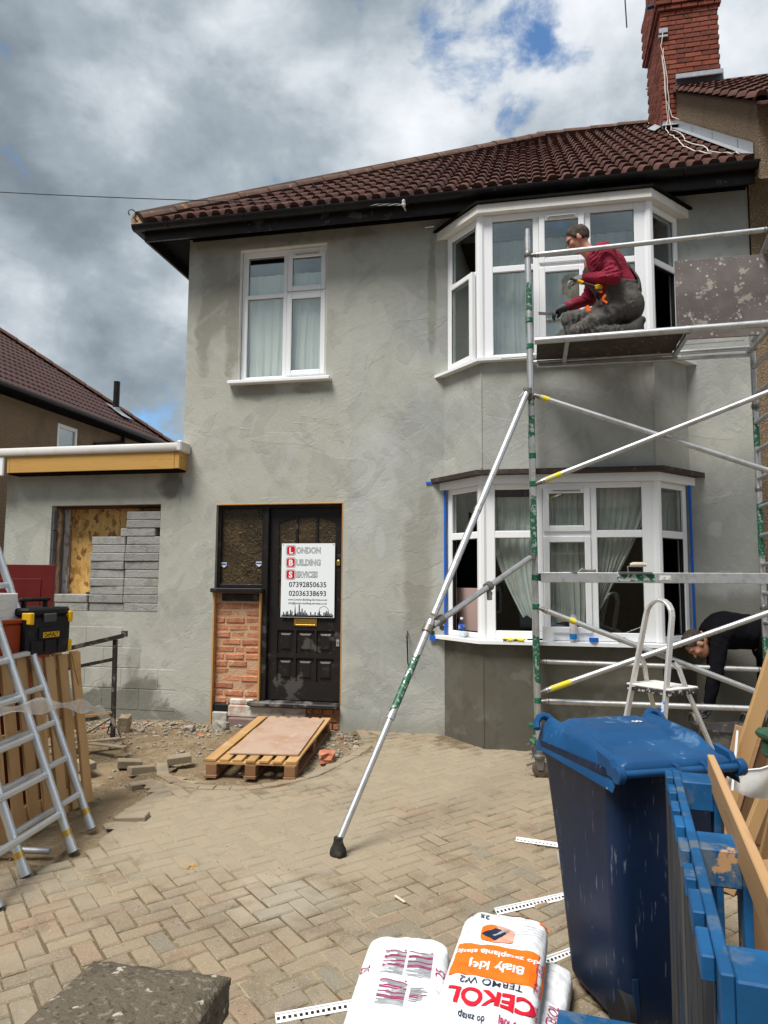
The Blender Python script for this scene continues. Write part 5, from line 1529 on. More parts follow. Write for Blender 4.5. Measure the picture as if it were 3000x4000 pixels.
brace((lx(.66) + .025, yo - .03, .650), (XR_, yo - .03, 1.385), tape=(.09, .26))
brace((lx(.57) + .02, FY, .567), (XR_, FY, .575), 'ledger')
brace((lx(.8) + .02, BY, .815), (XR_, BY, .80), 'ledger')
# platform
deck = sub('platform', tw, (0, 0, 0))
MB().tube([(lx(3.59) + .04, FY, 3.595), (XR_ - .03, FY, 3.628)], .030, 16).build('edge_tube', M_ALU, deck, 45)
MB().tube([(lx(3.6) + .03, BY - .02, 3.598), (XR_ - .03, BY - .02, 3.628)], .022, 14).build('edge_tube', M_ALU, deck, 45)
M_DECK = mat('dark_phenolic_ply', (0.050, 0.038, 0.033), .7, vary=((6, .5, .7, (0.085, 0.07, 0.06), .7), (16, .62, .68, (0.30, 0.28, 0.25), .6)))
MB().box(lx(3.6) + .06, 1.28, FY + .03, BY - .045, 3.612, 3.630).build('deck_sheet', M_DECK, deck)
for x in (.33, 1.30, 1.92):
    MB().bar((x, FY + .02, 3.590), (x - .0, BY - .03, 3.590), .035, .035).build('cross_bar', M_ALU, deck)
MB().box(.08, XR_ - .03, BY - .05, BY - .012, 3.545, 3.576, .004).build('side_rail', M_ALU, deck)
# long toe plank / trestle board on the lower rungs
pk = sub('cross_plank', tw)
MB().box(lx(1.57) + .045, 2.6, FY - .075, FY - .03, 1.535, 1.618, .004).build('plank', alu_mat('worn_plank', ()), pk)
MB().box(.68, .98, FY - .0765, FY - .0745, 1.548, 1.606).build('paint_patch', mat('green_paint_worn', (0.012, 0.115, 0.055), .6, vary=((22, .5, .56, (0.45, 0.45, 0.45), .9),)), pk)
MB().box(lx(1.57) + .025, lx(1.57) + .046, FY - .07, FY - .035, 1.545, 1.608).build('end_cap', M_RUBBER, pk)
MB().box(1.0, 1.09, FY - .0768, FY - .0745, 1.558, 1.596).build('print_label', mat('worn_label', (0.62, 0.62, 0.60), .6, vary=((40, .5, .56, (0.3, 0.3, 0.3), .8),)), pk)
# castors
def castor(x, y, zg, top, parent=tw):
    c_ = sub('castor', parent, (x, y, zg))
    MB().lathe([(.026, .20), (.026, .26), (.030, .262), (.030, .285), (.022, .29), (.022, top)], (0, 0, 0), 14).build('leg_screw', M_ALU, c_, 40)
    MB().lathe([(.012, .150), (.050, .155), (.052, .172), (.030, .185), (.028, .205)], (0, 0, 0), 16).build('swivel_plate', M_CLAMP, c_, 40)
    m_ = MB()
    for s_ in (-1, 1):
        m_.prism([(-.045, .160), (.045, .160), (.028, .060), (-.012, .060)], s_ * .026 - .002, s_ * .026 + .002, 1)
    m_.build('fork', M_CLAMP, c_)
    MB().lathe([(.02, -.020), (.055, -.020), (.066, -.014), (.066, .014), (.055, .020), (.02, .020)], (.006, 0, .066), 24, mtx=Matrix.Rotation(RAD(90), 4, 'X')).build('wheel', mat('brown_castor_wheel', (0.10, 0.072, 0.055), .7, vary=((14, .5, .7, (0.20, 0.17, 0.14), .7),)), c_, 40)
    m_ = MB(); m_.bar((-.03, 0, .115), (-.10, 0, .088), .03, .012); m_.build('brake_lever', M_CLAMP, c_)
    return c_
castor(XLb, FY, ground_z(FY), .36); castor(XLb - .01, BY, ground_z(BY), .40); castor(XR_, FY, ground_z(FY), .4); castor(XR_, BY, ground_z(BY), .4)
for (x, y) in ((XLb, FY), (XLb - .01, BY)):
    m_ = MB(); m_.box(x - .075, x + .075, y - .03, y + .03, .225, .262, .004); m_.lathe([(.034, .18), (.034, .262)], (x, y, 0), 14)
    m_.build('locking_collar', M_GREENC, tw)

# ---- stabiliser: long leg to the drive, short tie back to the tower
st = sub('stabiliser', tw)
a = Vector((lx(3.14) - .03, FY - .03, 3.150)); e = Vector((-1.150, -3.05, -.02)); d = (e - a)
J = a + d * .785; K = a + d * .60
MB().tube([a, a.lerp(K, .97)], .026, 14).build('outer_leg', M_ALU, st, 45)
MB().tube([K, J], .0258, 14).build('middle_leg', alu_mat('worn_aluminium_green_leg', ((.70, 1.02),)), st, 45)
MB().tube([J - d.normalized() * .06, e], .0215, 14).build('inner_leg', M_ALU, st, 45)
for t in (.335, .60, .785):
    q = a + d * t; u_ = d.normalized()
    MB().tube([q - u_ * .02, q + u_ * .02], .029, 14).build('leg_collar', M_ALU, st, 45)
b = Vector((lx(1.74) - .025, FY - .03, 1.748))
kk_ = a + d * .612
MB().tube([b, kk_ + Vector((.03, .03, .02))], .0225, 14).build('tie_tube', M_ALU, st, 45)
def clamp(p, ax, nm='clamp'):
    ax = Vector(ax).normalized(); q = ax.to_track_quat('Z', 'Y').to_matrix().to_4x4()
    m_ = MB(); m_.lathe([(.031, -.028), (.037, -.024), (.037, .024), (.031, .028)], p, 16, mtx=q); m_.lathe([(.012, 0), (.012, .075)], p, 8, mtx=q @ Matrix.Rotation(RAD(90), 4, 'X')); m_.lathe([(.019, .05), (.019, .064)], p, 6, mtx=q @ Matrix.Rotation(RAD(90), 4, 'X'))
    m_.build(nm, M_CLAMP, st, 40)
clamp(a, (0, 0, 1)); clamp(b, (0, 0, 1)); clamp(kk_, d); clamp(kk_ + (b - kk_) * .10, b - kk_)
tieq = b.lerp(kk_, .46); clamp(tieq, b - kk_)
MB().tube([tieq, tieq + Vector((.01, -.02, -.10))], .020, 10).build('spare_coupler', M_CLAMP, st, 45)
MB().tube([a + Vector((-.02, -.01, .01)), a + Vector((-.07, -.03, -.06))], .007, 6).build('clamp_handle', M_CLAMP, st)
MB().lathe([(.048, -.070), (.052, -.060), (.047, -.034), (.036, -.016), (.029, .004), (.027, .030), (.022, .035)], e, 18).build('rubber_foot', mat('worn_rubber_foot', (0.022, 0.020, 0.018), .7, vary=((14, .5, .7, (0.09, 0.08, 0.065), .8),)), st, 40)

# perforated bead left lying on the platform edge
bd = MB(); bd.bar((-.25, -.62, 3.655), (1.9, -.62, 3.70), .02, .004); 
tag(bd.build('angle_bead', mat('galvanised_bead', (0.55, 0.56, 0.57), .4, metal=.5)), 'thin galvanised bead sticking out from the scaffold platform', 'bead')

# splashed board standing on the platform
sb = MB(); sb.box(1.262, 2.06, -.985, -.967, 3.62, 4.325, .002)
def splash_mat():
    m = bpy.data.materials.new('splashed_phenolic_board'); m.use_nodes = True
    nt = m.node_tree; nt.nodes.clear()
    v = nd(nt, 'TexCoord').outputs['Object']
    n_ = noise(nt, v, 7, 7, .62, .4)
    c = mixc(nt, sstep(nt, noise(nt, v, 3, 4), .4, .7), (0.115, 0.090, 0.085), (0.155, 0.135, 0.128))
    c = mixc(nt, mth(nt, 'MULTIPLY', sstep(nt, n_, .585, .62), .75), c, (0.37, 0.35, 0.30))
    vo = nd(nt, 'TexVoronoi', {'Vector': v, 'Scale': 17.0, 'Randomness': 1.0})
    c = mixc(nt, mth(nt, 'MULTIPLY', mth(nt, 'SUBTRACT', 1.0, sstep(nt, vo.outputs[0], .16, .21)), mth(nt, 'MULTIPLY', sstep(nt, n_, .49, .52), .85)), c, (0.46, 0.44, 0.39))
    vo = nd(nt, 'TexVoronoi', {'Vector': v, 'Scale': 45.0, 'Randomness': 1.0})
    c = mixc(nt, mth(nt, 'MULTIPLY', mth(nt, 'SUBTRACT', 1.0, sstep(nt, vo.outputs[0], .13, .18)), mth(nt, 'MULTIPLY', sstep(nt, noise(nt, v, 5, 3), .5, .56), .9)), c, (0.55, 0.53, 0.48))
    b_ = nd(nt, 'BsdfPrincipled', {'Base Color': c, 'Roughness': .75, 'Normal': nd(nt, 'Bump', {'Strength': .5, 'Distance': .006, 'Height': n_}).outputs[0]})
    nd(nt, 'OutputMaterial', {0: b_.outputs[0]})
    return m
tag(sb.build('splashed_board', splash_mat()), 'dark board splashed with plaster standing upright on the scaffold platform', 'board')

# ---------------------------------------------------------------- spare tower frames leaning at the left
M_BRIGHT = mat('bright_aluminium', (0.60, 0.63, 0.66), .36, metal=.8, vary=((7, .48, .7, (0.50, 0.52, 0.55), .6), (30, .62, .72, (0.40, 0.40, 0.40), .4)), bump=(40, .15, .002))
def frame(foot1, foot2, label):
    lean = Vector((-.398, -.022, .917)).normalized(); L = 2.25
    fr_ = thing('ladder_frame', label, 'scaffold frame', Vector(foot1))
    f1 = Vector((0, 0, 0)); f2 = Vector(foot2) - Vector(foot1)
    for f in (f1, f2):
        o = MB().tube([f + lean * .06, f + lean * L], .0258, 14).build('rail', M_BRIGHT, fr_, 45)
        MB().tube([f + lean * .10, f + lean * .135], .0285, 14).build('locking_band', M_BRASS, o, 45)
        MB().tube([f + lean * .0, f + lean * .07], [.031, .029], 14).build('rubber_end', M_BRIGHT, o, 45)
        MB().tube([f - lean * .004, f + lean * .006], .0275, 14).build('end_plug', M_RUBBER, o, 45)
    s = .235; k_ = 0
    ax = (f2 - f1).normalized()
    while s < L - .1:
        p = f1 + lean * s; q = f2 + lean * s
        MB().tube([p - ax * .018, q + ax * .018], .0205, 12).build('rung', M_BRIGHT, fr_, 45)
        for r_ in (p, q):
            MB().tube([r_ - lean * .026, r_ + lean * .026], .0278, 14).build('rung_sleeve', M_BRIGHT, fr_, 45)
        s += .248; k_ += 1
    return fr_
frame((-2.84, -2.98, -.085), (-2.78, -3.68, -.105), 'aluminium ladder frame nearest the upright pallet, its foot furthest right')
frame((-2.725, -3.335, -.095), (-2.66, -4.035, -.115), 'aluminium ladder frame lying in front of the other at the left edge')

# ---------------------------------------------------------------- step ladder
sl_ = thing('step_ladder', 'paint splashed aluminium step ladder standing behind the blue bin', 'step ladder', (.86, -1.95, ground_z(-1.95)), (0, 0, RAD(-48)))
M_STEPL = mat('splashed_aluminium', (0.56, 0.56, 0.55), .45, metal=.55, vary=((8, .5, .64, (0.66, 0.63, 0.57), .8), (20, .6, .7, (0.48, 0.36, 0.24), .5)), bump=(30, .3, .003))
W0, W1 = .20, .105           # half widths at foot and hoop
topz = 1.44; H0 = 1.50
def fl_(s_, z):  # front stile position
    t = z / topz
    return Vector((s_ * (W0 + (W1 - W0) * t), -.30 + .36 * t, z))
hoop = []
for z in (.0, .4, .86, 1.2, 1.36): hoop.append(fl_(-1, z))
for k in range(1, 8):
    an = math.pi * k / 8; t = 1.36 / topz; xx = W0 + (W1 - W0) * t
    hoop.append(Vector((-math.cos(an) * xx, -.30 + .36 * t + .02 * math.sin(an), 1.36 + math.sin(an) * .115)))
for z in (1.36, 1.2, .86, .4, .0): hoop.append(fl_(1, z))
hm = MB()
for i in range(len(hoop) - 1): hm.bar(hoop[i], hoop[i + 1] + (hoop[i + 1] - hoop[i]).normalized() * .006, .022, .046, (0, 1, .2), .004)
hm.build('front_stiles', M_STEPL, sl_)
for s_ in (-1, 1):
    m_ = MB(); p0 = fl_(s_, 1.06) + Vector((0, .03, 0)); pts = [p0, p0 + Vector((s_ * .015, .055, -.05)), p0 + Vector((s_ * .03, .09, -.16)), Vector((s_ * (W0 + .06), .50, .0))]
    for i in range(3): m_.bar(pts[i], pts[i + 1], .020, .034, (0, 1, .3), .003)
    m_.build('rear_leg', M_STEPL, sl_)
    MB().lathe([(.010, -.006), (.010, .006)], p0 + Vector((s_ * .014, 0, 0)), 10, mtx=Matrix.Rotation(RAD(90), 4, 'Y')).build('pivot', M_RUBBER, sl_)
m_ = MB(); m_.box(-.185, .185, -.10, .20, .868, .882, .004); pz_ = m_.build('platform_top', mat('plaster_crusted_tread', (0.62, 0.60, 0.56), .9, vary=((10, .5, .7, (0.5, 0.48, 0.44), .6),), bump=(30, .8, .01)), sl_)
m_ = MB(); m_.box(-.188, .188, -.105, .205, .835, .8675, .004); m_.build('platform_edge', mat('black_splashed_edge', (0.03, 0.03, 0.03), .6, vary=((40, .52, .6, (0.55, 0.54, 0.5), .8),)), sl_)
for z in (.60, .33):
    m_ = MB(); w_ = W0 + (W1 - W0) * z / topz; y = -.30 + .36 * z / topz
    m_.box(-w_ - .022, w_ + .022, y - .045, y + .045, z - .014, z + .014, .004); m_.build('tread', M_STEPL, sl_)
m_ = MB(); p0 = fl_(1, .52); p1 = fl_(1, .80); m_.bar(p0 + Vector((0, -.026, 0)), p1 + Vector((0, -.026, 0)), .023, .003, (0, 1, 0)); m_.build('blue_sticker', mat('blue_sticker', (0.01, 0.16, 0.62), .4, vary=((16, .55, .62, (0.6, 0.65, 0.7), .8),)), sl_)
# ---------------------------------------------------------------- timber pallets
M_PALW = mat('pallet_softwood', (0.46, 0.275, 0.115), .75, vary=((5, .45, .7, (0.34, 0.185, 0.07), .7, 6, (1, .12, 1)), (26, .58, .7, (0.25, 0.125, 0.045), .5, 4, (1, .06, 1)), (3, .55, .7, (0.50, 0.36, 0.20), .6)), bump=(24, .3, .004, (1, .08, 1)), rnd=.12)
M_PALD = mat('pallet_dark_block', (0.235, 0.125, 0.065), .8, vary=((8, .45, .7, (0.15, 0.08, 0.045), .7),), bump=(24, .3, .004), rnd=.1)
M_PALV = mat('weathered_pallet_slat', (0.46, 0.285, 0.135), .8, vary=((5, .45, .7, (0.35, 0.20, 0.085), .7, 6, (1, 1, .12)), (26, .58, .7, (0.20, 0.10, 0.04), .5, 4, (1, 1, .06)), (2, .55, .7, (0.43, 0.30, 0.17), .7)), bump=(24, .3, .004, (1, 1, .08)), rnd=.14)
pal = thing('wooden_pallet', 'yellow wooden pallet lying flat before the front door', 'pallet', (-2.33, -.93, -.035), (RAD(1.6), 0, RAD(6)))
PW, PL = .76, 1.62
xs = [-.335, -.222, -.112, 0.0, .112, .222, .335]
for i, x in enumerate(xs):
    w_ = .095 if i in (0, 6) else .078
    MB().box(x - w_ / 2, x + w_ / 2, -PL / 2 + random.uniform(0, .012), PL / 2 - random.uniform(0, .012), .122, .143, .003).build('top_board', M_PALW, pal)
for y in (-PL / 2 + .06, 0, PL / 2 - .06):
    MB().box(-PW / 2 + .002, PW / 2 - .002, y - .05, y + .05, .102, .1215, .002).build('bearer', M_PALW, pal)
    for x in (-.325, 0, .325):
        MB().box(x - .045, x + .045, y - .058, y + .058, .020, .1015, .003).build('block', M_PALD, pal)
for x in (-.325, 0, .325):
    MB().box(x - .05, x + .05, -PL / 2 - .02, PL / 2 + .01, -.002, .0195, .002).build('bottom_board', M_PALD, pal)
sheet = MB().box(-.29, .29, -.66, .68, 0, .014, .002).build('plywood_sheet', mat('dusty_pink_plywood', (0.40, 0.285, 0.215), .8, vary=((2.5, .42, .65, (0.33, 0.205, 0.14), .7), (12, .55, .7, (0.50, 0.42, 0.34), .5), (4, .58, .64, (0.36, 0.20, 0.10), .5)), bump=(30, .2, .003)))
sheet.location = (-2.27, -.93, .112); sheet.rotation_euler = (RAD(1.6), 0, RAD(7))
tag(sheet, 'dusty pinkish plywood sheet lying on the flat pallet', 'sheet')

# pallet standing on edge at the left, slats upright
up_ = thing('upright_pallet', 'wooden pallet stood on edge with upright slats behind the ladder frames', 'pallet', (-3.17, -2.47, ground_z(-2.5)), (0, RAD(-9.5), RAD(-2)))
for k in range(9):
    y = -.06 - k * .137
    h_ = 1.10 + random.uniform(-.02, .01)
    MB().box(-.004, .018, y - .046, y + .046, .0, h_, .003).build('slat', M_PALV, up_)
for z in (.10, .58, 1.03):
    MB().box(-.026, -.0045, -1.22, -.01, z - .05, z + .05, .002).build('bearer', M_PALV, up_)
    for y in (-.07, -.62, -1.16):
        MB().box(-.115, -.0265, y - .06, y + .06, z - .045, z + .045, .003).build('block', M_PALD, up_)
for k in range(4):
    y = -.08 - k * .36
    MB().box(-.137, -.1155, y - .05, y + .05, .0, 1.1, .003).build('slat', M_PALV, up_)
splinter = MB(); splinter.prism([(-.045, .0), (.05, .0), (.03, -.20), (.0, -.24), (-.03, -.12)], .0185, .026, 0)
o = splinter.build('split_wood', M_PALW, up_); o.location = (.0, -.06, 1.08)
# things stacked behind it
b_ = MB(); b_.box(-.02, .02, -.38, .38, 0, 1.72, .003); b_.box(.020, .026, -.28, .28, 1.12, 1.60, .002)
rd = b_.build('red_door', mat('red_painted_door', (0.115, 0.012, 0.010), .45, vary=((4, .45, .7, (0.085, 0.009, 0.008), .7),))); rd.location = (-4.30, -2.15, -.06); rd.rotation_euler = (0, RAD(-4), RAD(-68))
tag(rd, 'dark red painted door leaning behind the upright pallet', 'door')
b_ = MB(); b_.box(-.03, .03, -.5, .5, 0, .85, .003)
o = b_.build('red_panel', mat('red_brown_panel', (0.13, 0.022, 0.015), .6, vary=((6, .5, .7, (0.08, 0.015, 0.01), .7),))); o.location = (-3.52, -3.05, -.09); o.rotation_euler = (0, RAD(-8), 0)
tag(o, 'dark red panel showing between the upright pallet slats', 'panel')
oc = thing('orange_crate', 'orange plastic crate on top of the pallet beside the toolbox', 'crate', (-3.52, -3.22, 1.02))
m_ = MB(); m_.box(-.16, .16, -.2, .2, .22, .25, .006); m_.box(-.15, .15, -.19, .19, .0, .2195, .01); m_.build('body', mat('orange_plastic', (0.26, 0.040, 0.012), .45, vary=((6, .5, .7, (0.28, 0.04, 0.01), .7),)), oc)
bx_ = MB().box(-.12, .12, -.16, .16, 0, .17, .006).build('white_carton', mat('white_carton', (0.66, 0.66, 0.64), .7, vary=((9, .5, .62, (0.5, 0.5, 0.48), .6, 4, (1, 1, 5)),))); bx_.location = (-3.55, -3.2, 1.272); tag(bx_, 'white carton on the orange crate at the left edge', 'carton')
for k, (p_, q_, w_, t__) in enumerate((((-4.75, -1.9, 1.585), (-4.40, -1.75, 1.60), .09, .02), ((-4.80, -1.9, 1.615), (-4.38, -1.72, 1.622), .10, .018), ((-4.85, -1.8, 1.632), (-4.27, -1.6, 1.655), .028, .014))):
    m_ = MB(); m_.bar(p_, q_, w_, t__, (0, 0, 1), .002)
    o = m_.build('timber_offcut', M_PALW); tag(o, ['lowest pale timber offcut laid over the red door', 'middle pale timber offcut laid over the red door', 'long thin lath sticking out above the red door'][k], 'timber')
pl2 = MB().box(-1.0, .0, -.05, .05, -.045, .045, .004).build('timber_post', mat('weathered_post', (0.235, 0.155, 0.085), .85, vary=((5, .45, .7, (0.16, 0.10, 0.055), .7, 6, (.15, 1, 1)),))); pl2.location = (-4.98, -1.5, 1.98); pl2.rotation_euler = (0, 0, 0); tag(pl2, 'brown squared timber end poking in at the left edge', 'timber')
m_ = MB(); m_.box(-.8, 0, -.03, .03, -1.95, -.05)
o = m_.build('grey_board', mat('grey_blue_board', (0.235, 0.27, 0.30), .8, vary=((3, .5, .7, (0.30, 0.33, 0.35), .6, 4, (.2, 1, 3)),))); o.location = (-5.52, -.9, 1.98); tag(o, 'grey blue board standing under the brown timber end', 'board')

# toolbox
tb = thing('toolbox', 'black toolbox with yellow corner latches on top of the upright pallet', 'toolbox', (-3.30, -2.865, 1.015), (0, 0, RAD(-3)))
M_TBK = mat('black_tool_plastic', (0.009, 0.009, 0.011), .5, vary=((10, .55, .75, (0.05, 0.05, 0.052), .6),), bump=(60, .2, .002))
M_TYL = mat('yellow_latch', (0.70, 0.40, 0.012), .45)
m_ = MB(); m_.box(-.30, 0, -.215, .215, .0, .265, .018); m_.box(-.295, -.004, -.208, .208, .267, .325, .015); m_.build('body', M_TBK, tb)
for y in (-.13, .0, .13):
    MB().box(.0, .010, y - .055, y + .055, .015, .105, .006).build('front_rib', M_TBK, tb)
MB().box(.0, .013, -.12, .10, .112, .19, .006).build('front_panel', M_TBK, tb)
for (y, z) in ((-.195, .235), (.195, .235), (.195, .03)):
    MB().box(-.06, .018, y - .018, y + .018, z - .02, z + .06, .006).build('latch', M_TYL, tb)
for y in (-.10, .11): MB().box(-.16, -.13, y - .012, y + .012, .324, .365, .004).build('handle_post', M_TBK, tb)
MB().box(-.165, -.125, -.14, .15, .3655, .392, .008).build('handle', M_TBK, tb)
MB().box(-.01, .012, -.07, .05, .225, .285, .006).build('catch', mat('grey_tool_plastic', (0.06, 0.065, 0.07), .5), tb)
MB().box(.0132, .0150, -.085, .075, .120, .158).build('name_plate', M_TYL, tb)
v2, f2 = text2d('DeWALT', .042, 'CENTER', .0012, .80)
m_ = MB(); m_.add([(.0158, -.005 + a, .125 + b) for a, b in v2], f2); m_.build('lettering', M_TBK, tb)
# stretch wrap strip
sw = MB(); vs_ = []; fs_ = []
P0, P1, P2, P3 = Vector((-3.02, -4.0, .80)), Vector((-2.98, -3.05, .76)), Vector((-3.2, -2.3, .60)), Vector((-3.92, -1.0, .13))
for i in range(33):
    t = i / 32; q = P0 * (1 - t) ** 3 + P1 * 3 * t * (1 - t) ** 2 + P2 * 3 * t * t * (1 - t) + P3 * t ** 3
    w_ = .035 + .02 * math.sin(i * .9); 
    for k in range(4):
        vs_.append(q + Vector((.012 * math.sin(k * 2.1 + i * .5), 0, (k / 3 - .5) * 2 * w_ * (.6 if i > 26 else 1))))
for i in range(32):
    for k in range(3): a = i * 4 + k; fs_.append((a, a + 1, a + 5, a + 4))
sw.add(vs_, fs_)
film = bpy.data.materials.new('cloudy_film'); film.use_nodes = True; nt = film.node_tree; nt.nodes.clear()
v = nd(nt, 'TexCoord').outputs['Object']
b_ = nd(nt, 'BsdfPrincipled', {'Base Color': (0.72, 0.72, 0.70), 'Roughness': .35}); t_ = nd(nt, 'BsdfTransparent')
nd(nt, 'OutputMaterial', {0: nd(nt, 'MixShader', {0: mth(nt, 'ADD', mth(nt, 'MULTIPLY', noise(nt, v, 14, 5), .7), .25), 1: t_.outputs[0], 2: b_.outputs[0]}).outputs[0]})
tag(sw.build('stretch_wrap', film, None, True), 'strip of cloudy stretch wrap trailing from the ladder frames to the trestle', 'plastic')

# trestle
tr = thing('trestle', 'rusty black steel trestle standing in rubble before the extension wall', 'trestle', (0, 0, 0))
M_TRES = mat('crusted_black_steel', (0.035, 0.030, 0.027), .6, metal=.3, vary=((14, .5, .66, (0.24, 0.20, 0.165), .8), (7, .58, .7, (0.15, 0.06, 0.03), .6)), bump=(30, .6, .006))
MB().bar((-4.62, -1.35, .80), (-3.93, -.90, .985), .045, .04).build('top_bar', M_TRES, tr)
MB().box(-3.945, -3.90, -.92, -.875, .975, 1.03).build('end_stop', M_TRES, tr)
MB().bar((-4.00, -.93, .945), (-3.99, -.92, -.02), .035, .035, (0, 1, 0)).build('leg', M_TRES, tr)
MB().bar((-4.62, -1.35, .79), (-4.66, -1.37, -.03), .035, .035, (0, 1, 0)).build('leg', M_TRES, tr)
MB().bar((-4.63, -1.35, .62), (-4.00, -.93, .76), .03, .03).build('cross_bar', M_TRES, tr)
MB().bar((-4.64, -1.36, .13), (-4.00, -.93, .22), .03, .03).build('cross_bar', M_TRES, tr)
MB().bar((-4.64, -1.36, .17), (-4.00, -.93, .25), .02, .02).build('cross_bar', M_ORWOOD, tr)
MB().tube([(-3.995, -.925, .20), (-3.72, -1.15, -.02)], .007, 6).build('stay', M_TRES, tr); MB().tube([(-3.995, -.925, .20), (-4.25, -1.35, -.02)], .007, 6).build('stay', M_TRES, tr)
MB().tube([(-3.995, -.925, .20), (-4.18, -.72, .0)], .007, 6).build('stay', M_TRES, tr)
for k, (a, b) in enumerate((((-4.4, -1.2, .025), (-3.62, -1.30, .02)), ((-4.35, -1.42, .02), (-3.78, -1.05, .045)))):
    o = MB().bar(a, b, .06, .015, (0, 0, 1), .002).build('timber_offcut', mat('weathered_offcut', (0.34, 0.27, 0.19), .9, vary=((8, .5, .7, (0.22, 0.165, 0.11), .7),)))
    tag(o, ['thin weathered board lying across the trestle feet', 'second weathered board crossing under the trestle leg'][k], 'timber')
o = MB().bar((-3.06, -4.20, -.12), (-3.35, -3.95, .45), .05, .03, (0, 1, 0), .003).build('timber_stake', M_PALV); tag(o, 'short timber stake leaning behind the nearest ladder foot', 'timber')
o = MB().tube([(-3.3, -3.5, -.06), (-2.82, -3.42, -.07)], .018, 10).build('grey_pipe', M_LEAD, None, 45); tag(o, 'short grey pipe on the ground between the ladder frames', 'pipe')

# ---------------------------------------------------------------- small things on the bay sill
SZ = .996
bt = thing('water_bottle', 'clear water bottle with blue label on the left of the bay sill', 'bottle', (-.665, -.300, SZ))
clr = glass_mat('clear_plastic', (0.86, 0.92, 0.95), .05)
MB().lathe([(.030, 0), (.033, .01), (.033, .05), (.030, .06), (.033, .07), (.033, .12), (.030, .14), (.013, .165), (.013, .18)], (0, 0, 0), 18).build('bottle_body', clr, bt, 40)
MB().lathe([(.0338, .078), (.0338, .122)], (0, 0, 0), 18).build('bottle_label', mat('blue_label', (0.02, 0.08, 0.48), .4, vary=((20, .5, .56, (0.6, 0.7, 0.8), .6),)), bt, 40)
MB().lathe([(.015, .172), (.015, .192)], (0, 0, 0), 12).build('cap', M_UPVC, bt, 40)
cn = thing('foam_can', 'white and blue aerosol foam can on the middle of the bay sill', 'can', (.375, -.505, SZ))
MB().lathe([(.031, 0), (.033, .004), (.033, .215), (.030, .222)], (0, 0, 0), 18).build('can_body', mat('can_print', (0.62, 0.60, 0.62), .35, vary=((20, .55, .62, (0.25, 0.22, 0.3), .6),)), cn, 40)
MB().lathe([(.0335, .02), (.0335, .07)], (0, 0, 0), 18).build('can_band', mat('can_blue', (0.02, 0.20, 0.55), .4), cn, 40)
MB().lathe([(.030, .222), (.024, .24), (.012, .245), (.012, .262), (.016, .264), (.014, .272)], (0, 0, 0), 16).build('can_top', M_LEAD, cn, 40)
tp = thing('tape_roll', 'roll of blue masking tape lying on the bay sill', 'tape', (.555, -.512, SZ))
MB().lathe([(.022, .0), (.042, .0), (.042, .036), (.022, .036)], (0, 0, 0), 20).build('roll', M_TAPE, tp, 40)
tm = thing('tape_measure', 'small yellow and black tape measure on the bay sill', 'tape measure', (.80, -.508, SZ))
MB().box(-.034, .034, -.018, .018, 0, .046, .008).build('case', M_RUBBER, tm); MB().box(-.020, .034, -.0188, .0188, .028, .044, .002).build('side_panel', M_TYL, tm)
cl = MB(); vs_ = []; fs_ = []
for i in range(13):
    for j in range(5):
        vs_.append((-.10 + .2 * i / 12, -.018 + .05 * j / 4, .012 + .010 * math.sin(i * 1.1) * math.cos(j) + .004 * math.sin(i * 2.7 + j)))
for i in range(12):
    for j in range(4): a = i * 5 + j; fs_.append((a, a + 5, a + 6, a + 1))
cl.add(vs_, fs_)
o = cl.build('yellow_glove', mat('yellow_cloth', (0.66, 0.55, 0.015), .8), None, True); o.location = (-.165, -.525, SZ); o.modifiers.new('thick', 'SOLIDIFY').thickness = .012; tag(o, 'crumpled yellow cloth lying on the bay sill left of the scaffold post', 'cloth')
o = MB().bar((-.04, -.515, SZ + .008), (.10, -.505, SZ + .012), .018, .014, (0, 0, 1), .004).build('trimming_knife', M_BLACKPL); tag(o, 'grey trimming knife lying on the bay sill beside the yellow cloth', 'knife')
o = MB().box(-.04, .06, -.004, .004, 0, .13).build('white_offcut', M_UPVC); o.location = (.14, -.505, SZ); tag(o, 'white plastic offcut leaning on the frame behind the scaffold post', 'offcut')
o = MB().box(-.18, .18, -.012, .012, 0, .47).build('pink_board', mat('pink_plasterboard', (0.46, 0.33, 0.30), .8)); o.location = (-.60, .07, 1.0); o.rotation_euler = (RAD(6), 0, RAD(-46)); tag(o, 'pinkish board inside the open left side of the lower bay', 'board')
# trowels on the plank
tz = 1.6185; ty_ = FY - .052
def trowel(x, label, rot=0.0, big=True):
    t_ = thing('trowel', label, 'trowel', (x, ty_, tz), (0, 0, rot))
    MB().box(-.13, .13, -.05, .05, .0, .004).build('blade', M_LEAD, t_)
    MB().tube([(-.05, 0, .004), (-.055, 0, .045), (.0, 0, .062), (.03, 0, .06)], .006, 8).build('tang', M_CLAMP, t_, 45)
    MB().tube([(-.035, 0, .060), (-.01, 0, .064), (.06, 0, .064), (.09, 0, .060)], [.014, .020, .020, .013], 10).build('grip', mat('worn_grip', (0.50, 0.44, 0.36), .7, vary=((12, .5, .7, (0.36, 0.29, 0.22), .7),)), t_, 45)
trowel(.82, 'plastering trowel with pale grip lying on the scaffold cross plank')
t_ = thing('pointing_trowel', 'small pointed trowel lying on the cross plank by the middle casement', 'trowel', (.36, ty_, tz))
MB().prism([(-.11, 0), (.0, .035), (.03, 0), (.0, -.035)], .0, .003, 2).build('blade', M_LEAD, t_); MB().tube([(.02, 0, .002), (.05, 0, .03), (.075, 0, .014)], .005, 8).build('tang', M_CLAMP, t_, 45); MB().tube([(.07, 0, .013), (.16, 0, .013)], .011, 8).build('grip', M_CLAMP, t_, 45)
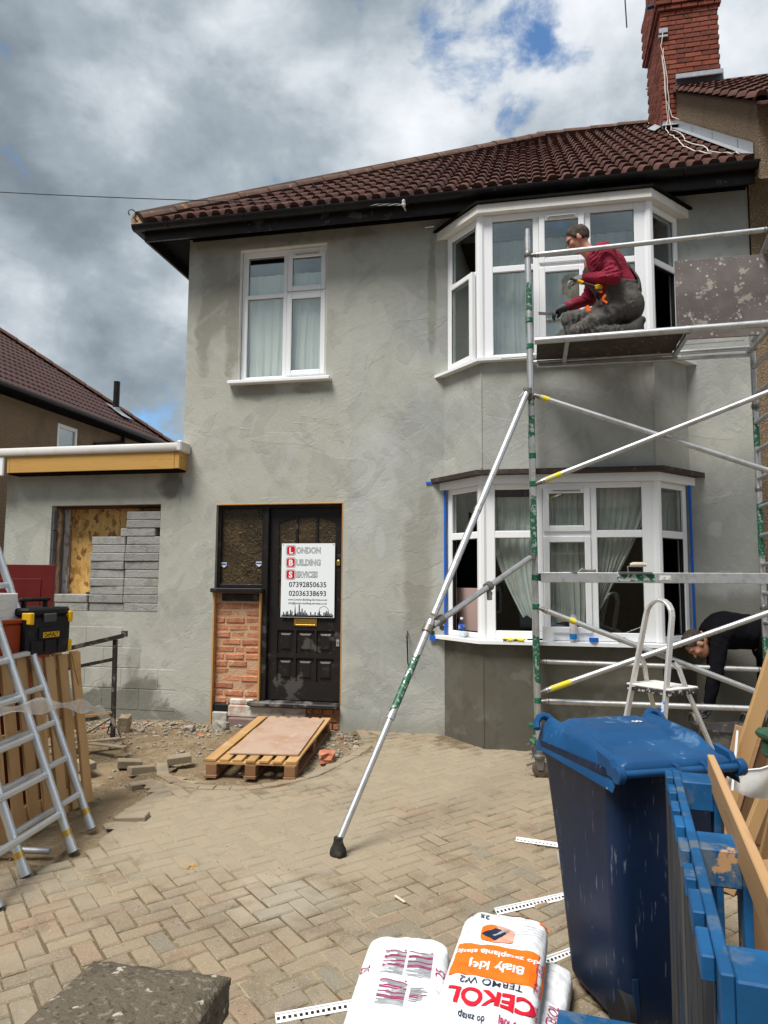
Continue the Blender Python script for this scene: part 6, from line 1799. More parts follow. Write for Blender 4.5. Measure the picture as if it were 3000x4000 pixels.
for k, x in enumerate((1.52, 1.68)):
    o = MB().box(-.055, .055, -.02, .02, 0, .006, .002).build('metal_scraper', M_CLAMP); o.location = (x, ty_, tz); tag(o, ['flat metal scraper on the right half of the cross plank', 'second flat metal scraper beside the first on the cross plank'][k], 'scraper')

# rebar hook in the wall left of the stabiliser
hk = MB(); hk.tube([(-1.25, -.01, 1.02), (-1.25, -.05, .98), (-1.24, -.05, .70), (-1.23, -.04, .66), (-1.215, -.04, .68)], .007, 6)
o = hk.build('wall_cable', M_BLACKPL); tag(o, 'short black cable tail hanging from the wall left of the stabiliser', 'cable')

# ---------------------------------------------------------------- rubble tub
tbk = thing('rubble_tub', 'black flexible builder tub crusted with cement under the scaffold tower', 'tub', (1.52, -.82, ground_z(-.82)), (0, 0, RAD(10)))
M_TUB = mat('cement_crusted_rubber', (0.055, 0.052, 0.05), .8, vary=((7, .48, .66, (0.21, 0.20, 0.19), .8), (20, .58, .7, (0.34, 0.33, 0.31), .6)), bump=(24, .4, .006))
m_ = MB(); n = 28; vs_ = []; fs_ = []
prof = [(.15, .0), (.16, .03), (.19, .22), (.215, .36), (.222, .385), (.212, .385), (.205, .36), (.18, .2), (.15, .05)]
for r_, h_ in prof:
    for k in range(n):
        a = 2 * math.pi * k / n; vs_.append((r_ * math.cos(a), r_ * math.sin(a) * .95, h_ + (.02 * math.cos(2 * a) if h_ > .3 else 0)))
for i in range(len(prof) - 1):
    for k in range(n): k2 = (k + 1) % n; fs_.append((i * n + k, i * n + k2, (i + 1) * n + k2, (i + 1) * n + k))
fs_.append(tuple(range(n - 1, -1, -1))); fs_.append(tuple((len(prof) - 1) * n + k for k in range(n)))
m_.add(vs_, fs_); m_.build('tub_body', M_TUB, tbk, 50)
for s_ in (-1, 1):
    pts = []
    for k in range(9):
        a = math.pi * k / 8; pts.append((math.cos(a) * .085, s_ * .20, .39 + math.sin(a) * .085 * .9 + .01))
    MB().tube([(p[1] * 1.08 if True else 0, p[0], p[2]) for p in pts], .014, 8).build('tub_handle', M_TUB, tbk, 45)
# ---------------------------------------------------------------- wheelie bin
bn = thing('wheelie_bin', 'scuffed blue wheelie bin seen from its hinge side', 'bin', (.405, -4.135, ground_z(-4.13)), (0, 0, RAD(26)))
bn.scale = (1.0, 1.0, 1.08)
M_BINB = mat('shaded_blue_bin_plastic', (0.006, 0.017, 0.048), .42, vary=((3, .45, .7, (0.009, 0.023, 0.062), .7), (60, .62, .70, (0.20, 0.22, 0.26), .5, 4, (1, 1, .12)), (3, .55, .75, (0.055, 0.060, 0.075), .6, 6, (1, 1, .5)), (9, .66, .70, (0.13, 0.14, 0.16), .45, 6)), bump=(60, .12, .002))  # body blue darkened; shade on the back is part of the colour
M_BINL = mat('blue_lid_plastic', (0.010, 0.058, 0.155), .36, vary=((3, .45, .7, (0.014, 0.085, 0.22), .7), (7, .60, .70, (0.13, 0.22, 0.33), .5, 6), (24, .66, .72, (0.40, 0.44, 0.47), .4)), bump=(50, .12, .002))
def ring(w, d, z, r, yo=0.0, n=6, wb=None):
    """rounded rectangle; wb = half width at the back (y<0), w at the front"""
    wb = w if wb is None else wb
    out = []
    for (sx_, sy_, a0) in ((1, 1, 0), (-1, 1, 90), (-1, -1, 180), (1, -1, 270)):
        hw = w if sy_ > 0 else wb
        for k in range(n + 1):
            a = RAD(a0 + 90 * k / n)
            out.append((sx_ * (hw - r) + math.cos(a) * r, yo + sy_ * (d - r) + math.sin(a) * r, z))
    return out
def loft(rings, cap0=True, cap1=True):
    m_ = MB(); n = len(rings[0]); vs_ = [p for r_ in rings for p in r_]; fs_ = []
    for i in range(len(rings) - 1):
        for k in range(n): k2 = (k + 1) % n; fs_.append((i * n + k, i * n + k2, (i + 1) * n + k2, (i + 1) * n + k))
    if cap0: fs_.append(tuple(range(n - 1, -1, -1)))
    if cap1: fs_.append(tuple((len(rings) - 1) * n + k for k in range(n)))
    m_.add(vs_, fs_); return m_
loft([ring(.210, .20, .03, .05, -.04), ring(.225, .212, .06, .06, -.04), ring(.248, .240, .45, .06, -.018), ring(.282, .270, .84, .06, 0.0, wb=.262), ring(.286, .276, .845, .06, 0.0, wb=.266), ring(.288, .282, .895, .06, 0.0, wb=.268)], True, True).build('body', M_BINB, bn, 40)
# rim band and handle side at the hinge
loft([ring(.298, .290, .872, .065, 0, wb=.275), ring(.302, .294, .880, .065, 0, wb=.279), ring(.300, .292, .902, .065, 0, wb=.277)], True, True).build('rim', M_BINB, bn, 40)
# lid: skirt, dome rising to the front, raised centre panel
lid = sub('lid', bn, (0, 0, .905))
def lidz(x, y):
    t = (y + .30) / .62
    return .022 + .040 * (max(0, t) ** .85) - .10 * max(0, t - .86) ** 1.2
m_ = MB(); nx_, ny_ = 26, 24; vs_ = []; fs_ = []
for j in range(ny_ + 1):
    v = j / ny_; y = -.295 + .605 * v
    hw = .275 + .030 * v
    for i in range(nx_ + 1):
        u = -1 + 2 * i / nx_
        x = u * hw
        z = lidz(x, y)
        e_ = max(0.0, (abs(u) - .80) / .20); z -= .065 * e_ ** 2.2 + (.012 if abs(u) > .80 else 0)
        c_ = 1 if (abs(u) < .60 and .12 < v < .86) else 0
        if abs(u) < .66:
            z += .028 * min(1, max(0, (.66 - abs(u)) / .08)) * min(1, max(0, (v - .42) / .06)) * min(1, max(0, (.93 - v) / .08))
        r_ = max(0.0, 1 - ((abs(u) - .86) / .13) ** 2) if abs(abs(u) - .86) < .13 else 0
        z += .046 * r_ * min(1, max(0, (v - .08) / .25)) * (1 if v < .90 else max(0, (1 - v) / .10))
        if v > .93: z -= .06 * ((v - .93) / .07)
        vs_.append((x, y, z))
for j in range(ny_):
    for i in range(nx_): k = j * (nx_ + 1) + i; fs_.append((k, k + 1, k + nx_ + 2, k + nx_ + 1))
b0 = len(vs_)
edge = list(range(nx_, -1, -1)) + [j * (nx_ + 1) for j in range(1, ny_ + 1)] + [ny_ * (nx_ + 1) + i for i in range(1, nx_ + 1)] + [j * (nx_ + 1) + nx_ for j in range(ny_ - 1, -1, -1)]
for k in edge: p = vs_[k]; vs_.append((p[0] * 1.01, p[1] + (.004 if p[1] > .3 else 0), min(p[2] - .02, -.012)))
for i in range(len(edge) - 1): fs_.append((edge[i], edge[i + 1], b0 + i + 1, b0 + i))
m_.add(vs_, fs_); lo = m_.build('lid_shell', M_BINL, lid, True)
for s_ in (-1, 1):       # lugs where the lid is gripped
    g_ = MB(); pts = []
    for k in range(7):
        a = math.pi * k / 6; pts.append((s_ * .275 + math.cos(a) * .045, .225 + .03 * math.sin(a), .045 + math.sin(a) * .045))
    g_.tube(pts, .016, 8); g_.build('grip_lug', M_BINL, lid, 45)
    MB().lathe([(.026, -.016), (.030, -.012), (.030, .012), (.026, .016)], (s_ * .262, -.315, -.012), 16, mtx=Matrix.Rotation(RAD(90), 4, 'Y')).build('hinge_knuckle', M_BINL, lid, 40)
    h_ = MB(); h_.prism([(-.31, -.03), (-.27, .03), (-.18, .045), (-.22, -.02)], s_ * .262 - .012, s_ * .262 + .012, 0); h_.build('hinge_arm', M_BINL, lid)
MB().tube([(-.25, -.315, -.012), (.25, -.315, -.012)], .014, 12).build('hinge_bar', M_BINL, bn, 45, (0, 0, .905))
for x in (-.02, .10): MB().tube([(x, -.30, .01), (x, -.325, .005), (x, -.335, -.012)], .007, 6).build('hinge_clip', M_BINL, lid)
mk = MB()
for k in range(2):
    c_ = (.085 + k * .022, .105); 
    mk.add([(c_[0] + math.cos(a) * r_, c_[1] + math.sin(a) * r_ * 1.3, lidz(0, .105) + .0305) for r_ in (.006, .012) for a in [2 * math.pi * q / 14 for q in range(14)]], [(q, (q + 1) % 14, 14 + (q + 1) % 14, 14 + q) for q in range(14)])
mk.build('white_mark', mat('white_marker', (0.7, 0.72, 0.73), .6), lid)
for s_ in (-1, 1):
    MB().lathe([(.03, -.022), (.072, -.022), (.080, -.015), (.080, .015), (.072, .022), (.03, .022)], (s_ * .205, -.205, .082), 24, mtx=Matrix.Rotation(RAD(90), 4, 'Y')).build('wheel', M_RUBBER, bn, 40)
    m_ = MB(); m_.prism([(-.275, .02), (-.20, .02), (-.20, .20), (-.262, .20)], s_ * .18 - .01, s_ * .18 + .01, 0); m_.build('axle_bracket', M_BINB, bn)
MB().tube([(-.20, -.205, .082), (.20, -.205, .082)], .012, 8).build('axle', M_CLAMP, bn)

# ---------------------------------------------------------------- blue pallet on edge
bp = thing('blue_pallet', 'blue painted pallet stood on edge in front of the wheelie bin', 'pallet', (.503, -4.485, ground_z(-4.9) - .012), (0, 0, RAD(-7.2)))
M_BLUW = mat('blue_painted_wood', (0.008, 0.066, 0.170), .55, vary=((4, .45, .68, (0.012, 0.115, 0.30), .8), (7, .52, .60, (0.095, 0.125, 0.155), .85, 8), (2.5, .5, .62, (0.012, 0.085, 0.22), .7), (6, .64, .67, (0.42, 0.25, 0.12), .95, 6), (9, .70, .72, (0.5, 0.5, 0.48), .8, 5)), bump=(30, .4, .004))
M_GREYW = mat('shaded_weathered_grey_board', (0.042, 0.044, 0.048), .9, vary=((4, .48, .66, (0.085, 0.086, 0.085), .7, 6, (1, 1, .08)), (30, .50, .60, (0.016, 0.017, 0.02), .8, 3, (1, 1, .05)), (3, .56, .66, (0.012, 0.045, 0.10), .7)), bump=(30, .7, .006, (1, 1, .06)))  # weathered grey, darkened further for the shade on this pallet face
PH = 1.02
def two_tone(name, x0, x1, y0, y1, z0, z1, par, body, cap, bev=.003):
    o = MB().box(x0, x1, y0, y1, z0, z1 - .0, bev).build(name, body, par)
    return o
yk = 0.0
for k in range(8):
    y = -.02 - k * .178; w_ = .10 if k < 6 else .12
    m_ = MB(); m_.box(-.028, -.004, y - w_, y, .0, PH - .006 - .004 * (k % 3), .003)
    o = m_.build('deck_board', M_GREYW, bp)
    MB().box(-.0285, -.0035, y - w_ - .0004, y + .0004, PH - .05, PH + .001 - .004 * (k % 3), .003).build('painted_end', M_BLUW, o)
for z in (PH - .055, PH * .5, .055):
    m_ = MB(); m_.box(-.0025, .022, -1.45, .0, z - .055, z + .055, .003); m_.build('stringer', M_BLUW, bp)
    for y in (-.06, -.72, -1.385):
        MB().box(.0225, .122, y - .068, y + .068, z - .048, z + .048, .004).build('block', M_BLUW, bp)
for k, y in enumerate((-.06, -.72, -1.385)):
    MB().box(.1225, .144, y - .066, y + .066, 0, PH - .01, .003).build('bottom_board', M_BLUW, bp)
o = MB().bar((.632, -4.50, .875), (.425, -6.05, .875), .024, .10, (0, 0, 1), .003).build('timber_board', mat('clean_softwood_board', (0.44, 0.27, 0.135), .7, vary=((5, .45, .7, (0.36, 0.205, 0.09), .7, 6, (1, .1, 1)), (30, .6, .7, (0.27, 0.14, 0.06), .5, 3, (1, .06, 1))))); tag(o, 'plain softwood board laid on edge along the blue pallet', 'timber')
o = MB().bar((.055, -5.22, .345), (.40, -5.26, .345), .10, .022, (0, 0, 1), .003).build('blue_board', M_BLUW); tag(o, 'blue painted board end low in front of the bin', 'timber')
cb = thing('cardboard_box', 'brown cardboard box standing behind the blue pallet', 'box', (.93, -4.45, ground_z(-4.4)), (0, 0, RAD(20)))
M_CARD = mat('brown_cardboard', (0.34, 0.20, 0.105), .85, vary=((5, .45, .7, (0.28, 0.16, 0.08), .7),))
MB().box(-.16, .16, -.12, .12, 0, .55, .004).build('carton', M_CARD, cb)
m_ = MB(); m_.quad((-.16, -.12, .551), (.16, -.12, .551), (.15, -.20, .61), (-.15, -.20, .61)); m_.quad((-.16, .12, .551), (.16, .12, .551), (.15, .18, .63), (-.15, .18, .63)); m_.build('flap', M_CARD, cb)

# ---------------------------------------------------------------- adhesive sacks
M_SACK = mat('white_paper_sack', (0.72, 0.74, 0.77), .6, vary=((4, .45, .7, (0.64, 0.66, 0.69), .6), (10, .62, .72, (0.56, 0.55, 0.53), .4)), bump=(9, .6, .022), bump2=(26, .4, .007))
M_ORG = mat('sack_orange', (0.78, 0.155, 0.012), .5); M_CRED = mat('sack_red', (0.60, 0.012, 0.030), .5); M_CNAVY = mat('sack_navy', (0.015, 0.025, 0.055), .5)
M_MAG = mat('sack_magenta', (0.33, 0.015, 0.095), .55); M_CGREY = mat('sack_grey_print', (0.30, 0.31, 0.33), .6); M_PINKP = mat('sack_pink', (0.78, 0.34, 0.25), .55)
class Sack:
    def __init__(s, name, label, loc, rot, a, b, T, seed, tilt=0.0):
        s.o = thing(name, label, 'sack', loc, (tilt, 0, rot)); s.a, s.b, s.T, s.seed = a, b, T, seed
        nu, nv = 72, 110; vs_ = []; fs_ = []
        def par(i, n):
            t = -1 + 2 * i / n; return math.sin(t * math.pi / 2) * .35 + t * .65
        for side in (1, -1):
            for j in range(nv + 1):
                for i in range(nu + 1):
                    u, v = par(i, nu), par(j, nv)
                    x, y = s.xy(u, v); vs_.append((x, y, s.z(u, v) if side > 0 else s.zb(u, v)))
        N_ = (nu + 1) * (nv + 1)
        for j in range(nv):
            for i in range(nu):
                k = j * (nu + 1) + i
                fs_.append((k, k + 1, k + nu + 2, k + nu + 1)); fs_.append((N_ + k, N_ + k + nu + 1, N_ + k + nu + 2, N_ + k + 1))
        m_ = MB(); m_.add(vs_, fs_)
        s.body = m_.build('sack_body', M_SACK, s.o)
        bm = bmesh.new(); bm.from_mesh(s.body.data); bmesh.ops.remove_doubles(bm, verts=bm.verts, dist=.0004); bmesh.ops.recalc_face_normals(bm, faces=bm.faces); bm.to_mesh(s.body.data); bm.free()
        smooth_me(s.body.data, True)
    def xy(s, u, v):
        # softly rounded corners
        k = .07 * abs(u) ** 4 * abs(v) ** 6
        return u * s.a * (1 - k) , v * s.b * (1 - k)
    def prof(s, u, v):
        return max(0.0, (1 - abs(u) ** 6) * (1 - abs(v) ** 14)) ** .38
    def wr(s, u, v):
        p = Vector((u * 2.1 + s.seed, v * 3.7, s.seed * 1.7))
        return .011 * mnoise.noise(p) + .005 * mnoise.noise(p * 2.3) - .004 * max(0, 1 - abs(mnoise.noise(Vector((u * 1.3, v * 2.4, s.seed * 3.1)))) * 9)
    def z(s, u, v): 
        q = s.prof(u, v); return s.T * (.5 + .5 * q) + s.wr(u, v) * q
    def zb(s, u, v): return s.T * (.5 - .5 * s.prof(u, v))
    def put(s, pts, faces, m, name, lift=.0030, sub_=.014):
        """flat artwork in sack coordinates (x across, y along) laid onto the upper face"""
        bm = bmesh.new()
        vv_ = [bm.verts.new((p[0], p[1], 0)) for p in pts]
        for f in faces:
            try: bm.faces.new([vv_[i] for i in f])
            except ValueError: pass
        bmesh.ops.triangulate(bm, faces=bm.faces)
        for _ in range(4):
            es = [e for e in bm.edges if e.calc_length() > sub_]
            if not es: break
            bmesh.ops.subdivide_edges(bm, edges=es, cuts=1, use_grid_fill=False)
            bmesh.ops.triangulate(bm, faces=bm.faces)
        for v_ in bm.verts:
            u, w = max(-.999, min(.999, v_.co.x / s.a)), max(-.999, min(.999, v_.co.y / s.b))
            for _ in range(3):
                k = .07 * abs(u) ** 4 * abs(w) ** 6
                u, w = max(-.999, min(.999, v_.co.x / s.a / (1 - k))), max(-.999, min(.999, v_.co.y / s.b / (1 - k)))
            e_ = 1e-3
            zx = (s.z(min(.999, u + e_), w) - s.z(max(-.999, u - e_), w)) / (2 * e_ * s.a); zy = (s.z(u, min(.999, w + e_)) - s.z(u, max(-.999, w - e_))) / (2 * e_ * s.b)
            nn = Vector((-zx, -zy, 1)).normalized()
            v_.co = Vector((v_.co.x, v_.co.y, s.z(u, w))) + nn * lift
        me = bpy.data.meshes.new(name); bm.to_mesh(me); bm.free(); me.materials.append(m)
        return newobj(name, me, s.body)
    def text(s, body, x, y, size, m, align='CENTER', bold=0.0, sx=1.0, name='print', lift=.0042, rot=180):
        v2, f2 = text2d(body, size, align, bold, sx)
        c_, n_ = math.cos(RAD(rot)), math.sin(RAD(rot))
        return s.put([(x + a * c_ - b * n_, y + a * n_ + b * c_) for a, b in v2], f2, m, name, lift)
    def rect(s, x0, x1, y0, y1, m, name='print', lift=.0030):
        return s.put([(x0, y0), (x1, y0), (x1, y1), (x0, y1)], [(0, 1, 2, 3)], m, name, lift)
gz_ = ground_z(-4.45)
low = Sack('adhesive_sack', 'white sack of adhesive lying under the printed sack', (-.085, -4.47, gz_ + .004), RAD(-9), .19, .36, .115, 3.0)
low.text('CEKOL', .165, -.05, .05, M_MAG, rot=90, sx=.8)
top_ = Sack('adhesive_sack', 'white sack with orange band and red lettering on top of another sack', (-.150, -4.425, gz_ + .112), RAD(-5), .178, .375, .125, 7.0, RAD(3.0))
top_.rect(-.1775, .1775, -.130, .085, M_ORG, 'orange_band')
top_.rect(-.172, -.130, .335, .368, M_ORG, 'orange_corner'); top_.rect(-.02, .175, .350, .372, M_ORG, 'orange_edge'); top_.rect(.14, .172, .315, .349, M_ORG, 'orange_corner')
top_.text('Biały klej', .115, -.035, .068, M_SACK, 'LEFT', .0016, .88)
top_.text('do zatapiania siatki', .160, .040, .046, M_SACK, 'LEFT', .0013, .92)
top_.text('TERMO W2', .118, -.142, .052, M_CNAVY, 'LEFT', .0002, .86)
top_.text('CEKOL', .168, -.210, .120, M_CRED, 'LEFT', .0042, .80)
top_.text('Biały klej', .150, -.335, .034, M_MAG, 'LEFT', .0008, .8); top_.text('do zatap', .01, -.335, .034, M_CNAVY, 'LEFT', .0004, .8)
top_.text('25', -.085, .308, .042, M_CNAVY, 'CENTER', .0006); top_.text('kg', -.120, .308, .018, M_CNAVY, 'LEFT')
def rr2(cx, cy, w, h, r_): return rrect(cx, cy, w, h, r_, 5)
pr = rr2(-.015, .175, .130, .120, .030); top_.put(pr, [tuple(range(len(pr)))], M_PINKP, 'trowel_badge', .0032)
hl = [(x, y) for x, y in pr if x < -.012]; hl += [(-.008, hl[-1][1] if hl else 0)]
pl3 = rr2(-.050, .175, .062, .120, .026); top_.put(pl3, [tuple(range(len(pl3)))], M_ORG, 'trowel_badge', .0040)
top_.put([(-.078, .150), (-.022, .128), (.018, .190), (-.030, .212)], [(0, 1, 2, 3)], M_CNAVY, 'trowel_picture', .0048)
top_.put([(-.035, .160), (.022, .222), (.028, .214), (-.026, .156)], [(0, 1, 2, 3)], M_CGREY, 'trowel_picture', .0056)
for k, t_ in enumerate(('Wzmocniony włóknami', 'Wodo i mrozoodporny', 'Elastyczny', 'Do nakładania')):
    top_.text(t_, .160, .205 + k * .023, .015, M_CGREY, 'LEFT')
top_.text('ręcznego i maszynowego', .09, .318, .013, M_CGREY, 'LEFT')
for k in range(12): top_.rect(-.168 + k * .0032, -.1665 + k * .0032, .285, .325, M_CNAVY, 'bar_code')
for k in range(5): top_.rect(-.165, -.125, .085 + k * .022, .087 + k * .022, M_CGREY, 'small_print')
for k, y in enumerate((.10, -.02, -.15)): top_.text('CEKOL', .1715, y - .10, .030, M_MAG, rot=90, sx=.8)
left_ = Sack('adhesive_sack', 'white sack with columns of grey and magenta print at the front', (-.515, -4.50, gz_ + .004), RAD(3), .178, .40, .135, 13.0, RAD(1.0))
rs = random.Random(3)
def column(x0, x1, y1, n):
    left_.rect(x1 - .012, x1 - .004, y1 + .008, y1 + .016, M_MAG, 'small_print')
    y = y1
    for k in range(n):
        mag = k in (0, 4, 5, 9, 12, 13)
        h_ = .0050 if mag else .0036
        xe = x0 + (0 if mag else rs.choice((0, 0, .01, .03, .05)))
        left_.rect(xe, x1, y - h_, y, M_MAG if mag else M_CGREY, 'small_print'); y -= h_ + .0040
column(-.085, .005, .235, 22); column(.015, .115, .235, 22)
column(-.075, .030, .020, 20)
for k in range(9): left_.rect(.045, .045 + rs.uniform(.03, .075), -.01 - k * .010, -.005 - k * .010, M_MAG if k in (5, 6) else M_CGREY, 'small_print')
left_.text('25', .165, .12, .05, M_MAG, rot=90); left_.text('25', -.165, .10, .05, M_MAG, rot=-90)

# ---------------------------------------------------------------- perforated beads on the paving
def perf_mat():
    m = bpy.data.materials.new('white_perforated_bead'); m.use_nodes = True
    nt = m.node_tree; nt.nodes.clear()
    b_ = nd(nt, 'BsdfPrincipled', {'Base Color': (0.76, 0.78, 0.80, 1), 'Roughness': .4})
    nd(nt, 'OutputMaterial', {0: b_.outputs[0]})
    return m
M_BEAD = perf_mat()
def bead(a, b, label, w=.026):
    """angle bead: two flanges, each a strip with a row of oval holes cut out, meeting at a rounded nose"""
    a = Vector(a); b = Vector(b); L = (b - a).length
    t_ = thing('angle_bead', label, 'bead', a, (0, 0, math.atan2(b.y - a.y, b.x - a.x)))
    for s_ in (-1, 1):
        m_ = MB(); n = int(L / .022); st = L / n; tilt = .55
        def P(x, q): return (x, s_ * q * .86, .020 - q * tilt)
        for k in range(n):
            x0, x1 = k * st, (k + 1) * st; h0, h1 = x0 + st * .22, x0 + st * .78
            q0, q1, q2, q3 = .002, w * .35, w * .72, w
            m_.quad(P(x0, q0), P(x1, q0), P(x1, q1), P(x0, q1)); m_.quad(P(x0, q2), P(x1, q2), P(x1, q3), P(x0, q3))
            m_.quad(P(x0, q1), P(h0, q1), P(h0, q2), P(x0, q2)); m_.quad(P(h1, q1), P(x1, q1), P(x1, q2), P(h1, q2))
        m_.build('flange', M_BEAD, t_)
    MB().tube([(0, 0, .021), (L, 0, .021)], .004, 6).build('nose', M_BEAD, t_)
    return t_
bead((-.985, -4.575, ground_z(-4.57)), (-.62, -4.37, ground_z(-4.4)), 'white perforated angle bead ending left of the front sack', .032)
bead((-.20, -3.57, ground_z(-3.57)), (.36, -3.15, ground_z(-3.15)), 'white perforated angle bead behind the printed sack', .032)
bead((-.08, -4.07, ground_z(-4.07)), (.40, -3.63, ground_z(-3.7)), 'white perforated angle bead between the sacks and the bin', .030)
bead((-.11, -2.615, ground_z(-2.615)), (.34, -2.70, ground_z(-2.7)), 'white perforated angle bead furthest back on the paving', .026)
bg_ = MB(); bm = bmesh.new(); bmesh.ops.create_icosphere(bm, subdivisions=3, radius=.105)
for v_ in bm.verts:
    n_ = mnoise.fractal(v_.co * 9, 1.0, 2.0, 3); v_.co *= 1 + .18 * n_; v_.co.z = max(-.12, v_.co.z * .8); v_.co.x *= .7
me = bpy.data.meshes.new('plastic_bag'); bm.to_mesh(me); bm.free(); me.materials.append(film); smooth_me(me, True)
tag(newobj('plastic_bag', me, None, (.20, -3.0, ground_z(-3.0) + .07)), 'crumpled clear plastic bag behind the blue bin', 'bag')
o = MB().bar((-.72, -3.50, ground_z(-3.5) + .006), (-.655, -3.56, ground_z(-3.56) + .006), .014, .008, (0, 0, 1), .002).build('wood_chip', mat('pale_wood_chip', (0.55, 0.47, 0.34), .8)); tag(o, 'pale splinter of wood lying on the paving', 'splinter')
st_ = MB(); rr_ = random.Random(8)
for k in range(60):
    r_ = abs(rr_.gauss(0, .035)); a = rr_.uniform(0, 6.28); stone(st_, -1.94 + r_ * math.cos(a), -3.36 + r_ * math.sin(a) * 1.3, ground_z(-3.36) + .001, rr_.uniform(.003, .009), .4)
tag(st_.build('sawdust_pile', mat('orange_sawdust', (0.44, 0.25, 0.06), .95)), 'small spill of orange sawdust on the paving', 'sawdust', kind='stuff')

# ---------------------------------------------------------------- gate pier cap in the foreground
M_CONC = mat('exposed_aggregate_concrete', (0.120, 0.098, 0.070), .95, vary=((7, .45, .68, (0.078, 0.064, 0.046), .8), (55, .57, .63, (0.205, 0.18, 0.14), .8, 3), (62, .60, .66, (0.05, 0.042, 0.036), .8, 3), (26, .665, .69, (0.44, 0.40, 0.32), .9, 2), (4, .56, .7, (0.19, 0.16, 0.12), .6)), bump=(48, 1.0, .014), bump2=(9, .6, .02))
pr_ = thing('gate_pier', 'rough exposed aggregate concrete pier cap in the foreground', 'pier', (-.755, -6.12, 0), (0, 0, RAD(1)))
bm = bmesh.new(); bmesh.ops.create_cube(bm, size=1.0); bmesh.ops.subdivide_edges(bm, edges=bm.edges, cuts=22, use_grid_fill=True)
for v_ in bm.verts:
    x, y, z = v_.co.x * .305, v_.co.y * .40, v_.co.z * .075
    e_ = max(abs(v_.co.x), abs(v_.co.y)); 
    n_ = mnoise.fractal(Vector((x, y, z)) * 22, 1.0, 2.0, 4)
    k = 1 + .018 * mnoise.noise(Vector((x, y, z)) * 14)
    z += .0035 * n_ + (.018 * (1 - 2.0 * e_ ** 1.5) if v_.co.z > 0 else 0)
    if v_.co.z > .3 and e_ > .46: z -= .012
    v_.co = Vector((x * k + .004 * n_, y * k + .004 * mnoise.noise(Vector((y, x, z)) * 40), z + .715))
me = bpy.data.meshes.new('pier_cap'); bm.to_mesh(me); bm.free(); me.materials.append(M_CONC); smooth_me(me, 50)
newobj('pier_cap', me, pr_)
MB().box(-.125, .125, -.16, .16, -.4, .677, .006).build('pier_shaft', mat('pier_brick', (0.20, 0.10, 0.07), .9, vary=((8, .5, .7, (0.13, 0.07, 0.05), .7),), bump=(30, .5, .008)), pr_)

# ---------------------------------------------------------------- timber and clutter at the right edge
M_PLK = mat('tan_plank', (0.42, 0.26, 0.12), .75, vary=((5, .45, .7, (0.33, 0.185, 0.08), .7, 6, (1, 1, .12)), (26, .58, .7, (0.24, 0.12, 0.05), .5, 4, (1, 1, .06))), bump=(24, .3, .004, (1, 1, .08)), rnd=.15)
M_PLKD = mat('dark_old_plank', (0.125, 0.070, 0.036), .85, vary=((5, .45, .7, (0.18, 0.11, 0.065), .7, 6, (1, 1, .12)),), bump=(24, .4, .005, (1, 1, .08)))
def lean(a, b, w, t, m, label, up=(0, 1, 0)):
    o = MB().bar(a, b, w, t, up, .003).build('leaning_timber', m); tag(o, label, 'timber', 'timbers leaning at the right edge'); return o
lean((.985, -2.75, -.08), (1.50, -2.72, 1.42), .085, .04, M_PLK, 'light tan plank leaning furthest left of the right edge timbers')
lean((1.11, -2.72, -.08), (1.56, -2.68, 1.30), .05, .04, M_PLKD, 'dark old plank leaning just behind the light tan plank')
lean((1.22, -2.95, -.08), (1.52, -2.92, 1.02), .10, .03, M_PLK, 'orange brown plank leaning at the right picture edge')
lean((1.00, -3.10, -.09), (1.42, -3.05, .92), .06, .05, M_PLK, 'short rough tan timber leaning in front of the longer planks')
lean((1.06, -3.35, -.10), (1.38, -3.33, .66), .07, .02, M_PLK, 'narrow tan batten leaning low behind the white mesh')
pd_ = thing('panelled_door', 'tan panelled cupboard door leaning behind the white mesh', 'door', (1.26, -2.55, -.08), (RAD(-6), RAD(14), RAD(-8)))
MB().box(-.22, .22, -.014, .014, 0, .72, .003).build('leaf', M_CARD, pd_); MB().box(-.15, .15, -.022, -.0145, .40, .64, .006).build('raised_panel', M_CARD, pd_); MB().box(-.15, .15, -.022, -.0145, .08, .33, .006).build('raised_panel', M_CARD, pd_)
gl = thing('green_tub_lid', 'dark green plastic box corner at the right picture edge', 'box', (1.42, -3.10, .60), (0, 0, RAD(12)))
MB().box(-.20, .25, -.16, .16, .10, .155, .02).build('lid', mat('green_plastic', (0.030, 0.085, 0.052), .5, vary=((9, .5, .7, (0.06, 0.125, 0.085), .6),)), gl); MB().box(-.18, .23, -.14, .14, 0.0, .0995, .02).build('tub', MATS['green_plastic'], gl)
o = MB().bar((.965, -3.42, .52), (1.015, -3.36, .80), .010, .006, (0, 1, 0)).build('white_strip', M_BEAD); tag(o, 'thin white strip standing upright beside the leaning planks', 'strip')
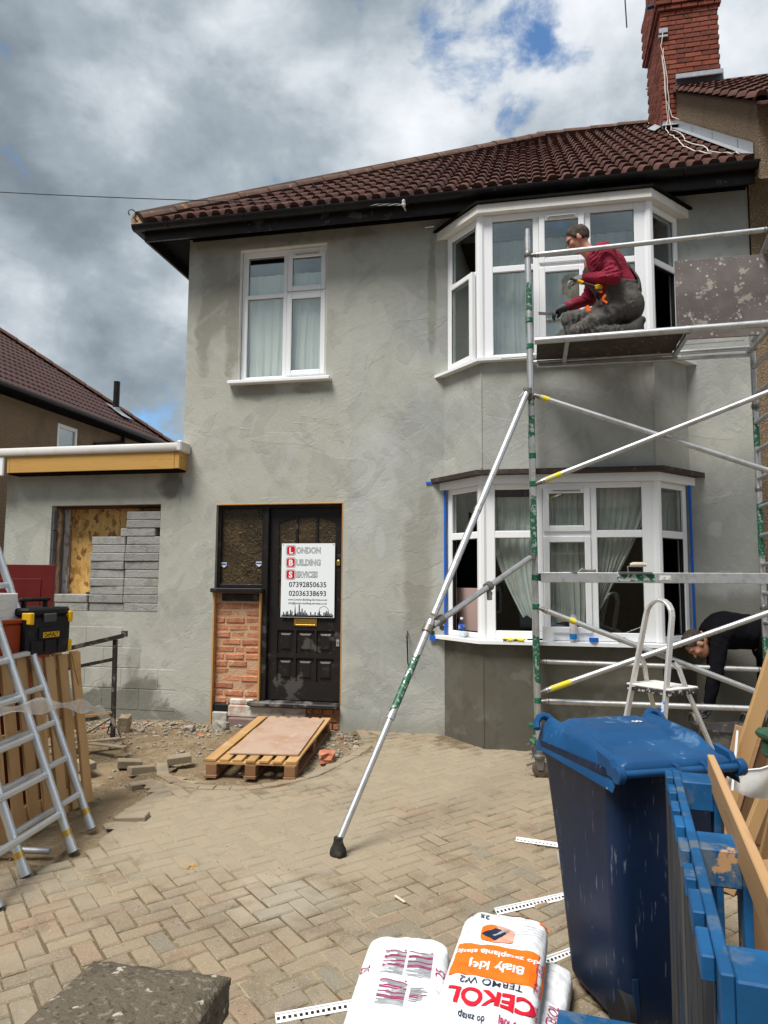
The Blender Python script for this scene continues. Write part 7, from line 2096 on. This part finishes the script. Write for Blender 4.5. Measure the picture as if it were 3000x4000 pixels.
# roll of glass fibre mesh
ms = thing('mesh_sheet', 'white glass fibre mesh draped over the timbers behind the blue pallet', 'mesh', (0, 0, 0))
def mp(u, v):      # u along the top edge, v down the drape
    a_ = Vector((.95, -3.40, .575)).lerp(Vector((1.34, -3.36, .715)), u); b_ = Vector((.965, -3.37, .515)).lerp(Vector((1.33, -3.33, .40)), u)
    return a_.lerp(b_, v) + Vector((0, .012 * math.sin(u * 9 + v * 3) - .02 * v * (1 - v), .008 * math.sin(u * 11 + v * 2)))
m_ = MB(); n = 80
for i in range(n + 1):
    u = i / n; m_.tube([mp(u, k / 6) for k in range(7)], .0011, 3, False)
for j in range(30):
    v = j / 29; m_.tube([mp(k / 16, v) for k in range(17)], .0008, 3, False)
tag(m_.build('mesh_threads', mat('white_fibre', (0.80, 0.81, 0.80), .6), ms), kind='stuff')
m_ = MB(); m_.add([mp(i / 16, j / 4) + Vector((0, .004, 0)) for j in range(5) for i in range(17)], [(j * 17 + i, j * 17 + i + 1, j * 17 + i + 18, j * 17 + i + 17) for j in range(4) for i in range(16)]); m_.build('mesh_film', film, ms, True)
m_ = MB(); m_.tube([mp(k / 10, 0) + Vector((0, -.004, .002)) for k in range(11)], .004, 6); m_.build('rolled_edge', M_SACK, ms, 45)
# ---------------------------------------------------------------- people: smooth bodies from blended tapered limbs
def sd_cone(P, a, b, ra, rb):
    a = np.array(a, float); b = np.array(b, float); ba = b - a; pa = P - a
    h = np.clip((pa @ ba) / (ba @ ba), 0, 1)
    return np.linalg.norm(pa - h[..., None] * ba, axis=-1) - (ra + (rb - ra) * h)
def sd_ell(P, c, r, R=None):
    q = P - np.array(c, float)
    if R is not None: q = q @ np.array(R)
    r = np.array(r, float)
    k0 = np.linalg.norm(q / r, axis=-1); k1 = np.linalg.norm(q / (r * r), axis=-1)
    return k0 * (k0 - 1.0) / np.maximum(k1, 1e-6)
def smin(a, b, k):
    h = np.clip(.5 + .5 * (b - a) / k, 0, 1)
    return b + (a - b) * h - k * h * (1 - h)
def field(P, prims, grow=0.0):
    d = None
    for p in prims:
        k = p[-1]
        e = sd_cone(P, *p[1:5]) if p[0] == 'c' else sd_ell(P, p[1], p[2], p[3])
        e = e - grow
        d = e if d is None else smin(d, e, k)
    return d
def wav(P, f, seed):
    """cheap smooth pseudo noise for cloth folds"""
    r_ = np.random.RandomState(seed); o = 0
    for _ in range(6):
        w_ = r_.normal(size=3) * f; o = o + np.sin(P @ w_ + r_.uniform(0, 6.28))
    return o / 6
def lfold(P, a, b, f, amp, seed):
    """creases running across a limb, strongest near its ends"""
    ax = b - a; L = np.linalg.norm(ax); ax = ax / L; t = (P - a) @ ax
    rad = np.linalg.norm(P - a - t[:, None] * ax, axis=-1)
    w_ = np.exp(-(rad / .13) ** 4) * ((t > -.03) & (t < L + .03)) * (.35 + .65 * np.abs(2 * np.clip(t / L, 0, 1) - 1))
    s_ = np.sin(t * f + 3.2 * wav(P, 13, seed) + 1.2 * wav(P, 30, seed + 50))
    return amp * w_ * (np.abs(s_) ** .7 - .5)
def surface_nets(fn, lo, hi, h):
    lo = np.array(lo, float); n = np.ceil((np.array(hi) - lo) / h).astype(int) + 1
    g = np.stack(np.meshgrid(*[lo[i] + h * np.arange(n[i]) for i in range(3)], indexing='ij'), -1)
    F = fn(g.reshape(-1, 3)).reshape(n)
    c = [F[i:n[0] - 1 + i, j:n[1] - 1 + j, k:n[2] - 1 + k] for i in (0, 1) for j in (0, 1) for k in (0, 1)]
    mn = np.minimum.reduce(c); mx = np.maximum.reduce(c)
    act = (mn < 0) & (mx >= 0)
    idx = -np.ones(act.shape, int); ii = np.argwhere(act); idx[act] = np.arange(len(ii))
    acc = np.zeros((len(ii), 3)); cnt = np.zeros(len(ii))
    cor = np.array([(i, j, k) for i in (0, 1) for j in (0, 1) for k in (0, 1)])
    vals = np.stack([x[act] for x in c], -1)
    for a in range(8):
        for b in range(a + 1, 8):
            if np.abs(cor[a] - cor[b]).sum() != 1: continue
            va, vb = vals[:, a], vals[:, b]; m = (va < 0) != (vb < 0)
            t = np.where(m, va / np.where(m, va - vb, 1), 0)
            acc += m[:, None] * (cor[a] + t[:, None] * (cor[b] - cor[a])); cnt += m
    V = lo + (ii + acc / np.maximum(cnt, 1)[:, None]) * h
    quads = []
    for ax in range(3):
        sl = [slice(None)] * 3; s0 = list(sl); s1 = list(sl)
        s0[ax] = slice(0, -1); s1[ax] = slice(1, None)
        a, b = F[tuple(s0)] < 0, F[tuple(s1)] < 0
        e = np.argwhere(a != b)
        o1, o2 = [(1, 2), (2, 0), (0, 1)][ax]
        for p in e:
            if p[o1] < 1 or p[o2] < 1 or p[o1] >= act.shape[o1] or p[o2] >= act.shape[o2] or p[ax] >= act.shape[ax]: continue
            q = [p.copy() for _ in range(4)]; q[1][o1] -= 1; q[2][o1] -= 1; q[2][o2] -= 1; q[3][o2] -= 1
            f = [idx[tuple(x)] for x in q]
            if min(f) < 0: continue
            quads.append(f if b[tuple(p)] else f[::-1])
    return V, quads
def sdf_obj(name, fn, lo, hi, h, m, parent):
    V, Q = surface_nets(fn, lo, hi, h)
    me = bpy.data.meshes.new(name); me.from_pydata([tuple(v) for v in V], [], [tuple(int(i) for i in q) for q in Q]); me.materials.append(m)
    bm = bmesh.new(); bm.from_mesh(me); bmesh.ops.recalc_face_normals(bm, faces=bm.faces); bm.to_mesh(me); bm.free()
    smooth_me(me, True)
    return newobj(name, me, parent)

M_SKIN = mat('skin', (0.50, 0.245, 0.165), .55, vary=((14, .5, .7, (0.44, 0.19, 0.125), .6),))
M_HAIR = mat('brown_hair', (0.050, 0.036, 0.028), .8, vary=((40, .5, .7, (0.115, 0.090, 0.075), .7),), bump=(90, .8, .006))
M_SWEAT = mat('maroon_sweatshirt', (0.235, 0.016, 0.040), .88, vary=((6, .45, .7, (0.18, 0.011, 0.030), .7),), bump=(17, .55, .018), bump2=(160, .25, .002))
M_DUNG = mat('grey_work_dungarees', (0.105, 0.098, 0.090), .92, vary=((5, .45, .7, (0.070, 0.065, 0.060), .7), (22, .64, .70, (0.33, 0.31, 0.28), .5)), bump=(19, .8, .022), bump2=(120, .3, .002))
M_GLOVE = mat('dusty_grey_glove', (0.36, 0.37, 0.39), .85, vary=((22, .5, .64, (0.20, 0.205, 0.215), .7),))
M_GLOVED = mat('dark_glove', (0.075, 0.080, 0.085), .8, vary=((22, .5, .64, (0.14, 0.145, 0.15), .7),))
M_BOOT = mat('dark_boot', (0.045, 0.042, 0.042), .75, vary=((10, .5, .7, (0.10, 0.095, 0.09), .6),))
M_FLAME = mat('orange_trim', (0.80, 0.125, 0.012), .6)

def make_head(parent, C, fwd, upv, m_hair, hair_seed, scale=1.0, bald=.0):
    """C head centre; returns nothing. face looks along fwd. local axes: X forward, Y left, Z up"""
    f = np.array(fwd, float); f /= np.linalg.norm(f); u = np.array(upv, float); u -= f * (u @ f); u /= np.linalg.norm(u); l = np.cross(u, f)
    R = np.stack([f, l, u], 1)
    C = np.array(C, float)
    def loc(P): return (P - C) @ R / scale
    head = [('e', (-.012, 0, .028), (.098, .077, .092), None, .02), ('e', (.022, 0, -.045), (.068, .060, .070), None, .04), ('e', (.055, 0, -.088), (.030, .032, .024), None, .03),
            ('c', (.088, 0, .012), (.108, 0, -.022), .009, .014, .014), ('e', (.076, 0, .034), (.020, .055, .013), None, .014), ('e', (.074, 0, -.066), (.014, .026, .010), None, .012),
            ('e', (.070, .038, -.018), (.022, .024, .020), None, .02), ('e', (.070, -.038, -.018), (.022, .024, .020), None, .02),
            ('e', (-.002, .080, -.008), (.022, .010, .034), None, .008), ('e', (-.002, -.080, -.008), (.022, .010, .034), None, .008)]
    def fh(P):
        Q = loc(P); d = field(Q, head)
        for s_ in (-1, 1):     # eye sockets
            d = -smin(-d, sd_ell(Q, (.094, s_ * .031, .012), (.018, .017, .011)), .012)
        return d * scale
    def fhair(P):
        Q = loc(P)
        d = sd_ell(Q, (-.018, 0, .034), (.108, .088, .102)) + .007 * wav(Q, 55, hair_seed) + .006 * wav(Q, 110, hair_seed + 1)
        line = (.050 - bald) - Q[:, 0] + .45 * (Q[:, 2] - .05)       # forehead hairline
        side = Q[:, 2] + .050 + .30 * np.maximum(Q[:, 0], -.02) * 2 - .0   # nape and sideburn line
        return np.maximum(np.maximum(d, -line), -side + 0 * d) * scale
    return fh, fhair, R, C, scale

def hand_prims(w, dirf, palm_n, curl, size=1.0):
    """glove prims: w wrist, dirf towards fingers, palm_n palm normal, curl 0..1"""
    w = np.array(w, float); d = np.array(dirf, float); d /= np.linalg.norm(d); n = np.array(palm_n, float); n -= d * (n @ d); n /= np.linalg.norm(n); s = np.cross(d, n)
    pr = []
    pr.append(('c', w - d * .05, w + d * .03, .037 * size, .036 * size, .02))
    for k, (o_, L_) in enumerate(((-.030, .070), (-.010, .080), (.011, .076), (.030, .060))):
        base = w + d * .085 * size + s * o_ * size
        pr.append(('c', w + d * .02 + s * o_ * .7 * size, base, .018 * size, .0145 * size, .018))
        p = base; ang = 0.0
        for seg in range(3):
            ang += curl * (.75 if seg else .55)
            q = p + (d * math.cos(ang) + n * math.sin(ang)) * L_ * size * (.45, .32, .25)[seg]
            pr.append(('c', p, q, .0125 * size, .0115 * size, .004)); p = q
    t0 = w + d * .03 * size - s * .030 * size; t1 = t0 + (d * .6 - s * .5 + n * .45) * .045 * size; t2 = t1 + (d * .75 + n * .6 * curl + s * .15) * .036 * size
    pr.append(('c', t0, t1, .017 * size, .014 * size, .012)); pr.append(('c', t1, t2, .0135 * size, .012 * size, .004))
    return pr

def bbox(prims, pad):
    pts = []
    for p in prims:
        if p[0] == 'c':
            r_ = max(p[3], p[4]); pts += [np.array(p[1]) - r_, np.array(p[1]) + r_, np.array(p[2]) - r_, np.array(p[2]) + r_]
        else:
            r_ = max(p[2]); pts += [np.array(p[1]) - r_, np.array(p[1]) + r_]
    pts = np.array(pts); return pts.min(0) - pad, pts.max(0) + pad

# ---- the man kneeling on the platform; faces left (-x), his left side towards the street
DZ = 3.630
w1 = thing('person', 'person in maroon sweatshirt and grey dungarees kneeling on the scaffold platform', 'person', (.62, -.95, DZ))
O = np.array([.62, -.95, DZ])
def L3(x, y, z): return np.array([x, y, z]) - O
pelv = L3(.835, -.94, 3.965); wst = L3(.79, -.94, 4.13); che = L3(.685, -.94, 4.315); nbk = L3(.60, -.94, 4.455)
shN, shF = L3(.655, -1.125, 4.40), L3(.635, -.76, 4.40)
elN, elF = L3(.720, -1.205, 4.135), L3(.56, -.70, 4.15)
wrN, wrF = L3(.470, -1.135, 4.165), L3(.335, -.80, 4.045)
hipN, hipF = L3(.835, -1.04, 3.945), L3(.82, -.845, 3.945)
knN, knF = L3(.435, -1.075, 3.715), L3(.385, -.795, 3.93)
anN, anF = L3(.865, -1.055, 3.700), L3(.42, -.79, 3.70)
headC = L3(.455, -.945, 4.610)
torso = [('c', pelv, wst, .145, .152, .08), ('c', wst, che, .160, .170, .08), ('c', che + (0, -.075, 0), che + (0, .075, 0), .125, .125, .09), ('c', nbk + (0.02, -.09, -.045), nbk + (.02, .09, -.045), .085, .085, .08)]
armsN = [('c', shN, elN, .078, .060, .06), ('c', elN, wrN, .058, .043, .03)]
armsF = [('c', shF, elF, .078, .060, .06), ('c', elF, wrF, .058, .043, .03)]
legs = [('c', hipN, knN, .094, .072, .03), ('c', knN, anN, .066, .050, .012), ('c', hipF, knF, .094, .072, .02), ('c', knF, anF, .070, .054, .02), ('c', pelv + (.03, -.07, -.02), pelv + (.03, .07, -.02), .115, .115, .07)]
fh, fhair, R1, C1, sc1 = make_head(w1, headC, (-.86, 0.03, -.50), (-.45, 0, .88), M_HAIR, 3)
neck = [('c', nbk + (0, 0, -.03), headC + (.035, 0, -.055), .062, .056, .04)]
skel = torso + armsN + armsF + legs
def body1(P): return smin(smin(field(P, skel, -.034), field(P, neck), .03), fh(P), .02)
lo, hi = bbox(skel + neck, .05); hi = np.maximum(hi, headC + .16); lo = np.minimum(lo, headC - .16)
sdf_obj('body', body1, lo, hi, .0085, M_SKIN, w1)
sdf_obj('hair', fhair, headC - .15, headC + .16, .006, M_HAIR, w1)
up_prims = torso[1:] + armsN + armsF
def sweat(P):
    d = field(P, up_prims) - .006 + .004 * wav(P, 42, 4) + lfold(P, shN, elN, 90, .013, 12) + lfold(P, elN, wrN, 110, .014, 13) + lfold(P, shF, elF, 90, .012, 14) + .008 * np.abs(wav(P, 26, 6)) + .004 * np.abs(wav(P, 60, 5))
    fold = .006 * np.sin((P @ np.array([.3, .2, 1.0])) * 95 + 3 * wav(P, 12, 9)) * np.exp(-((np.linalg.norm(P - elN, axis=-1)) / .14) ** 2)
    d = d + fold
    ax = (headC + (.035, 0, -.055) - nbk); ax /= np.linalg.norm(ax)
    cut = (P - (nbk + ax * .028)) @ ax
    near_neck = np.linalg.norm(np.cross(P - nbk, ax), axis=-1)
    d = np.where(near_neck < .13, np.maximum(d, cut), d)
    for wr_, el_ in ((wrN, elN), (wrF, elF)):
        a_ = (wr_ - el_) / np.linalg.norm(wr_ - el_); t = (P - wr_) @ a_
        d = np.where(np.linalg.norm(P - wr_, axis=-1) < .10, np.maximum(d, t + .004), d)
    return np.maximum(d, (wst[2] - .13) - P[:, 2])
lo, hi = bbox(up_prims, .04); sdf_obj('sweatshirt', sweat, lo, hi, .0075, M_SWEAT, w1)
MB().tube([Vector(nbk) + Vector((math.cos(a) * .066 + .0, math.sin(a) * .066, .018 + .020 * math.cos(a))) for a in [2 * math.pi * k / 16 for k in range(17)]], .009, 6).build('collar', M_DUNG, w1, 45)
lg_prims = [('c', pelv, wst, .152, .160, .07)] + legs
def dung(P):
    d = field(P, lg_prims) - .008 + .006 * wav(P, 36, 14) + .003 * wav(P, 80, 15) + lfold(P, hipN, knN, 85, .017, 2) + lfold(P, knN, anN, 95, .013, 3) + lfold(P, hipF, knF, 85, .017, 4) + .006 * np.abs(wav(P, 50, 17))
    d = d + .007 * np.sin((P @ np.array([1.0, .3, .6])) * 70 + 3 * wav(P, 10, 19)) * np.exp(-((np.linalg.norm(P - (hipN * .6 + knN * .4), axis=-1)) / .2) ** 2)
    d = np.maximum(d, P[:, 2] - (wst[2] + .035 + .012 * np.sin(P[:, 0] * 20)))
    # bib on the chest, back panel up to the shoulder blades
    tor = field(P, torso) - .011
    bib = np.maximum(np.abs(tor) - .007, np.maximum(P[:, 2] - (che[2] + .00), (wst[2] - .05) - P[:, 2]))
    ctr = (P[:, 0] - (wst[0] + (P[:, 2] - wst[2]) * (che[0] - wst[0]) / (che[2] - wst[2])))
    bib = np.maximum(bib, np.where(ctr < 0, np.abs(P[:, 1] - .01) - .115, np.abs(P[:, 1] - .01) - .10))
    bib = np.maximum(bib, .045 - np.abs(ctr))
    for an_, kn_ in ((anN, knN), (anF, knF)):
        a_ = (an_ - kn_) / np.linalg.norm(an_ - kn_); t = (P - an_) @ a_
        d = np.where(np.linalg.norm(P - an_, axis=-1) < .12, np.maximum(d, t - .01), d)
    return np.minimum(d, bib)
lo, hi = bbox(lg_prims + torso, .04); lo[2] = .004
sdf_obj('dungarees', dung, lo, hi, .008, M_DUNG, w1)
# braces with orange buckles
for s_ in (-1, 1):
    ys = s_ * .085
    c0 = np.array([che[0] - .168, ys, che[2] - .01]); pts = []
    pts = [c0, np.array([nbk[0] - .085, ys * 1.05, nbk[2] - .075]), np.array([nbk[0] + .02, ys * 1.1, nbk[2] + .052]), np.array([nbk[0] + .13, ys, nbk[2] - .06]), np.array([che[0] + .150, ys * .6, che[2] - .03]), np.array([wst[0] + .163, ys * .3, wst[2] + .02])]
    m_ = MB()
    for i in range(len(pts) - 1):
        m_.bar(pts[i], pts[i + 1], .036, .007, (0, 1, 0))
    # bar's width runs along y
    m_ = MB()
    for i in range(len(pts) - 1):
        a_, b_ = Vector(pts[i]), Vector(pts[i + 1]); d_ = (b_ - a_).normalized(); n_ = Vector((0, 1, 0)).cross(d_)
        m_.bar(a_ - d_ * .004, b_ + d_ * .004, .036, .007, n_)
    m_.build('brace', M_DUNG, w1)
    a_, b_ = Vector(pts[0]), Vector(pts[1]); d_ = (b_ - a_).normalized()
    MB().bar(a_ + d_ * .0 - Vector((.006, 0, 0)), a_ + d_ * .055 - Vector((.006, 0, 0)), .040, .010, Vector((0, 1, 0)).cross(d_), .003).build('buckle', M_FLAME, w1)
# boots
for an_, kn_, tip in ((anN, knN, np.array([.06, .0, .02])), (anF, knF, np.array([-.14, 0, -.035]))):
    bpz = [('c', an_ - (an_ - kn_) * .12, an_, .058, .056, .03), ('c', an_, an_ + tip, .054, .050, .03)]
    if tip[0] > 0: bpz += [('c', an_ + (.05, 0, .02), an_ + (.085, 0, -.04), .05, .046, .03), ('c', an_ + (.06, 0, .05), an_ + (.10, 0, .09), .045, .035, .03)]
    lo, hi = bbox(bpz, .03); lo[2] = max(lo[2], .002)
    sdf_obj('boot', lambda P, b_=bpz: field(P, b_), lo, hi, .008, M_BOOT, w1)
# gloved hands
gN = hand_prims(wrN, (-.98, .06, -.06), (.0, .45, -.88), 1.05); gF = hand_prims(wrF, (-.86, -.12, -.42), (.35, -.1, -.9), .75)
for g_, m_ in ((gN, M_GLOVE), (gF, M_GLOVED)):
    lo, hi = bbox(g_, .02); sdf_obj('glove', lambda P, b_=g_: field(P, b_), lo, hi, .0045, m_, w1)
# pocket flashes
for (p, q, w_) in ((L3(.66, -1.175, 3.99), L3(.63, -1.185, 3.95), .02), (L3(.625, -1.183, 3.95), L3(.67, -1.178, 3.915), .02), (L3(.50, -1.185, 3.90), L3(.52, -1.185, 3.85), .035), (L3(.60, -1.19, 4.015), L3(.63, -1.19, 4.01), .016)):
    MB().bar(p, q, .010, w_, (0, 0, 1), .002).build('orange_flash', M_FLAME, w1)
# glasses
def HL(x, y, z): return Vector(C1 + R1 @ np.array([x, y, z]))
m_ = MB(); m_.tube([HL(.098, .062, .016), HL(.02, .086, .014), HL(-.012, .086, .006)], .0025, 5); m_.tube([HL(.098, -.062, .016), HL(.02, -.086, .014), HL(-.012, -.086, .006)], .0025, 5)
for s_ in (-1, 1):
    m_.tube([HL(.104 - .010 * abs(math.cos(a)), s_ * .034 + math.cos(a) * .026, .010 + math.sin(a) * .018) for a in [2 * math.pi * k / 14 for k in range(15)]], .002, 5)
m_.tube([HL(.108, .009, .014), HL(.108, -.009, .014)], .002, 5)
m_.build('glasses', M_RUBBER, w1)

# hammer in his near hand
hm = thing('hammer', 'hammer with yellow grip in the kneeling person\'s near hand', 'hammer', (.40, -1.14, 4.155))
MB().tube([(-.03, -.02, .01), (.05, -.035, -.035), (.20, -.045, -.10)], .013, 8).build('handle', mat('dark_handle', (0.05, 0.03, 0.02), .6), hm, 45)
MB().tube([(.03, -.032, -.022), (.075, -.038, -.048)], .018, 8).build('yellow_grip', M_TYL, hm, 45)
m_ = MB(); m_.bar((.18, -.10, -.115), (.225, .0, -.075), .03, .034, (0, 0, 1), .004); m_.build('head', M_TYL, hm)
# small float in far hand
fl2 = thing('hand_scraper', 'small dark scraper in the kneeling person\'s far hand', 'tool', (.20, -.83, 3.985), (0, RAD(8), 0))
MB().box(-.10, .03, -.035, .035, -.004, .0, 0).build('blade', M_CLAMP, fl2); MB().tube([(.0, 0, .004), (.08, 0, .02)], .011, 8).build('grip', M_RUBBER, fl2, 45)
# dark cloth bundle by his knee and purple cloth at the end of the platform
lump('black_bag', .30, -.72, DZ + .075, (.11, .07, .13), mat('black_cloth', (0.012, 0.012, 0.013), .9), 'black kneeling pad bag beside the kneeling person', 'bag', 4)
lump('purple_cloth', 1.95, -.75, 4.30, (.10, .08, .11), mat('purple_cloth', (0.040, 0.008, 0.022), .9), 'dark purple cloth behind the splashed board', 'cloth', 6)

# ---- the second person, bent double behind the tower at the right, facing left
w2 = thing('person', 'person in black clothes bending down under the scaffold at the right edge', 'person', (1.95, -.36, 0))
O2 = np.array([1.95, -.36, 0.0])
def K3(x, y, z): return np.array([x, y, z]) - O2
pel2 = K3(2.10, -.36, .98); wst2 = K3(1.93, -.36, 1.10); che2 = K3(1.70, -.36, 1.115); nb2 = K3(1.565, -.36, 1.09)
shN2, shF2 = K3(1.62, -.55, 1.06), K3(1.62, -.17, 1.06); elN2, elF2 = K3(1.56, -.60, .76), K3(1.66, -.15, .78); wrN2, wrF2 = K3(1.50, -.60, .50), K3(1.60, -.20, .55)
head2 = K3(1.455, -.40, .985)
hp2 = [K3(2.10, -.46, .95), K3(2.10, -.26, .95)]; kn2 = [K3(2.03, -.47, .50), K3(2.08, -.24, .50)]; an2 = [K3(2.14, -.47, .08), K3(2.20, -.24, .08)]
tor2 = [('c', pel2, wst2, .155, .150, .08), ('c', wst2, che2, .150, .155, .08), ('c', che2 + (0, -.08, 0), che2 + (0, .08, 0), .125, .125, .09), ('c', nb2 + (.03, -.09, 0), nb2 + (.03, .09, 0), .08, .08, .07)]
arm2 = [('c', shN2, elN2, .072, .056, .05), ('c', elN2, wrN2, .054, .040, .03), ('c', shF2, elF2, .072, .056, .05), ('c', elF2, wrF2, .054, .040, .03)]
leg2 = [('c', hp2[i], kn2[i], .100, .072, .05) for i in (0, 1)] + [('c', kn2[i], an2[i], .070, .05, .03) for i in (0, 1)]
fh2, fhair2, R2, C2, sc2 = make_head(w2, head2, (-.35, -.25, -.90), (-.93, 0, .36), M_HAIR, 8)
neck2 = [('c', nb2, head2 + (.03, 0, .02), .06, .055, .04)]
gN2 = hand_prims(wrN2, (-.15, .0, -1), (-.8, .3, 0), .8); gF2 = hand_prims(wrF2, (-.15, 0, -1), (-.8, -.3, 0), .8)
sk2 = tor2 + arm2 + leg2
def body2(P):
    return smin(smin(smin(field(P, sk2, -.036), field(P, neck2), .03), fh2(P), .02), np.minimum(field(P, gN2), field(P, gF2)), .01)
lo, hi = bbox(sk2 + neck2 + gN2 + gF2, .05); lo = np.minimum(lo, head2 - .15)
sdf_obj('body', body2, lo, hi, .010, M_SKIN, w2)
sdf_obj('hair', fhair2, head2 - .15, head2 + .15, .007, M_HAIR, w2)
M_BLK = mat('black_work_clothes', (0.007, 0.007, 0.009), .95, vary=((6, .5, .7, (0.012, 0.012, 0.015), .7),), spec=.05)
for g_ in (gN2, gF2):
    lo, hi = bbox(g_, .03); sdf_obj('glove', lambda P, b_=g_: field(P, b_, .004), lo, hi, .006, M_GLOVED, w2)  # dark gloves added over bare hands to keep them dim
def top2(P):
    d = field(P, tor2[1:] + arm2) - .006 + .006 * wav(P, 36, 24) + lfold(P, shN2, elN2, 80, .008, 5) + lfold(P, wst2, nb2, 60, .01, 6)
    return np.maximum(np.maximum(d, -(P[:, 2] - .53) if False else d), P[:, 0] - (wst2[0] + .20))
lo, hi = bbox(tor2 + arm2, .03)
def top2b(P):
    d = top2(P)
    for wr_, el_ in ((wrN2, elN2), (wrF2, elF2)):
        a_ = (wr_ - el_) / np.linalg.norm(wr_ - el_); t = (P - wr_) @ a_
        d = np.where(np.linalg.norm(P - wr_, axis=-1) < .09, np.maximum(d, t - .01), d)
    ax = (head2 - nb2) / np.linalg.norm(head2 - nb2)
    return np.where(np.linalg.norm(P - nb2, axis=-1) < .14, np.maximum(d, (P - nb2) @ ax - .045), d)
sdf_obj('jacket', top2b, lo, hi, .010, M_BLK, w2)
def trs2(P):
    d = field(P, [tor2[0]] + leg2) - .014 + .006 * wav(P, 36, 34)
    return np.maximum(d, (wst2[0] + .02) - P[:, 0] - .0)
lo, hi = bbox([tor2[0]] + leg2, .03); sdf_obj('trousers', trs2, lo, hi, .010, M_BLK, w2)
for i in (0, 1):
    bb = [('c', an2[i], an2[i] + (-.16, 0, -.03), .05, .042, .03)]; lo, hi = bbox(bb, .03); lo[2] = ground_z(-.4) + .004
    sdf_obj('boot', lambda P, b_=bb: field(P, b_), lo, hi, .009, M_BOOT, w2)
